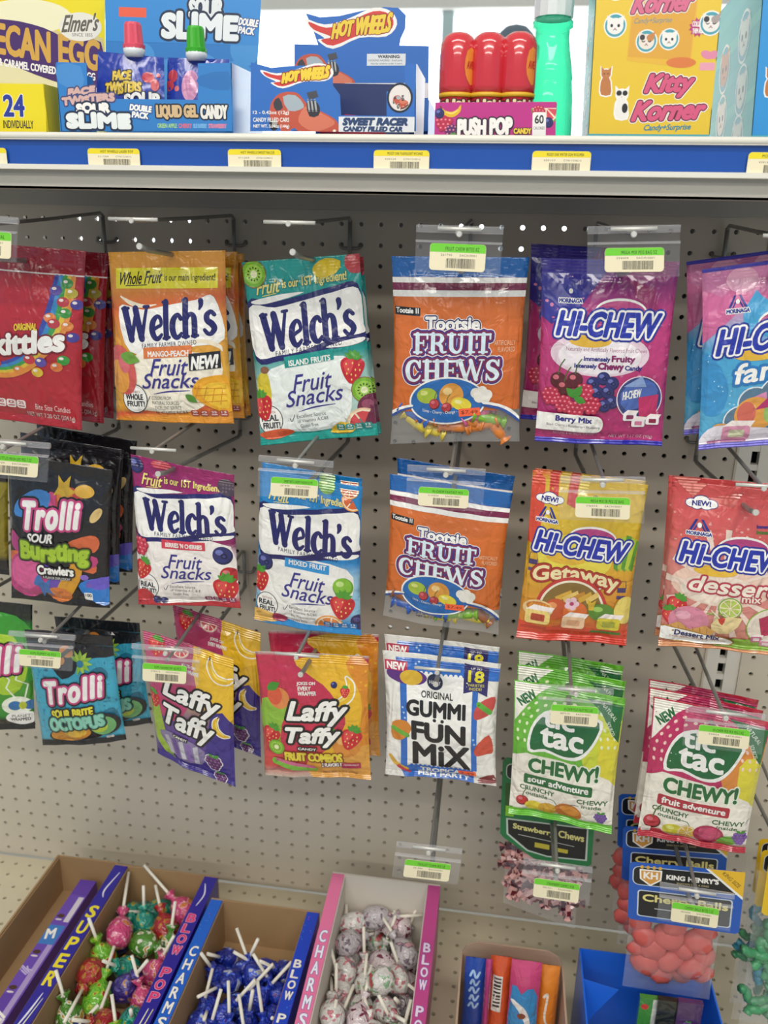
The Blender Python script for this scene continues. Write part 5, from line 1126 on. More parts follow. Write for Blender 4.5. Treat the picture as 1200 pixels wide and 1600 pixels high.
holder([(620, 1315), (723, 1327), (715, 1381), (612, 1369)], 'clear label holder on the bare hook', ('TROLLEY TOWN MIX 5Z', '341800', 'EACH/0001'), seed=13, lab=(.17, .42, .86, .93))
holder([(818, 1341), (926, 1356), (920, 1414), (813, 1398)], 'clear label holder at the green carded chews', ('STRAWBERRY CHEWS 2 FOR', '382451', 'EACH/0001'), seed=14, lab=(.18, .44, .84, .95))
holder([(1032, 1379), (1147, 1397), (1140, 1454), (1026, 1436)], 'clear label holder at the blue carded gummy bags', ('CHERRY BALLS BITES 7.5Z', '362404', 'EACH/0001'), seed=15, lab=(.18, .42, .82, .95))
# ------------------------------------------------------------------ sweets seen through clear film
def blob_mesh(name, mat, seed, n=10, m=7, amp=.18, sc=(1, 1, 1)):
    V = []; F = []
    for j in range(m+1):
        th = math.pi*j/m
        for i in range(n):
            ph = 2*math.pi*i/n; d = Vector((math.sin(th)*math.cos(ph), math.sin(th)*math.sin(ph), math.cos(th)))
            k = 1+amp*noise.noise(d*1.6+Vector((seed*3.1, 0, 0))); V.append((d.x*k*sc[0], d.y*k*sc[1], d.z*k*sc[2]))
    for j in range(m):
        for i in range(n): F.append((j*n+i, j*n+(i+1) % n, (j+1)*n+(i+1) % n, (j+1)*n+i))
    me = bpy.data.meshes.new(name); me.from_pydata(V, [], F); me.materials.append(mat)
    me.polygons.foreach_set('use_smooth', [True]*len(me.polygons)); return me
def place(me, name, label, cat, group, loc, rot, sc=1.0):
    o = bpy.data.objects.new(name, me); COL.objects.link(o); o.location = loc; o.rotation_euler = rot; o.scale = (sc, sc, sc) if not isinstance(sc, tuple) else sc
    return tag(o, label, cat, group)
# ---- twisted wrapped chews at the foot of the fruit chew bags
def chew_mesh(col):
    mb = MB(); prof = [(.001, -.0185), (.0075, -.018), (.0068, -.0165), (.0030, -.0125), (.0058, -.0112), (.0062, -.006), (.0062, .006), (.0058, .0112), (.0030, .0125), (.0068, .0165), (.0075, .018), (.001, .0185)]
    mb.lathe(prof, n=10, axis=(1, 0, 0), wob=lambda i, k: 1+(.35*(k % 2)-.17 if i in (1, 2, 9, 10) else 0))
    me = bpy.data.meshes.new('wrapped_chew'); me.from_pydata(mb.v, [], mb.f); me.materials.append(ink(col, .25, .5)); me.polygons.foreach_set('use_smooth', [True]*len(me.polygons)); return me
CM = {k: chew_mesh(c) for k, c in dict(orange='de7f2c', yellow='d9c23a', blue='2a5ab4', green='7fb52c', pink='d0588c', brown='9a5a34').items()}
def chews_in(key, items, lab):
    S = BAGS[key]['S']; base = BAGS[key]['base']
    for i, (u, v, rot, c) in enumerate(items):
        u = .5+(u-.5)*.76
        h = (S.height(u, v)-.0065)
        p = base+S.base(u, v)+S.n*h
        place(CM[c], 'wrapped_chew', c+' twist-wrapped chew at the foot of the '+lab, 'candy', 'wrapped chews in the '+lab, p, (random.Random(i).uniform(-.3, .3), math.radians(rot), random.Random(i+9).uniform(-.15, .15)), 1.0)
chews_in('chews', [(.10, .885, 35, 'yellow'), (.27, .865, 4, 'orange'), (.24, .925, 20, 'yellow'), (.50, .915, -3, 'orange'), (.63, .875, 18, 'orange'), (.78, .905, -20, 'orange'), (.85, .868, 10, 'green'), (.07, .835, 30, 'blue'), (.74, .84, -30, 'pink'), (.92, .925, 50, 'orange'), (.45, .865, -10, 'orange')], 'upper fruit chew bag')
chews_in('chews2', [(.10, .88, 8, 'blue'), (.28, .87, -14, 'blue'), (.40, .90, 12, 'blue'), (.09, .83, 20, 'brown'), (.60, .90, -12, 'green'), (.74, .885, -8, 'green'), (.86, .905, 12, 'yellow'), (.93, .87, 40, 'brown'), (.5, .93, 5, 'yellow')], 'middle fruit chew bag')
# ---- carded bags: printed header card over a clear bag
def carded(key, label, group, cq, bq, Y, col, art, outline=None, seed=1, B=.013):
    C = [PY(*p, Y) for p in cq]; base = (PY(*bq[2], Y)+PY(*bq[3], Y))/2
    root = thing('carded_candy_bag', label, 'candy bag', base, group); C = [c-base for c in C]
    S = Surf(C); out = outline or [(.03, 0), (.97, 0), (1, .04), (1, .96), (.97, 1), (.03, 1), (0, .96), (0, .04)]
    f = B+.002
    V = [S.pos(u, v, f) for u, v in out]+[S.pos(u, v, f-.0006) for u, v in out]; k = len(out)
    T = tessellate_polygon([[Vector((u, -v, 0)) for u, v in out]])
    F = [tuple(t) for t in T]+[tuple(i+k for i in reversed(t)) for t in T]+[(i, (i+1) % k, (i+1) % k+k, i+k) for i in range(k)]
    cd = obj('header_card', V, F, card(col, .4), root)
    S2 = Surf([S.pos(0, 0, f), S.pos(1, 0, f), S.pos(1, 1, f), S.pos(0, 1, f)]); a = Art(S2, cd, 0, .4); art(a); a.end()
    # clear pouch
    Q = [PY(*p, Y)-base for p in bq]; nu, nv = 12, 18; su = [i/nu for i in range(nu+1)]; tv = [i/nv for i in range(nv+1)]; sd = seed*3.7
    def fn(u, v):
        a_ = max(0, math.sin(math.pi*u))**.6; b_ = 1 if v < .75 else max(0, (1-v-.08)/.17) if v < .92 else 0
        return B*a_*b_*(.55+.45*min(1, v*1.6))+.003*noise.noise(Vector((u*4+sd, v*4, 0)))*min(1, 6*u, 6*(1-u))
    S3 = Surf(Q, fn, su, tv, .03); n1 = nu+1; V = []; UV = []
    for sgn in (1, -1):
        for v in tv:
            for u in su: V.append(S3.base(u, v)+S3.n*fn(u, v)*sgn)
    F = []; off = n1*(nv+1)
    for j in range(nv):
        for i in range(nu):
            p = j*n1+i; F.append((p, p+n1, p+n1+1, p+1)); p += off; F.append((p, p+1, p+n1+1, p+n1))
    obj('clear_pouch', V, F, clear('ffffff', .03, .08, .6), root, None, True)
    BAGS[key] = dict(root=root, q=bq, Y=[Y]*4, S=S3, base=base, cq=cq)
    return root
def crest(a, x, y, r):
    k = a.k; a.poly([(x-r, y-r*.7/k), (x+r, y-r*.7/k), (x+r*.95, y+r*.4/k), (x, y+r*1.15/k), (x-r*.95, y+r*.4/k)], WH); a.poly([(x-r*.85, y-r*.55/k), (x+r*.85, y-r*.55/k), (x+r*.8, y+r*.35/k), (x, y+r*.95/k), (x-r*.8, y+r*.35/k)], 'd89a44')
    a.text('KH', x-r*.6, y-r*.4/k, x+r*.6, y+r*.3/k, WH, bold=.7, out=[('9a5a1c', .5)])
    for i in (-1, -.33, .33, 1): a.ell(x+i*r*.8, y-r*.95/k, r*.16, r*.2, 'd8a84a', n=8)
def kh(a, name, col, corner=True, y1=62):
    a.begin('name_band'); a.rect(3, 6, 97, 38, 'c8d4e0', rad=6); a.rect(4, 7.2, 96, 36.8, '16181c', rad=5); crest(a, 19, 21, 10)
    a.text("KING HENRY'S", 33, 16, 78, 23.5, WH, bold=.6); a.text('SNACKIN LIKE A KING', 42, 27, 70, 30, 'd8c890')
    a.begin('flavour_panel'); a.rect(8, 46, 92, 92, 'c8d4e0', rad=3); a.rect(9.2, 47.6, 90.8, 90.4, '16181c', rad=2.4); a.text(name, 13, 53, 88, 68, 'e8dc8a', bold=.7); a.stroke([(24, 76), (76, 76)], .4, 'd8dce0', 0)
    if corner: a.begin('size_corner'); a.poly([(66, 0), (100, 0), (100, 44)], 'f0f0ea'); a.poly([(69, 0), (100, 0), (100, 40)], 'e8b92c'); a.text('KING SIZE', 79, 11, 99, 17, '3a2c10', rot=42)
GC = 'carded gummy bags on the lowest hooks'
def art_kcherry(a): kh(a, 'Cherry Balls', '1d58b8')
def art_kstraw(a):
    a.begin('name_band'); a.rect(4, 5, 96, 20, 'c8d8cc', rad=6); a.rect(5, 6, 95, 19.4, '16181c', rad=5); crest(a, 19, 13, 8); a.text("KING HENRY'S", 33, 10, 80, 14, WH, bold=.5)
    a.begin('picture'); a.poly([(4, 24), (96, 24), (96, 52), (4, 52)], '2c5a20'); a.strawberry(22, 36, 9); a.strawberry(44, 38, 9, 20); a.strawberry(70, 36, 9, -15); a.leaf(50, 44, 16, 20); a.rect(5, 46, 14, 56, '8ad02c')
    a.begin('flavour_panel'); a.poly([(6, 58), (94, 58), (95, 93), (52, 93), (30, 89), (7, 74)], 'c4d0c4'); a.poly([(8, 59.4), (92.4, 59.4), (93, 91.6), (52, 91.6), (31, 87.6), (9, 73)], '14181a')
    a.text('Strawberry', 14, 64, 58, 70.6, 'e0d88a', bold=.6, slope=10); a.text('Chews', 63, 65, 90, 72, 'e0d88a', bold=.6, slope=10); a.stroke([(20, 73), (80, 79)], .4, 'c8ccc8', 0); a.rect(38, 79, 54, 84, 'c8b83a', slope=8); a.rect(58, 82, 74, 86, 'c8b83a', slope=8)
def art_kyellow(a): kh(a, 'Gummi Worms', 'e3bb22', False)
carded('straw', 'green carded bag of wrapped strawberry chews', GC, [(786, 1172), (934, 1196), (922, 1344), (780, 1330)], [(792, 1240), (920, 1262), (898, 1452), (786, 1410)], -.165, '1c7a44', art_kstraw, [(.04, 0), (.96, 0), (1, .06), (1, .96), (.95, 1), (.40, .97), (.04, .78), (0, .74), (0, .05)], seed=3)
carded('cherry', 'blue carded bag of red sugared gummies with yellow corner, front one', GC, [(981, 1331), (1159, 1347), (1149, 1443), (978, 1419)], [(988, 1360), (1140, 1380), (1108, 1562), (972, 1540)], -.25, '1d58b8', art_kcherry, seed=5, B=.015)
carded('yellow', 'yellow carded bag of green gummies, front one', GC, [(1196, 1322), (1370, 1345), (1358, 1440), (1183, 1412)], [(1182, 1360), (1350, 1380), (1330, 1640), (1152, 1612)], -.25, 'e3bb22', art_kyellow, seed=7, B=.015)
for i, (p, Y, nm) in enumerate((((970, 1275), -.17, 'second'), ((962, 1224), -.135, 'third'))):
    r = behind('cherry', 'blue carded bag of red sugared gummies with yellow corner, %s on its hook' % nm, (0, 0), -.25)
    r.location = BAGS['cherry']['base']+(PY(*p, Y)-PY(981, 1331, -.25)); r.rotation_euler = (0, 0, .04*(i+1))
for i, (p, Y, nm) in enumerate((((1182, 1310), -.205, 'second'), ((1176, 1290), -.165, 'third'))):
    r = behind('yellow', 'yellow carded bag of green gummies, %s on its hook' % nm, (0, 0), -.25)
    r.location = BAGS['yellow']['base']+(PY(*p, Y)-PY(1196, 1322, -.25)); r.rotation_euler = (0, 0, .05*(i+1))
M_gum = solid('sugared_red_gummy', 'cf5f58', .42, sss=.25, var=.12, scale=120, bump=.3)
M_gum2 = solid('green_gummy', '4f9a6a', .3, sss=.3, var=.25, scale=60, bump=.2)
M_gum3 = solid('blue_green_gummy', '3f8a9c', .3, sss=.3, var=.25, scale=60, bump=.2)
GM = [blob_mesh('sugared_gummy', M_gum, i, sc=(1, .5, .85)) for i in range(4)]
def fill(key, spots, meshes, name, lab, cat, grp, size, dn=-.002):
    S = BAGS[key]['S']; base = BAGS[key]['base']; r = random.Random(7)
    for i, (u, v, k) in enumerate(spots):
        p = base+S.base(u, v)+S.n*(min(S.height(u, v), .010)+dn-(i % 3)*.0015)
        place(meshes[i % len(meshes)], name, lab, cat, grp, p, (r.uniform(-.2, .2), r.uniform(-3, 3), r.uniform(-.2, .2)), size*k)
fill('cherry', [(.18, .52, 1), (.45, .50, 1.25), (.78, .52, 1.15), (.62, .60, .8), (.28, .62, 1.2), (.88, .64, 1), (.5, .70, 1.1), (.75, .74, 1.2), (.22, .76, 1.2), (.42, .83, 1), (.9, .80, .9), (.64, .85, .9), (.12, .64, .8), (.12, .42, .9), (.85, .42, 1), (.5, .40, 1)], GM, 'sugared_gummy', 'red sugared gummy in the blue carded bag', 'candy', 'red gummies in the blue carded bag', .0165, -.007)
def worm_mesh(seed, mat):
    r = random.Random(seed); mb = MB(); P = [(0, 0, 0)]; q = r.uniform(0, 6)
    for i in range(9): q += r.uniform(-.9, .9); P.append((P[-1][0]+.0042*math.cos(q), r.uniform(-.002, .002), P[-1][2]+.0042*math.sin(q)))
    P = smooth_pts(P, 3); mb.tube(P, [.0042+.001*(i % 2) for i in range(len(P))], 7)
    me = bpy.data.meshes.new('gummy_worm'); me.from_pydata(mb.v, [], mb.f); me.materials.append(mat); me.polygons.foreach_set('use_smooth', [True]*len(me.polygons)); return me
WM = [worm_mesh(i, (M_gum2, M_gum3, M_gum2)[i % 3]) for i in range(6)]
rr = random.Random(3)
fill('yellow', [(rr.uniform(.12, .6), .34+.52*i/40, 1) for i in range(40)], WM, 'gummy_worm', 'green or blue-green gummy worm in the yellow carded bag', 'candy', 'gummy worms in the yellow carded bags', 1.15, -.006)
# a few in the bag behind, where it shows
S = BAGS['yellow']['S']; b2 = BAGS['yellow']['base']+(PY(1182, 1310, -.205)-PY(1196, 1322, -.25))
for i in range(12):
    place(WM[i % 6], 'gummy_worm', 'green or blue-green gummy worm in the yellow carded bag', 'candy', 'gummy worms in the yellow carded bags', b2+S.base(rr.uniform(.08, .25), .34+.03*i)+S.n*.001, (0, rr.uniform(-3, 3), 0))
S = BAGS['cherry']['S']
for j, (p, Y) in enumerate((((970, 1275), -.17), ((962, 1224), -.135))):
    b2 = BAGS['cherry']['base']+(PY(*p, Y)-PY(981, 1331, -.25))
    for i, (u, v) in enumerate(((.08, .5), (.1, .62), (.07, .73), (.25, .68), (.2, .82))): place(GM[i % 4], 'sugared_gummy', 'red sugared gummy in a blue carded bag further back', 'candy', 'red gummies in the rear blue carded bags', b2+S.base(u, v), (0, rr.uniform(-3, 3), 0), .016)
def twist_mesh(c1, c2, seed):
    mb = MB(); mb.lathe([(.0006, -.011), (.004, -.0105), (.0016, -.007), (.0042, -.0055), (.0046, 0), (.0042, .0055), (.0016, .007), (.004, .0105), (.0006, .011)], n=8, axis=(1, 0, 0))
    me = bpy.data.meshes.new('strawberry_chew'); me.from_pydata(mb.v, [], mb.f); me.materials.append(ink(c1, .25, .5)); me.materials.append(ink(c2, .25, .5))
    me.polygons.foreach_set('material_index', [i % 3 == 0 for i in range(len(me.polygons))]); return me
TW = [twist_mesh('dca49c', '6a2028', 1), twist_mesh('4a1a22', 'c88a86', 2), twist_mesh('dcb0aa', '8a3a40', 3)]
rr = random.Random(6)
fill('straw', [(.06+.88*((i*.618) % 1), .36+.50*i/64, 1) for i in range(64)], TW, 'strawberry_chew', 'small pink and dark wrapped chew in the green carded bag', 'candy', 'wrapped chews in the green carded bag', 1.65, -.006)
# ------------------------------------------------------------------ cartons on the upper shelf
def slabq(root, name, C, th, mat, off=Vector((0, 0, 0))):
    """flat panel from four corners, with thickness behind it"""
    S = Surf(C); V = [S.pos(u, v) for u, v in ((0, 0), (1, 0), (1, 1), (0, 1))]+[S.pos(u, v, -th) for u, v in ((0, 0), (1, 0), (1, 1), (0, 1))]
    return obj(name, V, [(3, 2, 1, 0), (4, 5, 6, 7), (0, 1, 5, 4), (1, 2, 6, 5), (2, 3, 7, 6), (3, 0, 4, 7)], mat, root), S
def pz(px, py, Y, base, bottom=None):
    p = PY(px, py, Y)
    if bottom is not None: p.z = bottom
    return p-base
def panel_px(root, name, base, q, Y, mat, th=.0006, floor=True):
    C = [pz(*q[0], Y, base), pz(*q[1], Y, base), pz(*q[2], Y, base, SZ if floor else None), pz(*q[3], Y, base, SZ if floor else None)]
    return slabq(root, name, C, th, mat)
def outline_px(root, name, base, pts, Y, mat, th=.0006):
    P = [PY(x, y, Y) for x, y in pts]
    for p in P:
        if p.z < SZ+.004: p.z = SZ
    mb = MB(); mb.prism([(p.x-base.x, p.z-base.z) for p in P], Y-base.y, Y-base.y+th); o = mb.build(name, mat, root)
    xs = [p.x-base.x for p in P]; zs = [p.z-base.z for p in P]; y = Y-base.y
    return o, Surf([(min(xs), y, max(zs)), (max(xs), y, max(zs)), (max(xs), y, min(zs)), (min(xs), y, min(zs))])
def A(S, o): return Art(S, o, 0, .38)
KRAFT = solid('grey_board', 'a89c8a', .7)
# ---- yellow egg carton
b = Vector((PY(0, 205, -.24).x, -.24, SZ)); r = thing('egg_carton', 'yellow display carton of chocolate nougat eggs with purple banner', 'candy carton', b)
o, S = panel_px(r, 'header_card', b, [(-150, -40), (163, -30), (163, 205), (-150, 205)], -.15, card('f0dc1c'))
a = A(S, o); a.begin('banner'); a.poly([(20, 22), (50, 20), (70, 24), (84, 31), (99, 31), (99, 59), (84, 60), (66, 54), (48, 47), (20, 44)], 'd8c890', 3); a.ell(62, 20, 22, 7, 'f4eec8', n=26); a.ell(66, 56, 24, 10, 'e8e0b0', n=26)
a.poly([(20, 24), (50, 22), (70, 26), (84, 33), (98, 33), (98, 57), (84, 58), (66, 52), (48, 45), (20, 42)], '4a2a6a', 3)
a.begin('egg_lettering'); a.text('PECAN EGG', 41, 28, 97, 44, 'd8a84a', bold=.9, slope=13); a.text('PECAN & CARAMEL COVERED NOUGAT EGG', 38, 46, 95, 50, WH, bold=.25, slope=12)
a.begin('brand_script'); a.ell(88, 25, 10.5, 6, 'ece8dc', n=22); a.text("Elmer's", 80, 18, 97, 27.5, '6a6258', bold=.3, ital=.3, slope=-6); a.text('SINCE 1855', 84, 28.4, 94, 30.2, '6a6258'); a.end()
front = panel_px(r, 'front_panel', b, [(-150, 128), (69, 131), (72, 205), (-150, 205)], -.275, card('eed91a'))
a = A(front[1], front[0]); a.begin('count_lettering'); a.text('24', 71, 18, 85, 50, '2c3a9a', bold=.9, out=[('f4f0d8', 1.2)]); a.text('INDIVIDUALLY', 70, 57, 91, 69, '2a2630', bold=.15); a.text('WRAPPED EGGS', 72, 77, 96, 89, '2a2630', bold=.15); a.end()
x = PY(71, 160, -.275).x-b.x; z1 = PY(70, 131, -.275).z-b.z
slabq(r, 'side_panel', [(x, -.275-b.y, z1), (x, -.152-b.y, z1+.003), (x, -.152-b.y, 0), (x, -.275-b.y, 0)], .0006, card('e6d018'))
mb = MB(); mb.box((x-.2, -.27-b.y, .0002), (x-.001, -.155-b.y, z1-.004)); mb.build('egg_tray', KRAFT, r)
# ---- blue slime carton
b = Vector((PY(240, 205, -.24).x, -.24, SZ)); r = thing('slime_carton', 'blue display carton of liquid gel candy pouches', 'candy carton', b)
BL = '2f7fc8'
o, S = panel_px(r, 'header_card', b, [(164, -45), (410, -35), (392, 205), (163, 205)], -.175, card(BL))
a = A(S, o); a.begin('bubbles')
for x_, y_, q in ((40, 60, 16), (66, 50, 9), (86, 58, 14), (25, 44, 8), (75, 75, 12), (92, 38, 10)): a.ell(x_, y_, q, q, '4a98d8', n=26)
a.begin('header_flap'); a.rect(0, 0, 100, 36, '3a8ed6'); a.begin('header_lettering'); a.text('SOUR', 55, 12, 76, 22, 'e8ecec', bold=1.2, jig=3, out=[('24304a', 2.4)]); a.text('SLIME', 38, 20, 86, 33, 'f0f4f4', bold=2, jig=2, out=[('24304a', 3)]); a.text('DOUBLE', 87, 22, 99, 25.6, WH, bold=.4, ital=.2, slope=8, out=[('3a5a9a', .8)]); a.text('PACK', 87, 26.5, 97, 30, WH, bold=.4, ital=.2, slope=8, out=[('3a5a9a', .8)])
a.begin('price_sticker', 'orange price sticker'); a.rect(9, 18, 27, 23, ink('f0644a', .6, 0)); a.end()
o, S = outline_px(r, 'front_panel', b, [(88, 97), (135, 98), (137, 154), (309, 156), (309, 99), (362, 98), (363, 205), (94, 205)], -.275, card(BL))
a = A(S, o); a.begin('printed_swirls'); a.poly([(2, 4), (15, 6), (15, 40), (2, 30)], '4a8ed0', 2); a.poly([(82, 20), (98, 14), (98, 40), (82, 34)], '2a72b8', 2)
a.begin('pouch_lettering'); a.text('FACE', 7, 36, 22, 46, 'd8b0a8', bold=.8, ital=.15, jig=3, slope=-8, out=[('4a4a7a', 1.4)]); a.text('TWISTERS', 3, 47, 33, 59, 'd8b0a8', bold=.8, jig=2, slope=-8, out=[('4a4a7a', 1.4)])
a.text('SOUR', 11, 59, 30, 73, WH, bold=.9, jig=3, out=[('24304a', 1.8)]); a.text('SLIME', 5, 74, 41, 94, 'eef2f0', bold=1.6, jig=2, out=[('24304a', 2.4)]); a.text('DOUBLE', 42, 62, 54, 70, WH, bold=.4, ital=.2, slope=10, out=[('3a5a9a', .8)]); a.text('PACK', 43, 72, 52, 80, WH, bold=.4, ital=.2, slope=10, out=[('3a5a9a', .8)])
a.begin('gel_lettering'); a.text('LIQUID GEL', 57, 62, 80, 81, 'd8b88a', bold=.7, out=[('1c2436', 1.4)]); a.text('CANDY', 82, 62, 96.5, 80, 'ece8e0', bold=.7, out=[('1c2436', 1.4)])
for t_, x0_, x1_, c in (('GREEN APPLE', 57, 68, 'a8d88a'), ('CHERRY', 69, 76.5, 'e8707c'), ('BLUE RASPBERRY', 77.5, 85, '7ab8e8'), ('STRAWBERRY', 86, 96, 'f08aa0')): a.text(t_, x0_, 88, x1_, 94, c, bold=.15)
a.end()
x = PY(363, 150, -.275).x-b.x; z1 = PY(362, 98, -.275).z-b.z
slabq(r, 'side_panel', [(x, -.275-b.y, z1), (x, -.175-b.y, z1+.004), (x, -.175-b.y, 0), (x, -.275-b.y, 0)], .0006, card('3a86cc', .15))
x = PY(91, 150, -.275).x-b.x
slabq(r, 'side_panel', [(x, -.20-b.y, z1), (x, -.275-b.y, z1), (x, -.275-b.y, 0), (x, -.20-b.y, 0)], .0006, card(BL))
def pouch(label, q, Y, col, cap, capx, capy):
    C = [PY(*p, Y) for p in q]; bb = (C[2]+C[3])/2; rt_ = thing('gel_pouch', label, 'pouch', bb, 'gel pouches in the slime carton'); C = [c-bb for c in C]
    nu, nv = 10, 8; su = [i/nu for i in range(nu+1)]; tv = [i/nv for i in range(nv+1)]
    fn = lambda u, v: .006*max(0, math.sin(math.pi*u))**.6*min(1, v*2)+.0012*noise.noise(Vector((u*5, v*5, len(label))))
    S = Surf(C, fn, su, tv); V = []; F = []; n1 = nu+1
    for sg in (1, -1):
        for v in tv:
            for u in su: V.append(S.base(u, v)+S.n*fn(u, v)*sg)
    off = n1*(nv+1)
    for j in range(nv):
        for i in range(nu): p = j*n1+i; F.append((p, p+n1, p+n1+1, p+1)); p += off; F.append((p, p+1, p+n1+1, p+n1))
    obj('foil', V, F, ink(col, .18, .5), rt_, None, True)
    cp = PY(capx, capy, Y)-bb; sc = .00068
    mb = MB(); mb.lathe([(13*sc, -6*sc), (15*sc, 0), (15*sc, 5*sc)], cp, 16); mb.build('spout', solid('spout_white', 'e0e4e8', .3), rt_, True)
    mb = MB(); mb.lathe([(15*sc, 4*sc), (15.5*sc, 9*sc), (13.5*sc, 10*sc), (12*sc, 34*sc), (10.5*sc, 37*sc), (.2*sc, 37.5*sc)], cp, 24, wob=lambda i, k: 1-.05*(k % 2)*(2 <= i <= 3)); mb.build('screw_cap', solid('cap_'+cap, cap, .3, sss=.2), rt_)
    return S, rt_
S, rt_ = pouch('blue gel pouch with pink screw cap', [(153, 80), (256, 90), (258, 200), (150, 200)], -.255, '2a3fa4', 'e0546a', 210, 82)
a = Art(S, rt_); a.begin('pouch_lettering'); a.text('FACE', 26, 23, 52, 36, 'd8b83a', bold=1.6, jig=3, slope=-5, out=[('1c1c3a', 3)]); a.text('TWISTERS', 16, 38, 68, 54, 'd8b83a', bold=1.6, jig=2, slope=-7, out=[('1c1c3a', 3)]); a.text('SOUR', 46, 52, 96, 70, WH, bold=2, jig=4, slope=-5, out=[('1c1c3a', 3.4)]); a.begin('splashes'); a.ell(78, 30, 9, 7, 'c8404c'); a.ell(88, 40, 6, 8, 'c8404c'); a.ell(92, 26, 3, 3, 'c8404c'); a.end()
S, rt_ = pouch('blue gel pouch with green screw cap', [(262, 90), (358, 93), (358, 200), (260, 200)], -.245, '2a3fa4', '3fae2c', 307, 88)
a = Art(S, rt_); a.begin('splashes'); a.ell(10, 26, 8, 9, 'c8404c'); a.ell(4, 40, 9, 7, 'c8404c'); a.ell(18, 44, 4, 4, 'd86a70'); a.ell(40, 40, 14, 22, 'cc8ab0'); a.end()
# ---- toy car cartons
def car(a, x, y, s, c='c4543c'):
    k = a.k; f = lambda u, v: (x+u*s, y+v*s/k)
    for u, v, q in ((.07, .44, .12), (.36, .70, .15)): a.ell(*f(u, v), s*q*.62, s*q, '17161c', 8); a.ell(*f(u+.01, v), s*q*.36, s*q*.58, 'a8a49c', 8)
    a.poly([f(*p) for p in ((0, .34), (.03, .2), (.12, .1), (.24, .06), (.4, .07), (.5, .16), (.58, .24), (.78, .32), (.95, .41), (1.0, .5), (.97, .6), (.8, .74), (.6, .82), (.5, .8), (.44, .62), (.36, .52), (.27, .58), (.2, .62), (.1, .42), (.03, .42))], c, 3)
    a.poly([f(*p) for p in ((.5, .26), (.62, .27), (.94, .43), (.84, .52), (.62, .56), (.42, .44))], 'd8785c', 3)
    a.poly([f(*p) for p in ((.2, .12), (.38, .1), (.5, .22), (.46, .28), (.28, .3))], 'a8b4bc', 2); a.poly([f(*p) for p in ((.06, .2), (.14, .13), (.2, .26), (.1, .3))], '3a3840', 2)
    a.poly([f(*p) for p in ((.54, .2), (.66, .17), (.73, .26), (.71, .36), (.58, .37))], '2c2c34', 2); a.poly([f(*p) for p in ((.54, .07), (.68, .04), (.71, .12), (.58, .16))], '45464e', 1)
    for u in (.56, .61, .66): a.stroke([f(u, .16), f(u+.02, .3)], s*.012, 'b0b2b4', 0)
    a.stroke([f(.5, .86), f(.7, .82), f(.86, .74), f(1.0, .6)], s*.025, '17161c'); a.stroke([f(.56, .76), f(.78, .7), f(.95, .58)], s*.012, '5a2018')
    for u, v in ((.62, .72), (.7, .7), (.88, .6), (.94, .56)): a.ell(*f(u, v), s*.024, s*.024, 'f4ecd8', n=10)
def flame(a, x0, y0, x1, y1):
    w, h = x1-x0, y1-y0; f = lambda u, v: (x0+u*w, y0+v*h)
    a.poly([f(*p) for p in ((-.02, .22), (.2, .38), (.45, .25), (.75, -.05), (.95, .05), (1.02, .4), (.9, .72), (.6, .75), (.3, 1.05), (.12, .8), (.2, .75), (.04, .5))], WH, 3); a.poly([f(*p) for p in ((.02, .3), (.22, .47), (.46, .33), (.75, .04), (.93, .12), (.98, .4), (.88, .65), (.6, .68), (.3, .96), (.16, .8), (.28, .72), (.08, .52))], 'd83a34', 3)
    a.text('HOT WHEELS', x0+.3*w, y0+.2*h, x1-.05*w, y0+.7*h, 'f0cf3a', bold=1.0, ital=.2, slope=-11, jig=2, taper=.25, out=[('8a1c20', 1.3)])
CB = '2a6cc0'
b = Vector((PY(520, 205, -.24).x, -.24, SZ)); r = thing('toy_car_carton', 'blue candy car carton with small wave-topped front, nearest the shelf edge', 'candy carton', b)
o, S = outline_px(r, 'front_panel', b, [(392, 97), (406, 101), (424, 106), (452, 103), (495, 102), (513, 104), (520, 112), (520, 133), (531, 148), (533, 180), (604, 181), (604, 143), (633, 140), (633, 100), (650, 100), (650, 205), (391, 205)], -.275, card(CB))
a = A(S, o); a.begin('flame_logo'); flame(a, 8, 4, 50, 36); a.begin('car_picture'); car(a, 12, 36, 42); a.begin('white_panel'); a.rect(54, 78, 99, 100, 'e6e8ea'); a.begin('name_lettering'); a.text('SWEET RACER', 57, 80.5, 95, 90, '26406e', bold=.8, ital=.25); a.text('CANDY FILLED CAR', 57, 92.5, 92, 99, '26406e', bold=.5, ital=.2)
a.begin('weight_lettering')
for i, t_ in enumerate(('12 - 0.42oz (12g)', 'CANDY FILLED CARS', 'NET WT. 5.04oz (144g)')): a.text(t_, 2, 70+i*10, 24, 76+i*10, WH, bold=.12)
a.begin('action_badge'); a.ell(90, 51, 7.6, 8, '1c2030', n=24); a.ell(90, 51, 6.4, 6.8, 'e8e0dc', n=24); car(a, 86, 46, 9); a.end()
x = PY(650, 150, -.275).x-b.x; z1 = PY(640, 100, -.275).z-b.z
slabq(r, 'side_panel', [(x, -.275-b.y, z1), (x, -.20-b.y, z1), (x, -.20-b.y, 0), (x, -.275-b.y, 0)], .0006, card('d8e0e6'))
o2, S2 = panel_px(r, 'inner_panel', b, [(520, 130), (640, 132), (640, 205), (520, 205)], -.215, card('1c2f66'))
tc = thing('toy_car', 'red clear-topped candy toy car in the small front carton', 'toy car', PY(556, 180, -.245)); tc.location.z = SZ+.004
mb = MB(); mb.prism([(-.032, 0), (.032, 0), (.034, .012), (.022, .018), (.012, .028), (-.008, .030), (-.020, .02), (-.033, .014)], -.012, .012); mb.build('body', solid('toy_red', 'b8384c', .2, coat=1), tc)
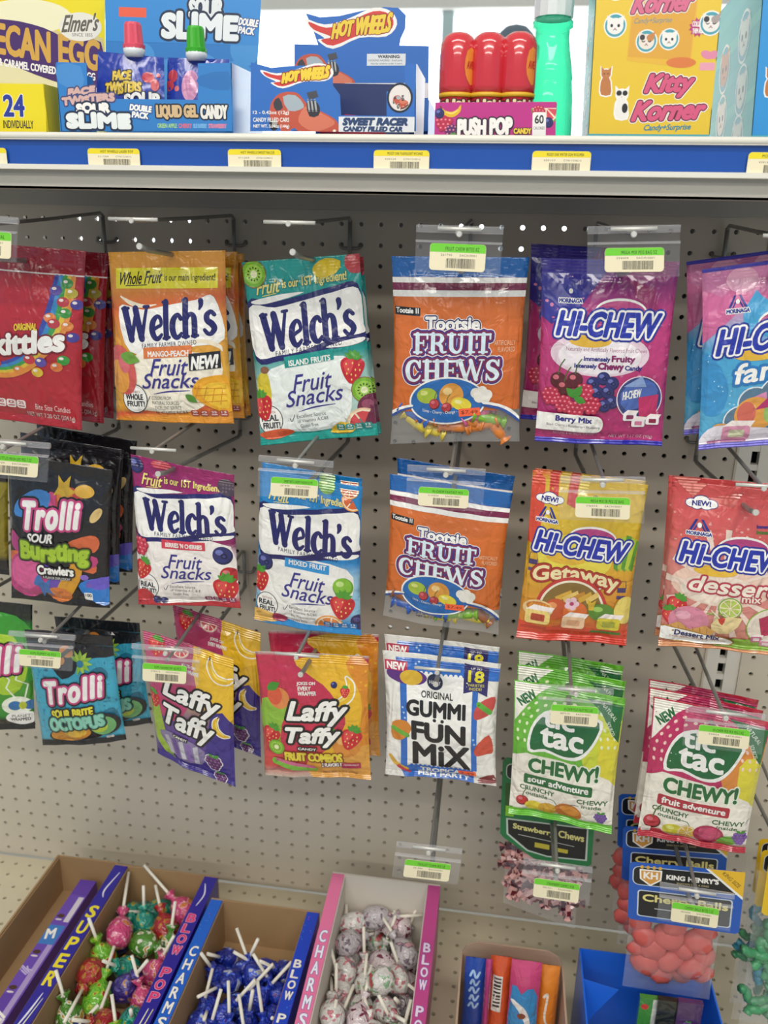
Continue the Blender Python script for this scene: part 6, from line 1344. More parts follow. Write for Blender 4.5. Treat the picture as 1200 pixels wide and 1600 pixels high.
for sx in (-.02, .02):
    mb = MB(); mb.lathe([(.007, -.015), (.008, -.013), (.008, -.012)], (sx, 0, .004), 14, axis=(0, 1, 0)); mb.build('wheel', solid('toy_tyre', '1c1c20', .6), tc)
b = Vector((PY(580, 205, -.16).x, -.16, SZ)); r = thing('toy_car_carton', 'blue candy car carton with tall flame header, standing behind the small one', 'candy carton', b)
o, S = outline_px(r, 'header_card', b, [(460, 69), (497, 70), (490, 50), (478, 21), (500, 27), (530, 25), (565, 17), (600, 11), (622, 12), (634, 24), (633, 45), (626, 60), (624, 71), (670, 72), (669, 205), (460, 205)], -.165, card(CB))
a = A(S, o); a.begin('flame_logo'); flame(a, 10, 2, 74, 31); a.begin('car_picture'); car(a, 0, 33, 46); a.begin('white_panel'); a.rect(38, 60, 99, 72, 'e2e4e6'); a.begin('name_lettering'); a.text('SWEET RACER', 50, 62, 92, 66.5, '26406e', bold=.8, ital=.25); a.text('CANDY FILLED CAR', 50, 68, 88, 71.4, '26406e', bold=.4, ital=.2)
a.begin('warning_box'); a.rect(54, 36.5, 82, 46, 'dfe4e6'); a.text('WARNING:', 62, 37.6, 78, 40, '3a3e44', bold=.2); a.text('CHOKING HAZARD - Small parts.', 55, 41, 80, 43, '4a4e54'); a.text('Not for children under 3 years.', 57, 43.6, 80, 45.4, '4a4e54'); a.end()
mb = MB(); mb.box((-.06, .0, .0002), (.06, .08, .06)); mb.build('carton_body', card(CB), r)
# ---- push lollipops
b = Vector((PY(775, 205, -.25).x, -.25, SZ)); r = thing('lollipop_tray', 'magenta tray printed with berries holding push lollipops', 'candy tray', b)
o, S = panel_px(r, 'front_panel', b, [(680, 160), (869, 159), (870, 207), (679, 207)], -.275, card('c02a86'))
a = A(S, o); a.begin('fruit_pictures'); a.raspberry(8, 40, 7); a.raspberry(15, 60, 6, '5a2a6a'); a.strawberry(16, 84, 6); a.banana(14, 16, 16, -10, False); a.blueberry(4, 22, 4); a.blueberry(6, 88, 4); a.leaf(20, 30, 8, 40); a.slice(92, 12, 12, 'd8485a', 0, 180, '6fae3a'); a.blueberry(94, 40, 4); a.raspberry(86, 20, 5); a.raspberry(90, 88, 5); a.blueberry(76, 90, 4)
a.begin('tray_lettering'); a.text('PUSH POP', 20, 32, 64, 66, WH, bold=1.6, jig=3, slope=-2, out=[('2c1430', 2.4)]); a.text('CANDY', 66, 52, 80, 62, 'f0cf3a', bold=.5, out=[('2c1430', .9)]); a.text('AGES 4+', 40, 86, 50, 93, WH); a.text('ARTIFICIALLY FLAVORED', 6, 86, 24, 92, WH); a.rect(81, 20, 92, 68, 'f2f0ec', rad=1.6); a.text('60', 83, 26, 90, 42, '1c1c20', bold=.3); a.text('CALORIES', 82, 48, 91, 54, '1c1c20'); a.text('24 - 0.5 OZ POPS', 70, 76, 92, 82, WH); a.text('NET WT 12 OZ (336g)', 66, 88, 92, 95, WH, bold=.1); a.end()
w = PY(869, 180, -.275).x-b.x; w0 = PY(680, 180, -.275).x-b.x; h = PY(775, 160, -.275).z-b.z
mb = MB(); mb.box((w0, -.024, .0002), (w0+.001, .10, h)); mb.box((w-.001, -.024, .0002), (w, .10, h)); mb.box((w0, .099, .0002), (w, .10, h)); mb.box((w0, -.024, .0002), (w, .10, .0012)); mb.build('tray_body', card('b02878'), r)
RED = solid('cap_red', 'd0303c', .18, coat=1, sss=.1)
for i, cx in enumerate((713, 760, 806, 713, 760, 806)):
    row = i//3; Y = -.258 if row == 0 else -.215
    p = PY(cx, 160, -.258); p.z = SZ+.0015; x = p.x
    pp = thing('push_lollipop', 'red push lollipop tube standing in the magenta tray', 'lollipop', (x, Y, SZ+.0015), 'push lollipops in the magenta tray')
    R_ = .0168
    mb = MB(); mb.lathe([(R_*.93, 0), (R_*.93, .046)], n=24); mb.build('tube', solid('push_tube', 'b02438', .25, coat=.6), pp, True)
    mb = MB(); mb.lathe([(R_*.98, .0455), (R_*1.0, .049)], n=24); mb.build('yellow_ring', solid('ring_yellow', 'e0b02c', .35), pp, True)
    mb = MB(); mb.lathe([(R_*.97, .049), (R_, .055), (R_, .078), (R_*.96, .089), (R_*.8, .0955), (R_*.5, .099), (.0005, .100)], n=24); mb.build('cap', RED, pp, True)
    # wrapped sleeve print on the front of the tube
    class Cyl(Surf):
        def pos(s, u, v, off=0.0):
            q = (u-.5)*2.2; return Vector(((R_*.93+off)*math.sin(q), -(R_*.93+off)*math.cos(q), .044-.036*v))
    S = Cyl([(-.017, 0, .044), (.017, 0, .044), (.017, 0, .008), (-.017, 0, .008)], lambda u, v: 0, [k/8 for k in range(9)], [0, 1]); S.n = Vector((0, -1, 0))
    if row == 0:
        a = Art(S, pp, 0, .3); a.begin('sleeve_lettering'); a.text('PUSH', 8, 4, 92, 44, 'ecdcae', bold=4, jig=3, out=[('3a1418', 7)]); a.text('POP', 16, 46, 88, 90, 'ecdcae', bold=4, jig=2, out=[('3a1418', 7)]); a.end()
        if cx == 806 or cx == 713:
            class Cyl2(Surf):
                def pos(s, u, v, off=0.0):
                    q = .25+(u-.5)*1.6; return Vector(((R_+off)*math.sin(q), -(R_+off)*math.cos(q), .086-.034*v))
            S = Cyl2([(-.014, 0, .086), (.014, 0, .086), (.014, 0, .052), (-.014, 0, .052)], lambda u, v: 0, [k/8 for k in range(9)], [0, 1]); S.n = Vector((.2, -1, 0)).normalized()
            a = Art(S, pp, 0, .25); a.begin('orange_flash'); a.poly([(70, 10), (98, 6), (99, 88), (74, 80), (62, 50)], 'e88a34', 2); a.text('AVE', 70, 34, 97, 52, 'c83028', bold=1.4); a.end()
# ---- green bottles
M_green = tinted('green_pet', '74d8b8')
def bottle(label, cx, Y, s=1.0):
    p = PY(cx, 200, Y); m_ = (CAM.y-Y)*-1/FPX*s*.95
    t = thing('green_bottle', label, 'bottle', (p.x, Y, SZ+.0005))
    H = PY(cx, 28, Y).z-SZ; y = lambda py: (205-py)/(205-28)*H
    prof = [(30, 206), (37, 203), (38.5, 190), (38, 165), (36, 130), (34, 112), (33, 108), (34, 104), (31, 88), (27, 70), (25, 55), (25, 44), (29, 42), (29, 34), (26, 32), (26, 28)]
    mb = MB(); mb.lathe([(q*m_, max(0, y(py))) for q, py in prof], n=28, wob=lambda i, k: 1+.02*math.cos(k*math.pi/2)*(i < 10)); mb.build('body', M_green, t, True)
    mb = MB(); mb.lathe([(28*m_, y(30)), (28*m_, y(0)), (24*m_, y(-6)), (.5*m_, y(-7))], n=28, wob=lambda i, k: 1-.03*(k % 2)); mb.build('cap', solid('cap_white', 'dfe4e4', .35), t)
bottle('translucent sea green bottle with white cap beside the push lollipops', 852, -.215)
# ---- kitten cartons
def cat(a, x, y, r, base='ece4dc', patch=None, eyes='shut', ring='4aa0b0'):
    k = a.k; a.ell(x, y, r*1.25, r*1.25, WH, n=24); a.ell(x, y, r*1.12, r*1.12, ring, n=24)
    for sx in (-1, 1): a.poly([(x+sx*r*.95, y-r*1.0/k), (x+sx*r*.25, y-r*.7/k), (x+sx*r*.85, y-r*.1/k)], patch if patch and sx > 0 else base)
    a.ell(x, y+.05*r/k, r*.9, r*.82, base, n=22)
    if patch: a.ell(x+r*.4, y-r*.35/k, r*.42, r*.36, patch, 20); a.ell(x-r*.5, y-r*.4/k, r*.3, r*.3, '3a3436', -20)
    for sx in (-1, 1):
        if eyes == 'shut': a.stroke([(x+sx*r*.52, y-.02*r/k), (x+sx*r*.36, y+r*.08/k), (x+sx*r*.2, y)], r*.05, '2a2428')
        else: a.ell(x+sx*r*.38, y, r*.15, r*.17, '2a2428', n=12)
    a.ell(x, y+r*.28/k, r*.1, r*.07, 'd08a8a', n=8); a.stroke([(x-r*.18, y+r*.45/k), (x, y+r*.36/k), (x+r*.18, y+r*.45/k)], r*.035, '6a5a5a')
def sitcat(a, x, y, s, base, patch):
    k = a.k; f = lambda u, v: (x+u*s, y+v*s/k)
    for w_, c in ((.06, WH), (0, base)):
        a.poly([f(*p) for p in ((-.2-w_, 1.05+w_), (-.28-w_, .6), (-.18-w_, .2), (.18+w_, .2), (.3+w_, .6), (.3+w_, 1.05+w_))], c, 2); a.ell(*f(0, .0), s*(.26+w_), s*(.23+w_), c)
        for sx in (-1, 1): a.poly([f(sx*(.28+w_), -.36-w_), f(sx*.06, -.18), f(sx*(.25+w_), -.02)], c)
    if patch: a.ell(*f(-.14, -.08), s*.13, s*.12, patch); a.ell(*f(.15, -.08), s*.12, s*.12, patch); a.ell(*f(.18, .6), s*.14, s*.22, patch)
    for sx in (-1, 1): a.ell(*f(sx*.1, -.01), s*.035, s*.035, '2a3a2c', n=8)
    a.ell(*f(0, .09), s*.03, s*.02, 'c88a8a', n=6)
def kitty_front(a, blue=False):
    a.begin('base_band'); a.rect(0, 89, 100, 100, '4aa8b4'); a.text('12 - 0.28oz (8g) Pcs / Net Wt. 3.36oz (96g)', 9, 91.5, 92, 96.4, WH, bold=.1)
    a.begin('inner_panel'); a.poly([(30, 4), (82, 4), (80, 54), (28, 50)], 'e8b63a'); a.poly([(31, 4), (81, 4), (79, 50), (29, 48)], 'e0a63a')
    a.begin('upper_lettering'); a.text('Kitty', 33, 3, 70, 14, 'd86a8c', bold=1.4, ital=.35, slope=-5, out=[(WH, 2.6), ('7a2a3c', 1.9)]); a.text('Korner', 32, 15, 78, 25, 'd86a8c', bold=1.4, ital=.35, slope=-5, out=[(WH, 2.6), ('7a2a3c', 1.9)]); a.text('Candy+Surprise', 32, 28, 62, 31.6, '3a8aa0', ital=.3, slope=-3)
    a.begin('burst_badge'); a.poly([(83+(7.4 if i % 2 else 5.4)*math.cos(i*.2618), 33+(7.4 if i % 2 else 5.4)*math.sin(i*.2618)/a.k) for i in range(24)], 'b83a78'); a.text('COLLECT', 78.5, 30, 87.5, 32.6, WH, bold=.2); a.text('THEM ALL!', 79, 33.6, 87, 36, WH, bold=.2)
    a.begin('cat_medallions', 'round photographs of cat faces'); cat(a, 16, 13, 7.4, 'ece0d4', 'c8864a'); cat(a, 17, 32, 7.4, 'f0ece6', None, 'open'); cat(a, 43, 40, 7, 'ece0d4', 'c8864a'); cat(a, 61, 39, 6.5, 'f0ece6', None, 'open'); cat(a, 93, 10, 7.4, 'b8744a', None, 'open'); cat(a, 93, 31, 7.4, 'ece8e2', 'a89c98'); cat(a, 17, -2, 7, 'e0d0c0')
    a.begin('bow_badge'); a.ell(92, 47, 5, 3, 'e08aa8', 20); a.ell(97, 47, 4, 3, 'e08aa8', -20); a.rect(87, 51, 99, 55, 'e8a0b4', rad=1); a.ell(72, 51, 12, 4, 'dc7a3c', n=20)
    a.begin('sitting_cats', 'photograph of an orange cat and a black and white cat'); sitcat(a, 12, 57, 15, 'c07a44', None); sitcat(a, 26, 68, 17, 'f0ece6', '2a282c')
    a.begin('brand_lettering'); a.text('Kitty', 46, 57, 82, 69, 'd85a80', bold=1.7, ital=.35, slope=-4, out=[(WH, 3.0), ('6a2434', 2.2)]); a.text('Korner', 38, 71, 94, 81, 'd85a80', bold=1.7, ital=.35, slope=-4, out=[(WH, 3.0), ('6a2434', 2.2)]); a.text('Candy+Surprise', 46, 83.6, 84, 87.6, '2f86a4', bold=.3, ital=.3, slope=-3)
def kitty_box(label, q, col, side, depth, art=True):
    b = Vector((PY(*q[3], -.272).x, -.272, SZ)); r = thing('kitten_carton', label, 'candy carton', b)
    o, S = panel_px(r, 'front_panel', b, q, -.272, card(col, .25))
    a = Art(S, o, 0, .3); kitty_front(a); a.end()
    TL, TR, BR, BL_ = [Vector(c) for c in S.c]; d = Vector((0, depth, 0))
    slabq(r, 'side_panel', [TR, TR+d, BR+d, BR], .0006, card(side, .2))
    o, S2 = slabq(r, 'side_panel', [TL+d, TL, BL_, BL_+d], .0006, card(side, .6))
    a = Art(S2, o, 0, .6); a.begin('side_shapes'); rr_ = random.Random(2)
    for i in range(5): a.poly([(0, 10+i*20), (100, 2+i*20), (100, 8+i*20), (0, 18+i*20)], ('4ab8b4', '5cc4b4')[i % 2])
    for x_, y_ in ((70, 88), (30, 70), (72, 60), (30, 40), (70, 30)): cat(a, x_, y_, 10, rr_.choice(('e8dccc', 'c88a54', 'ece8e0')), None, 'open')
    a.end()
    slabq(r, 'back_panel', [TR+d, TL+d, BL_+d, BR+d], .0006, card(col)); slabq(r, 'top_panel', [TL+d, TR+d, TR, TL], .0006, card(col))
    return r
kitty_box('yellow kitten candy carton with teal side', [(934, -60), (1134, -62), (1110, 210), (920, 209)], 'e9c53a', '3fb0a8', .085)
kitty_box('sky blue kitten candy carton with cat pictures beside the yellow one', [(1196, -60), (1400, -60), (1376, 212), (1176, 212)], '3a96d8', '3fb4b0', .18)
# ---- what shows beyond the shelf against the window
t = thing('domed_stand', 'grey-blue domed top of a stand in the bright distance behind the push lollipops', 'stand', PY(797, 200, 2.6))
t.location.z = DZ-.16
k_ = PY(797, 100, 2.6); w_ = (PY(832, 70, 2.6).x-PY(762, 70, 2.6).x)/2; zt = PY(797, 38, 2.6).z-t.location.z; zb = PY(797, 100, 2.6).z-t.location.z
mb = MB(); mb.lathe([(w_*1.02, zb), (w_*1.02, zb+.3*(zt-zb)), (w_*.97, zb+.5*(zt-zb)), (w_*.8, zb+.75*(zt-zb)), (w_*.5, zb+.93*(zt-zb)), (.01, zt)], n=28); mb.build('dome', solid('stand_grey', '5f7080', .35), t, True)
mb = MB(); mb.lathe([(w_*1.08, zb+.02), (w_*1.08, zb+.06)], n=28); mb.build('band', solid('stand_band', '8aa0ac', .4), t, True)
mb = MB(); mb.lathe([(.018, .02), (.018, zb)], n=12); mb.lathe([(.14, 0), (.12, .02)], n=20); mb.build('pole', solid('stand_pole', '70767c', .4), t, True)
# ------------------------------------------------------------------ open cartons on the base deck
M_kraft = solid('kraft_board', 'a5855f', .75, var=.08, scale=25)
M_kraft2 = solid('pale_board', 'd8d0c4', .7, var=.04, scale=25)
def at_x(px, py, Z): return PZ(px, py, Z)
def tray(name, label, x0, x1, yb, yf, zt, rail, rcol, lin_mat, back_h=0.0, slope=0.0, rcol2=None):
    """open display carton: printed double side walls (rails), liner, back and front"""
    b = Vector(((x0+x1)/2, (yb+yf)/2, DZ+.0005)); r = thing(name, label, 'candy carton', b)
    h = zt-DZ-.0005; X0, X1, YB, YF_ = x0-b.x, x1-b.x, yb-b.y, yf-b.y; T = .0015
    def wall(nm, P, mat):     # P: list of 8 corners bottom4, top4
        return obj(nm, P, [(0, 3, 2, 1), (4, 5, 6, 7), (0, 1, 5, 4), (1, 2, 6, 5), (2, 3, 7, 6), (3, 0, 4, 7)], mat, r)
    hf = h-slope
    rails = []
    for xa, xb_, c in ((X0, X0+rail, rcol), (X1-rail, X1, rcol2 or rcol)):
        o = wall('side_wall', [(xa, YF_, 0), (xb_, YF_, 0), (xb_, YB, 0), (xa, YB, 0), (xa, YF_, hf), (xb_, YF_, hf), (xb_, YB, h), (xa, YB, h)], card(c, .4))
        rails.append((o, Surf([(xa, YB, h), (xb_, YB, h), (xb_, YF_, hf), (xa, YF_, hf)])))
        xi = xb_ if xa == X0 else xa-T
        wall('liner', [(xi, YF_, 0), (xi+T, YF_, 0), (xi+T, YB, 0), (xi, YB, 0), (xi, YF_, hf-.003), (xi+T, YF_, hf-.003), (xi+T, YB, h-.003), (xi, YB, h-.003)], lin_mat)
    hb = h+back_h
    wall('back_panel', [(X0, YB, 0), (X1, YB, 0), (X1, YB+.003, 0), (X0, YB+.003, 0), (X0, YB, hb), (X1, YB, hb), (X1, YB+.003, hb), (X0, YB+.003, hb)], lin_mat)
    wall('front_panel', [(X0, YF_-.002, 0), (X1, YF_-.002, 0), (X1, YF_, 0), (X0, YF_, 0), (X0, YF_-.002, hf*.7), (X1, YF_-.002, hf*.7), (X1, YF_, hf*.7), (X0, YF_, hf*.7)], card(rcol, .4))
    wall('bottom', [(X0, YF_, 0), (X1, YF_, 0), (X1, YB, 0), (X0, YB, 0), (X0, YF_, T), (X1, YF_, T), (X1, YB, T), (X0, YB, T)], lin_mat)
    return r, rails
def stack(a, s, y0, y1, col, out, w=60, bold=5):
    n = len([c for c in s]); st = (y1-y0)/n
    for i, ch in enumerate(s):
        if ch != ' ': a.text(ch, 50-w/2, y0+st*i+st*.12, 50+w/2, y0+st*(i+.86), col, bold=bold, out=out)
def words(a, s, y0, y1, *r):
    st = (y1-y0)/len(s); k = 0
    for w in s.split(' '):
        a.begin('edge_lettering'); stack(a, w, y0+st*k, y0+st*(k+len(w)), *r); k += len(w)+1
    a.end()
ZS = -1.0; BOX = {}
# ---- super lollipop carton
x0, x1 = PZ(178, 1354, ZS).x, PZ(338, 1376, ZS).x; yb = PZ(185, 1352, ZS).y
rS, rails = tray('lollipop_carton', 'dark blue display carton of large wrapped lollipops with yellow letters on its edge', x0, x1, yb, -.46, ZS, .021, '2a1f96', M_kraft); BOX['S'] = (x0+.021+.0016, x1-.021-.0016, yb, -.46)
a = Art(rails[0][1], rails[0][0], 0, .4); a.begin('edge_lettering', 'yellow capital letters'); stack(a, 'SUPER', 22, 62, 'f0dc2c', [], 62, 7)
a.begin('white_streaks'); a.stroke([(70, 4, 3), (40, 14, 6), (60, 18, 3)], 3, 'e8e4f4'); a.stroke([(60, 64, 3), (45, 72, 7), (20, 80, 3)], 3, 'e8e4f4'); a.stroke([(80, 66, 2), (50, 80, 5)], 3, 'e8e8c8'); a.end()
a = Art(rails[1][1], rails[1][0], 0, .4); a.begin('edge_lettering', 'pink capital letters'); stack(a, 'BLOW', 20, 41, 'e0407c', [('f4c8d4', 7)], 56, 6); a.begin('edge_lettering', 'pink capital letters'); stack(a, 'POP', 46, 62, 'e0407c', [('f4c8d4', 7)], 56, 6)
a.begin('white_streaks'); a.stroke([(30, 4, 3), (60, 10, 5), (40, 16, 3)], 3, 'e8e4f4'); a.stroke([(50, 64, 3), (30, 78, 6)], 3, 'e8e4c8'); a.stroke([(80, 64, 3), (60, 76, 4)], 3, 'e0d89a'); a.end()
# ---- blue lollipop carton
x0, x1 = PZ(325, 1408, ZS).x+.003, PZ(500, 1426, ZS).x-.001; yb = PZ(400, 1414, ZS).y
x0 = max(x0, PZ(338, 1376, ZS).x+.003)
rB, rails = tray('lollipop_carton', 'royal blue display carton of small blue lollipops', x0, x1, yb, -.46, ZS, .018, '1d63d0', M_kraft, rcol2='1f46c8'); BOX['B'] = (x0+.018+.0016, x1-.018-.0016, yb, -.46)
for (o, S), w_ in zip(rails, ('CHARMS', 'BLOW POP')):
    a = Art(S, o, 0, .4); a.begin('confetti'); rr_ = random.Random(len(w_))
    for i in range(26): a.ell(rr_.uniform(8, 92), rr_.uniform(1, 99), 7, 4, rr_.choice(('7a4ad0', 'b83ab0', '3a8ae8')), rr_.uniform(0, 180), 8)
    a.begin('edge_lettering', 'white capital letters'); words(a, w_, 26, 68, WH, [('1a2f8a', 7)], 56, 5)
# ---- pink lollipop carton
ZP = -.955
x0, x1 = PZ(519, 1366, ZP).x, PZ(688, 1384, ZP).x; yb = PZ(600, 1374, ZP).y
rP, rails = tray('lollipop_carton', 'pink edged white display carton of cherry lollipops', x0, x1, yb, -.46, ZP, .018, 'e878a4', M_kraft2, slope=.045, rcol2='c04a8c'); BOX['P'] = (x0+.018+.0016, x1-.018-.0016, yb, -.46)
for (o, S), w_, c in zip(rails, ('CHARMS', 'BLOW POP'), ('f0f0fa', 'f0d8ec')):
    a = Art(S, o, 0, .4); a.begin('edge_lettering'); words(a, w_, 26, 66, c, [('4a5ab0', 7)], 50, 5)
# ---- kraft tray with purple bars at the far left
ZK = -1.01
x0, x1 = PZ(86, 1341, ZK).x-.16, PZ(178, 1354, ZS).x-.003; yb = PZ(150, 1345, ZK).y
x0 = PZ(86, 1341, ZK).x
rK, rails = tray('kraft_tray', 'plain brown cardboard tray holding a purple chocolate bar carton', x0, x1, yb, -.46, ZK, .003, 'a5855f', M_kraft)
z_ = -1.035; pa = PZ(126, 1374, z_); xb0, xb1 = PZ(126, 1374, z_).x, PZ(150, 1378, z_).x
t = thing('chocolate_bar_carton', 'long purple chocolate bar carton lying along the brown tray', 'candy carton', ((xb0+xb1)/2, (pa.y-.45)/2, DZ+.003))
L0, L1, w_ = pa.y-t.location.y, -.45-t.location.y, (xb1-xb0)/2; hh = z_-DZ-.003
mb = MB(); mb.box((-w_, L1, 0), (w_, L0, hh)); o = mb.build('carton_body', card('5f3aa8', .3), t)
a = Art(Surf([(-w_, L0, hh), (w_, L0, hh), (w_, L1, hh), (-w_, L1, hh)]), o, 0, .3); a.begin('print')
a.rect(0, 9, 100, 60, '6a46b4'); a.rect(0, 26, 90, 36, '3a7ac8'); a.rect(60, 10, 92, 24, 'd8d0dc'); a.rect(60, 36, 90, 70, 'b09ad0'); a.rect(60, 70, 92, 98, 'd8d0dc')
for y_ in (21, 40, 57): a.ell(28, y_, 22, 14, '4a2a24'); a.ell(28, y_+2, 20, 6, 'e0d4d0')
a.begin('print_lettering'); a.text('M', 12, 28, 60, 33, WH, bold=5, rot=-15); a.begin('print_lettering'); a.text('ilk', 10, 46, 50, 51, 'c8b8e4', bold=3, rot=-60); a.begin('print_lettering'); a.text('an', 4, 66, 60, 73, WH, bold=6, rot=-60); a.end()
# ---- lollipops
def wrap_mat(c, c2, c3, name):
    k = ('wrap', c, c2, c3)
    if k in _M: return _M[k]
    m, N, L, b_ = _new(name)
    tc = N.new('ShaderNodeTexCoord'); v = N.new('ShaderNodeTexVoronoi'); v.inputs['Scale'].default_value = 70; r_ = N.new('ShaderNodeValToRGB'); r_.color_ramp.interpolation = 'CONSTANT'
    n = N.new('ShaderNodeTexNoise'); n.inputs['Scale'].default_value = 95; n.inputs['Detail'].default_value = 1
    L.new(tc.outputs['Object'], n.inputs['Vector'])
    el = r_.color_ramp.elements; el[0].position = 0; el[0].color = (*lin(c), 1); el[1].position = .56; el[1].color = (*lin(c2), 1); e = el.new(.64); e.color = (*lin(c3), 1)
    L.new(n.outputs['Fac'], r_.inputs[0]); L.new(r_.outputs[0], b_.inputs['Base Color']); b_.inputs['Roughness'].default_value = .2; b_.inputs['Coat Weight'].default_value = .6
    _crinkle(N, L, b_, .8, 160); _M[k] = m; return m
POPM = {}
M_stick = solid('paper_stick', 'ece6d8', .6)
def pops(R_, items, box, hgt):
    """items: (label, group, head px, stick-end px, colours, raise); heads settle apart inside the carton"""
    x0, x1, yb, yf = box; z0 = DZ+.003+R_
    H = [PZ(*it[2], z0+.012+it[5]) for it in items]; E = [PZ(*it[3], z0+.03+it[5]) for it in items]
    Z = [h_.z for h_ in H]
    for _ in range(120):
        for i in range(len(H)):
            for j in range(i):
                d = H[i]-H[j]; l = d.length or 1e-4; m = 2*R_*1.0-l
                if m > 0: d = d/l*m*.45; d.z += .0004; H[i] += d; H[j] -= Vector((d.x, d.y, -abs(d.z)*.3))
        for h_, z in zip(H, Z): h_.x = min(x1-R_, max(x0+R_, h_.x)); h_.y = min(yb-R_, h_.y); h_.z = min(DZ+hgt, max(z0, h_.z-.0006))
    for (label, group, _, _, cols, up), h_, e_ in zip(items, H, E):
        d = (e_-h_)
        if d.length < .015: d = Vector((.4, -.6, .5))
        d = d.normalized(); tip = h_+d*max(.07, min(.105, (e_-h_).length+.01))
        tip.x = min(x1-.004, max(x0+.004, tip.x)); tip.y = min(yb-.005, tip.y); d = (tip-h_).normalized()
        rt_ = thing('lollipop', label, 'lollipop', h_, group); rt_.rotation_euler = Vector((0, 0, 1)).rotation_difference(d).to_euler()
        key = (R_, cols)
        if key not in POPM:
            mb = MB(); mb.lathe([(.15*R_, -1.15*R_), (.6*R_, -1.05*R_), (.92*R_, -.6*R_), (1.0*R_, 0), (.92*R_, .55*R_), (.62*R_, 1.0*R_), (.26*R_, 1.3*R_), (.2*R_, 1.45*R_), (.42*R_, 1.8*R_), (.5*R_, 1.95*R_)], n=12, wob=lambda i, k: 1+(.22*(k % 2)-.1)*(i >= 7)+.05*math.sin(k*2+i))
            me = bpy.data.meshes.new('wrapped_head'); me.from_pydata(mb.v, [], mb.f); me.materials.append(wrap_mat(*cols, 'lolly_wrapper')); me.polygons.foreach_set('use_smooth', [True]*len(me.polygons)); POPM[key] = me
        o = bpy.data.objects.new('wrapped_head', POPM[key]); COL.objects.link(o); o.parent = rt_
        l = max(.07, min(.105, (e_-h_).length+.01))
        mb = MB(); mb.tube([(0, 0, .9*R_), (0, 0, l)], .0024, 8); mb.build('stick', M_stick, rt_, True)
c7 = lambda x, y: (x/2.4, 1300+y/2.4)
c8 = lambda x, y: (440+x/2.4, 1300+y/2.4)
REDC, LIME, PINK, TEAL, GRN, PURP, NAV = ('a8242c', 'b8862c', 'c84a44'), ('6fb82c', 'a8c83a', 'b83a2c'), ('d0487c', 'e8a0b4', 'd87a3a'), ('1f9080', '4ab89c', 'c8a83a'), ('4f8a2c', 'e0e0d0', 'c89a3a'), ('3a2a7c', '6a5ab0', 'c8923a'), ('1c2a6a', '3a4a9c', 'd8d8e0')
sup = [((570, 285), (470, 300), TEAL, 'teal'), ((505, 292), (480, 330), TEAL, 'teal'), ((515, 352), (540, 300), TEAL, 'teal'), ((615, 375), (600, 280), REDC, 'red'), ((668, 320), (610, 120), PINK, 'pink'), ((550, 420), (620, 440), GRN, 'green'), ((455, 415), (450, 165), PINK, 'pink'), ((405, 348), (425, 230), NAV, 'navy'), ((488, 462), (430, 500), TEAL, 'teal'), ((580, 495), (640, 470), PINK, 'pink'), ((372, 480), (350, 430), LIME, 'lime green'), ((290, 525), (240, 715), REDC, 'red'), ((465, 570), (530, 510), PURP, 'purple'), ((335, 618), (405, 500), LIME, 'lime green'), ((515, 652), (520, 560), PINK, 'pink'), ((415, 705), (335, 712), REDC, 'red'), ((268, 690), (180, 625), GRN, 'green'), ((620, 450), (640, 380), GRN, 'green'), ((240, 718), (330, 690), NAV, 'navy'), ((500, 735), (430, 690), LIME, 'lime green'), ((350, 760), (405, 590), PURP, 'purple'), ((560, 740), (500, 700), TEAL, 'teal')]
pops(.0195, [(nm+' wrapped lollipop in the dark blue carton', nm+' lollipops in the dark blue carton', c7(*h_), c7(*e_), c, .02*(i in (6, 11, 12, 4))) for i, (h_, e_, c, nm) in enumerate(sup)], BOX['S'], .06)
BLU = ('2038b0', '3a5ad8', '5a2a8a'); BLU2 = ('1c2f98', '4a6ae0', 'c8ccd8')
blu = [((845, 440), (790, 460)), ((830, 518), (765, 500)), ((915, 525), (935, 470)), ((992, 505), (930, 480)), ((905, 605), (1005, 515)), ((985, 625), (1040, 560)), ((855, 565), (800, 590)), ((812, 640), (770, 690)), ((900, 692), (940, 640)), ((1003, 680), (1040, 700)), ((745, 705), (785, 560)), ((1050, 585), (1000, 540)), ((1062, 535), (1010, 500)), ((828, 702), (870, 650)), ((950, 560), (930, 480)), ((770, 730), (800, 690)), ((955, 720), (900, 640)), ((1000, 735), (980, 660)), ((880, 745), (860, 690))]
pops(.0165, [('blue wrapped lollipop in the royal blue carton', 'blue lollipops in the royal blue carton', c7(*h_), c7(*e_), BLU if i % 2 else BLU2, .015*(i % 4 == 0)) for i, (h_, e_) in enumerate(blu)], BOX['B'], .05)
W1, W2, W3, W4 = ('dcd8d4', 'c87a84', '8a8a90'), ('e0dcd8', '8ab08a', 'c84a54'), ('c0b8bc', '7a6a78', 'd8a0ac'), ('d8c8cc', '7a2a4a', 'b88a94')
pk = [((250, 340), (340, 365)), ((365, 452), (418, 340)), ((447, 402), (490, 275)), ((497, 432), (450, 380)), ((188, 490), (215, 300)), ((262, 540), (310, 455)), ((342, 562), (400, 480)), ((452, 480), (410, 370)), ((482, 542), (440, 500)), ((422, 592), (412, 400)), ((165, 610), (205, 525)), ((262, 628), (310, 560)), ((478, 605), (440, 640)), ((330, 682), (330, 530)), ((222, 692), (260, 600)), ((120, 682), (160, 620)), ((467, 682), (380, 645)), ((240, 442), (330, 385)), ((380, 362), (290, 370)), ((250, 392), (400, 312)), ((400, 705), (395, 650)), ((300, 410), (230, 300)), ((330, 345), (450, 310)), ((420, 520), (470, 560)), ((200, 560), (150, 520)), ((150, 730), (200, 660)), ((380, 620), (330, 590)), ((270, 730), (300, 650)), ((450, 740), (480, 660)), ((360, 740), (330, 690)), ((200, 420), (250, 310))]
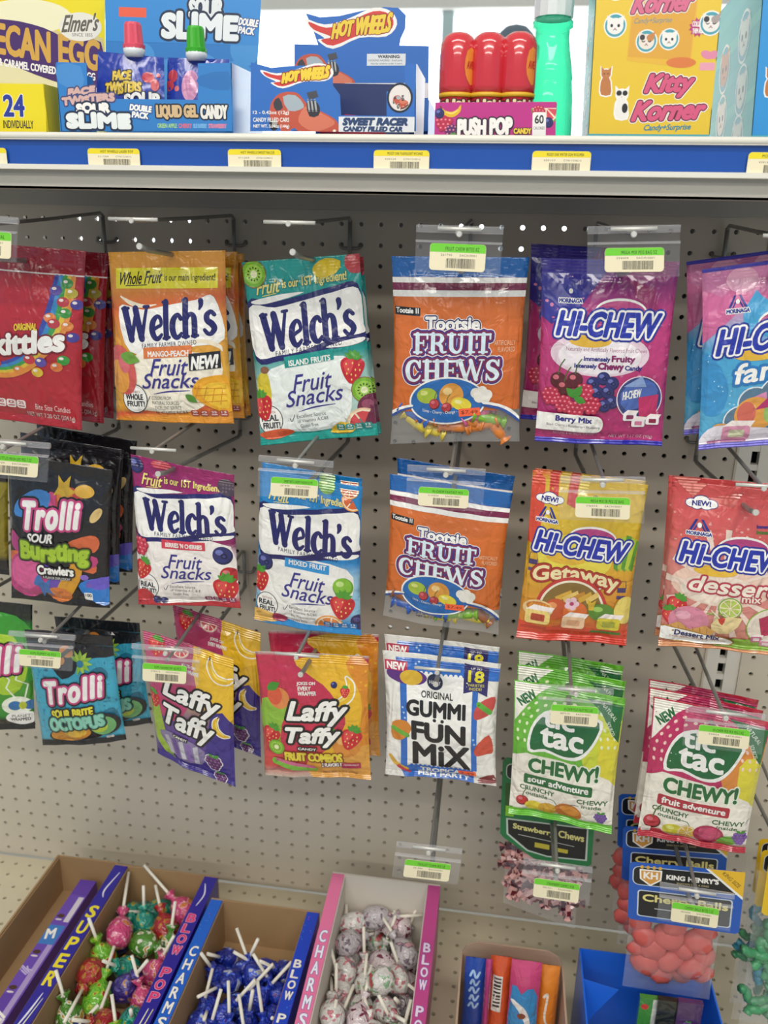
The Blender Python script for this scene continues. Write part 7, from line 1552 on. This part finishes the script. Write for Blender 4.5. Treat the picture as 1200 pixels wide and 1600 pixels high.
pops(.0178, [('white printed cherry lollipop in the pink edged carton', 'cherry lollipops in the pink edged carton', c8(*h_), c8(*e_), (W1, W2, W3, W4, W1)[i % 5], .02*(i % 3 == 1)) for i, (h_, e_) in enumerate(pk)], BOX['P'], .07)
# ---- brown carton of wrapped bars
ZC = -.93
x0, x1 = PZ(722, 1478, ZC).x, PZ(882, 1505, ZC).x; yb = PZ(800, 1480, ZC).y
b = Vector(((x0+x1)/2, yb-.09, DZ+.0005)); r = thing('bar_carton', 'tan cardboard carton packed with upright wrapped bars', 'candy carton', b); h = ZC-DZ; X = (x1-x0)/2
def shellw(root, mat, name, poly, y0, y1): mb = MB(); mb.prism(poly, y0, y1); return mb.build(name, mat, root)
M_tan = solid('tan_board', 'b89c86', .7, var=.05)
rnd_ = [(-X, 0), (X, 0), (X, h-.02), (X-.006, h-.008), (X-.02, h), (-X+.02, h), (-X+.006, h-.008), (-X, h-.02)]
shellw(r, M_tan, 'back_panel', rnd_, .09, .0925)
for sx in (-1, 1): mb = MB(); mb.box((sx*X-.0012, -.09, 0), (sx*X+.0012, .09, h-.02)); mb.build('side_panel', M_tan, r)
mb = MB(); mb.box((-X, -.09, 0), (X, .09, .0015)); mb.build('bottom', M_tan, r); mb = MB(); mb.box((-X, -.0925, 0), (X, -.09, .035)); mb.build('front_panel', M_tan, r)
bars = [(728, 763, 1490, '1d4aa8', 'royal blue'), (760, 770, 1494, 'b83a7c', 'magenta'), (768, 801, 1488, 'd8562c', 'orange-red'), (800, 848, 1494, 'd0487c', 'pink and sky blue'), (846, 876, 1502, 'e8872c', 'bright orange')]
for i, (xa_, xb_, yt, c, nm) in enumerate(bars):
    Y = yb-.03-.012*(i % 2); p0, p1 = PY(xa_, yt, Y), PY(xb_, yt, Y)
    t = thing('wrapped_bar', nm+' wrapped bar standing in the tan carton', 'candy bar', ((p0.x+p1.x)/2, Y, DZ+.003)); w = (p1.x-p0.x)/2; hh = p0.z-DZ-.003
    nu, nv = 8, 12; su = [k/nu for k in range(nu+1)]; tv = [k/nv for k in range(nv+1)]
    fn = lambda u, v: .007*max(0, math.sin(math.pi*u))**.6*min(1, v*6)+.001*noise.noise(Vector((u*4, v*6, i)))
    S = Surf([(-w, -.004, hh), (w, -.004, hh), (w, -.004, 0), (-w, -.004, 0)], fn, su, tv); n1 = nu+1; V = []; F = []
    for sg in (1, -1):
        for v in tv:
            for u in su: V.append(S.base(u, v)+S.n*fn(u, v)*sg)
    off = n1*(nv+1)
    for j in range(nv):
        for k in range(nu): p = j*n1+k; F.append((p, p+n1, p+n1+1, p+1)); p += off; F.append((p, p+1, p+n1+1, p+n1))
    obj('wrapper', V, F, ink(c, .25, .5), t, None, True); a = Art(S, t)
    if i == 0:
        a.begin('white_lettering')
        for k in range(5): a.stroke([(26+4*(k % 2), 16+k*8), (40, 11+k*8), (52, 17+k*8), (68, 12+k*8)], 5, 'a8c8ec')
    elif i == 2: a.begin('barcode_patch'); a.rect(16, 16, 62, 52, 'ece8e0'); [a.rect(22, 18+k*3.4, 56, 18+k*3.4+1.4+(k % 3)*.4, '3a3634') for k in range(9)]
    elif i == 3: a.begin('wrapper_print'); a.poly([(8, 22), (40, 28), (60, 22), (94, 30), (94, 90), (10, 90)], '3a92d0', 2); a.stroke([(14, 36, 8), (50, 44, 12), (70, 60, 8), (40, 72, 10)], 6, 'f0ece8'); a.ell(46, 48, 14, 12, '8a4a34'); a.ell(66, 62, 14, 10, 'd84a3c')
    elif i == 4: a.begin('wrapper_print'); a.stroke([(26, 30), (46, 26), (40, 50), (66, 60)], 6, 'f4e8d8')
    a.end()
# ---- blue carton at the far right
ZB = -.93
x0, x1 = PZ(906, 1478, ZB).x, PZ(1112, 1540, ZB).x; yb = PZ(906, 1478, ZB).y-.004
b = Vector(((x0+x1)/2, yb-.08, DZ+.0005)); r = thing('sour_candy_carton', 'bright blue carton of dark wrapped sour candy below the red gummies', 'candy carton', b); h = ZB-DZ; X = (x1-x0)/2
MBl = card('1f6ae0', .35)
shellw(r, MBl, 'back_panel', [(-X, 0), (X, 0), (X, h), (-X, h)], .078, .08)
shellw(r, MBl, 'front_panel', [(-X, 0), (X, 0), (X, h*.45), (-X, h*.45)], -.08, -.078)
for sx in (-1, 1): mb = MB(); mb.box((sx*X-.001, -.08, 0), (sx*X+.001, .08, h)); mb.build('side_panel', MBl, r)
o, S = slabq(r, 'inner_flap', [(-X, .03, h), (-X+.045, .03, h-.01), (-X+.02, .028, h-.05), (-X, .028, h-.09)], .001, MBl)
mb = MB(); mb.box((-X, -.08, 0), (X, .08, .0015)); mb.build('bottom', M_kraft, r)
wr = [(1000, 1030, '3f8a3a', 'green'), (1028, 1062, '1c2420', 'black'), (1060, 1100, '4a2a5c', 'dark purple')]
for i, (xa_, xb_, c, nm) in enumerate(wr):
    Y = yb-.075-.004*i; p0, p1 = PY(xa_, 1556+3*i, Y), PY(xb_, 1556+3*i, Y); w = (p1.x-p0.x)/2; hh = p0.z-DZ-.003
    t = thing('wrapped_bar', nm+' sour candy wrapper standing in the bright blue carton', 'candy bar', ((p0.x+p1.x)/2, Y, DZ+.003))
    S = Surf([(-w, -.003, hh), (w, -.003, hh), (w, -.003, 0), (-w, -.003, 0)])
    mb = MB(); mb.prism([(-w, 0), (w, 0), (w*.98, hh*.9), (w, hh), (-w, hh), (-w*.98, hh*.9)], -.003, .004); mb.build('wrapper', ink(c, .25, .5), t)
    a = Art(S, t); a.begin('wrapper_print')
    if i == 1: a.text('SO', 16, 22, 90, 46, WH, bold=5, rot=-70)
    elif i == 0: a.rect(70, 0, 96, 60, 'c8ccc4'); a.ell(30, 8, 20, 20, 'c83a34')
    else: a.grapes(50, 20, 18, False, '5a3a7c'); a.text('S', 20, 40, 70, 60, WH, bold=4)
    a.end()
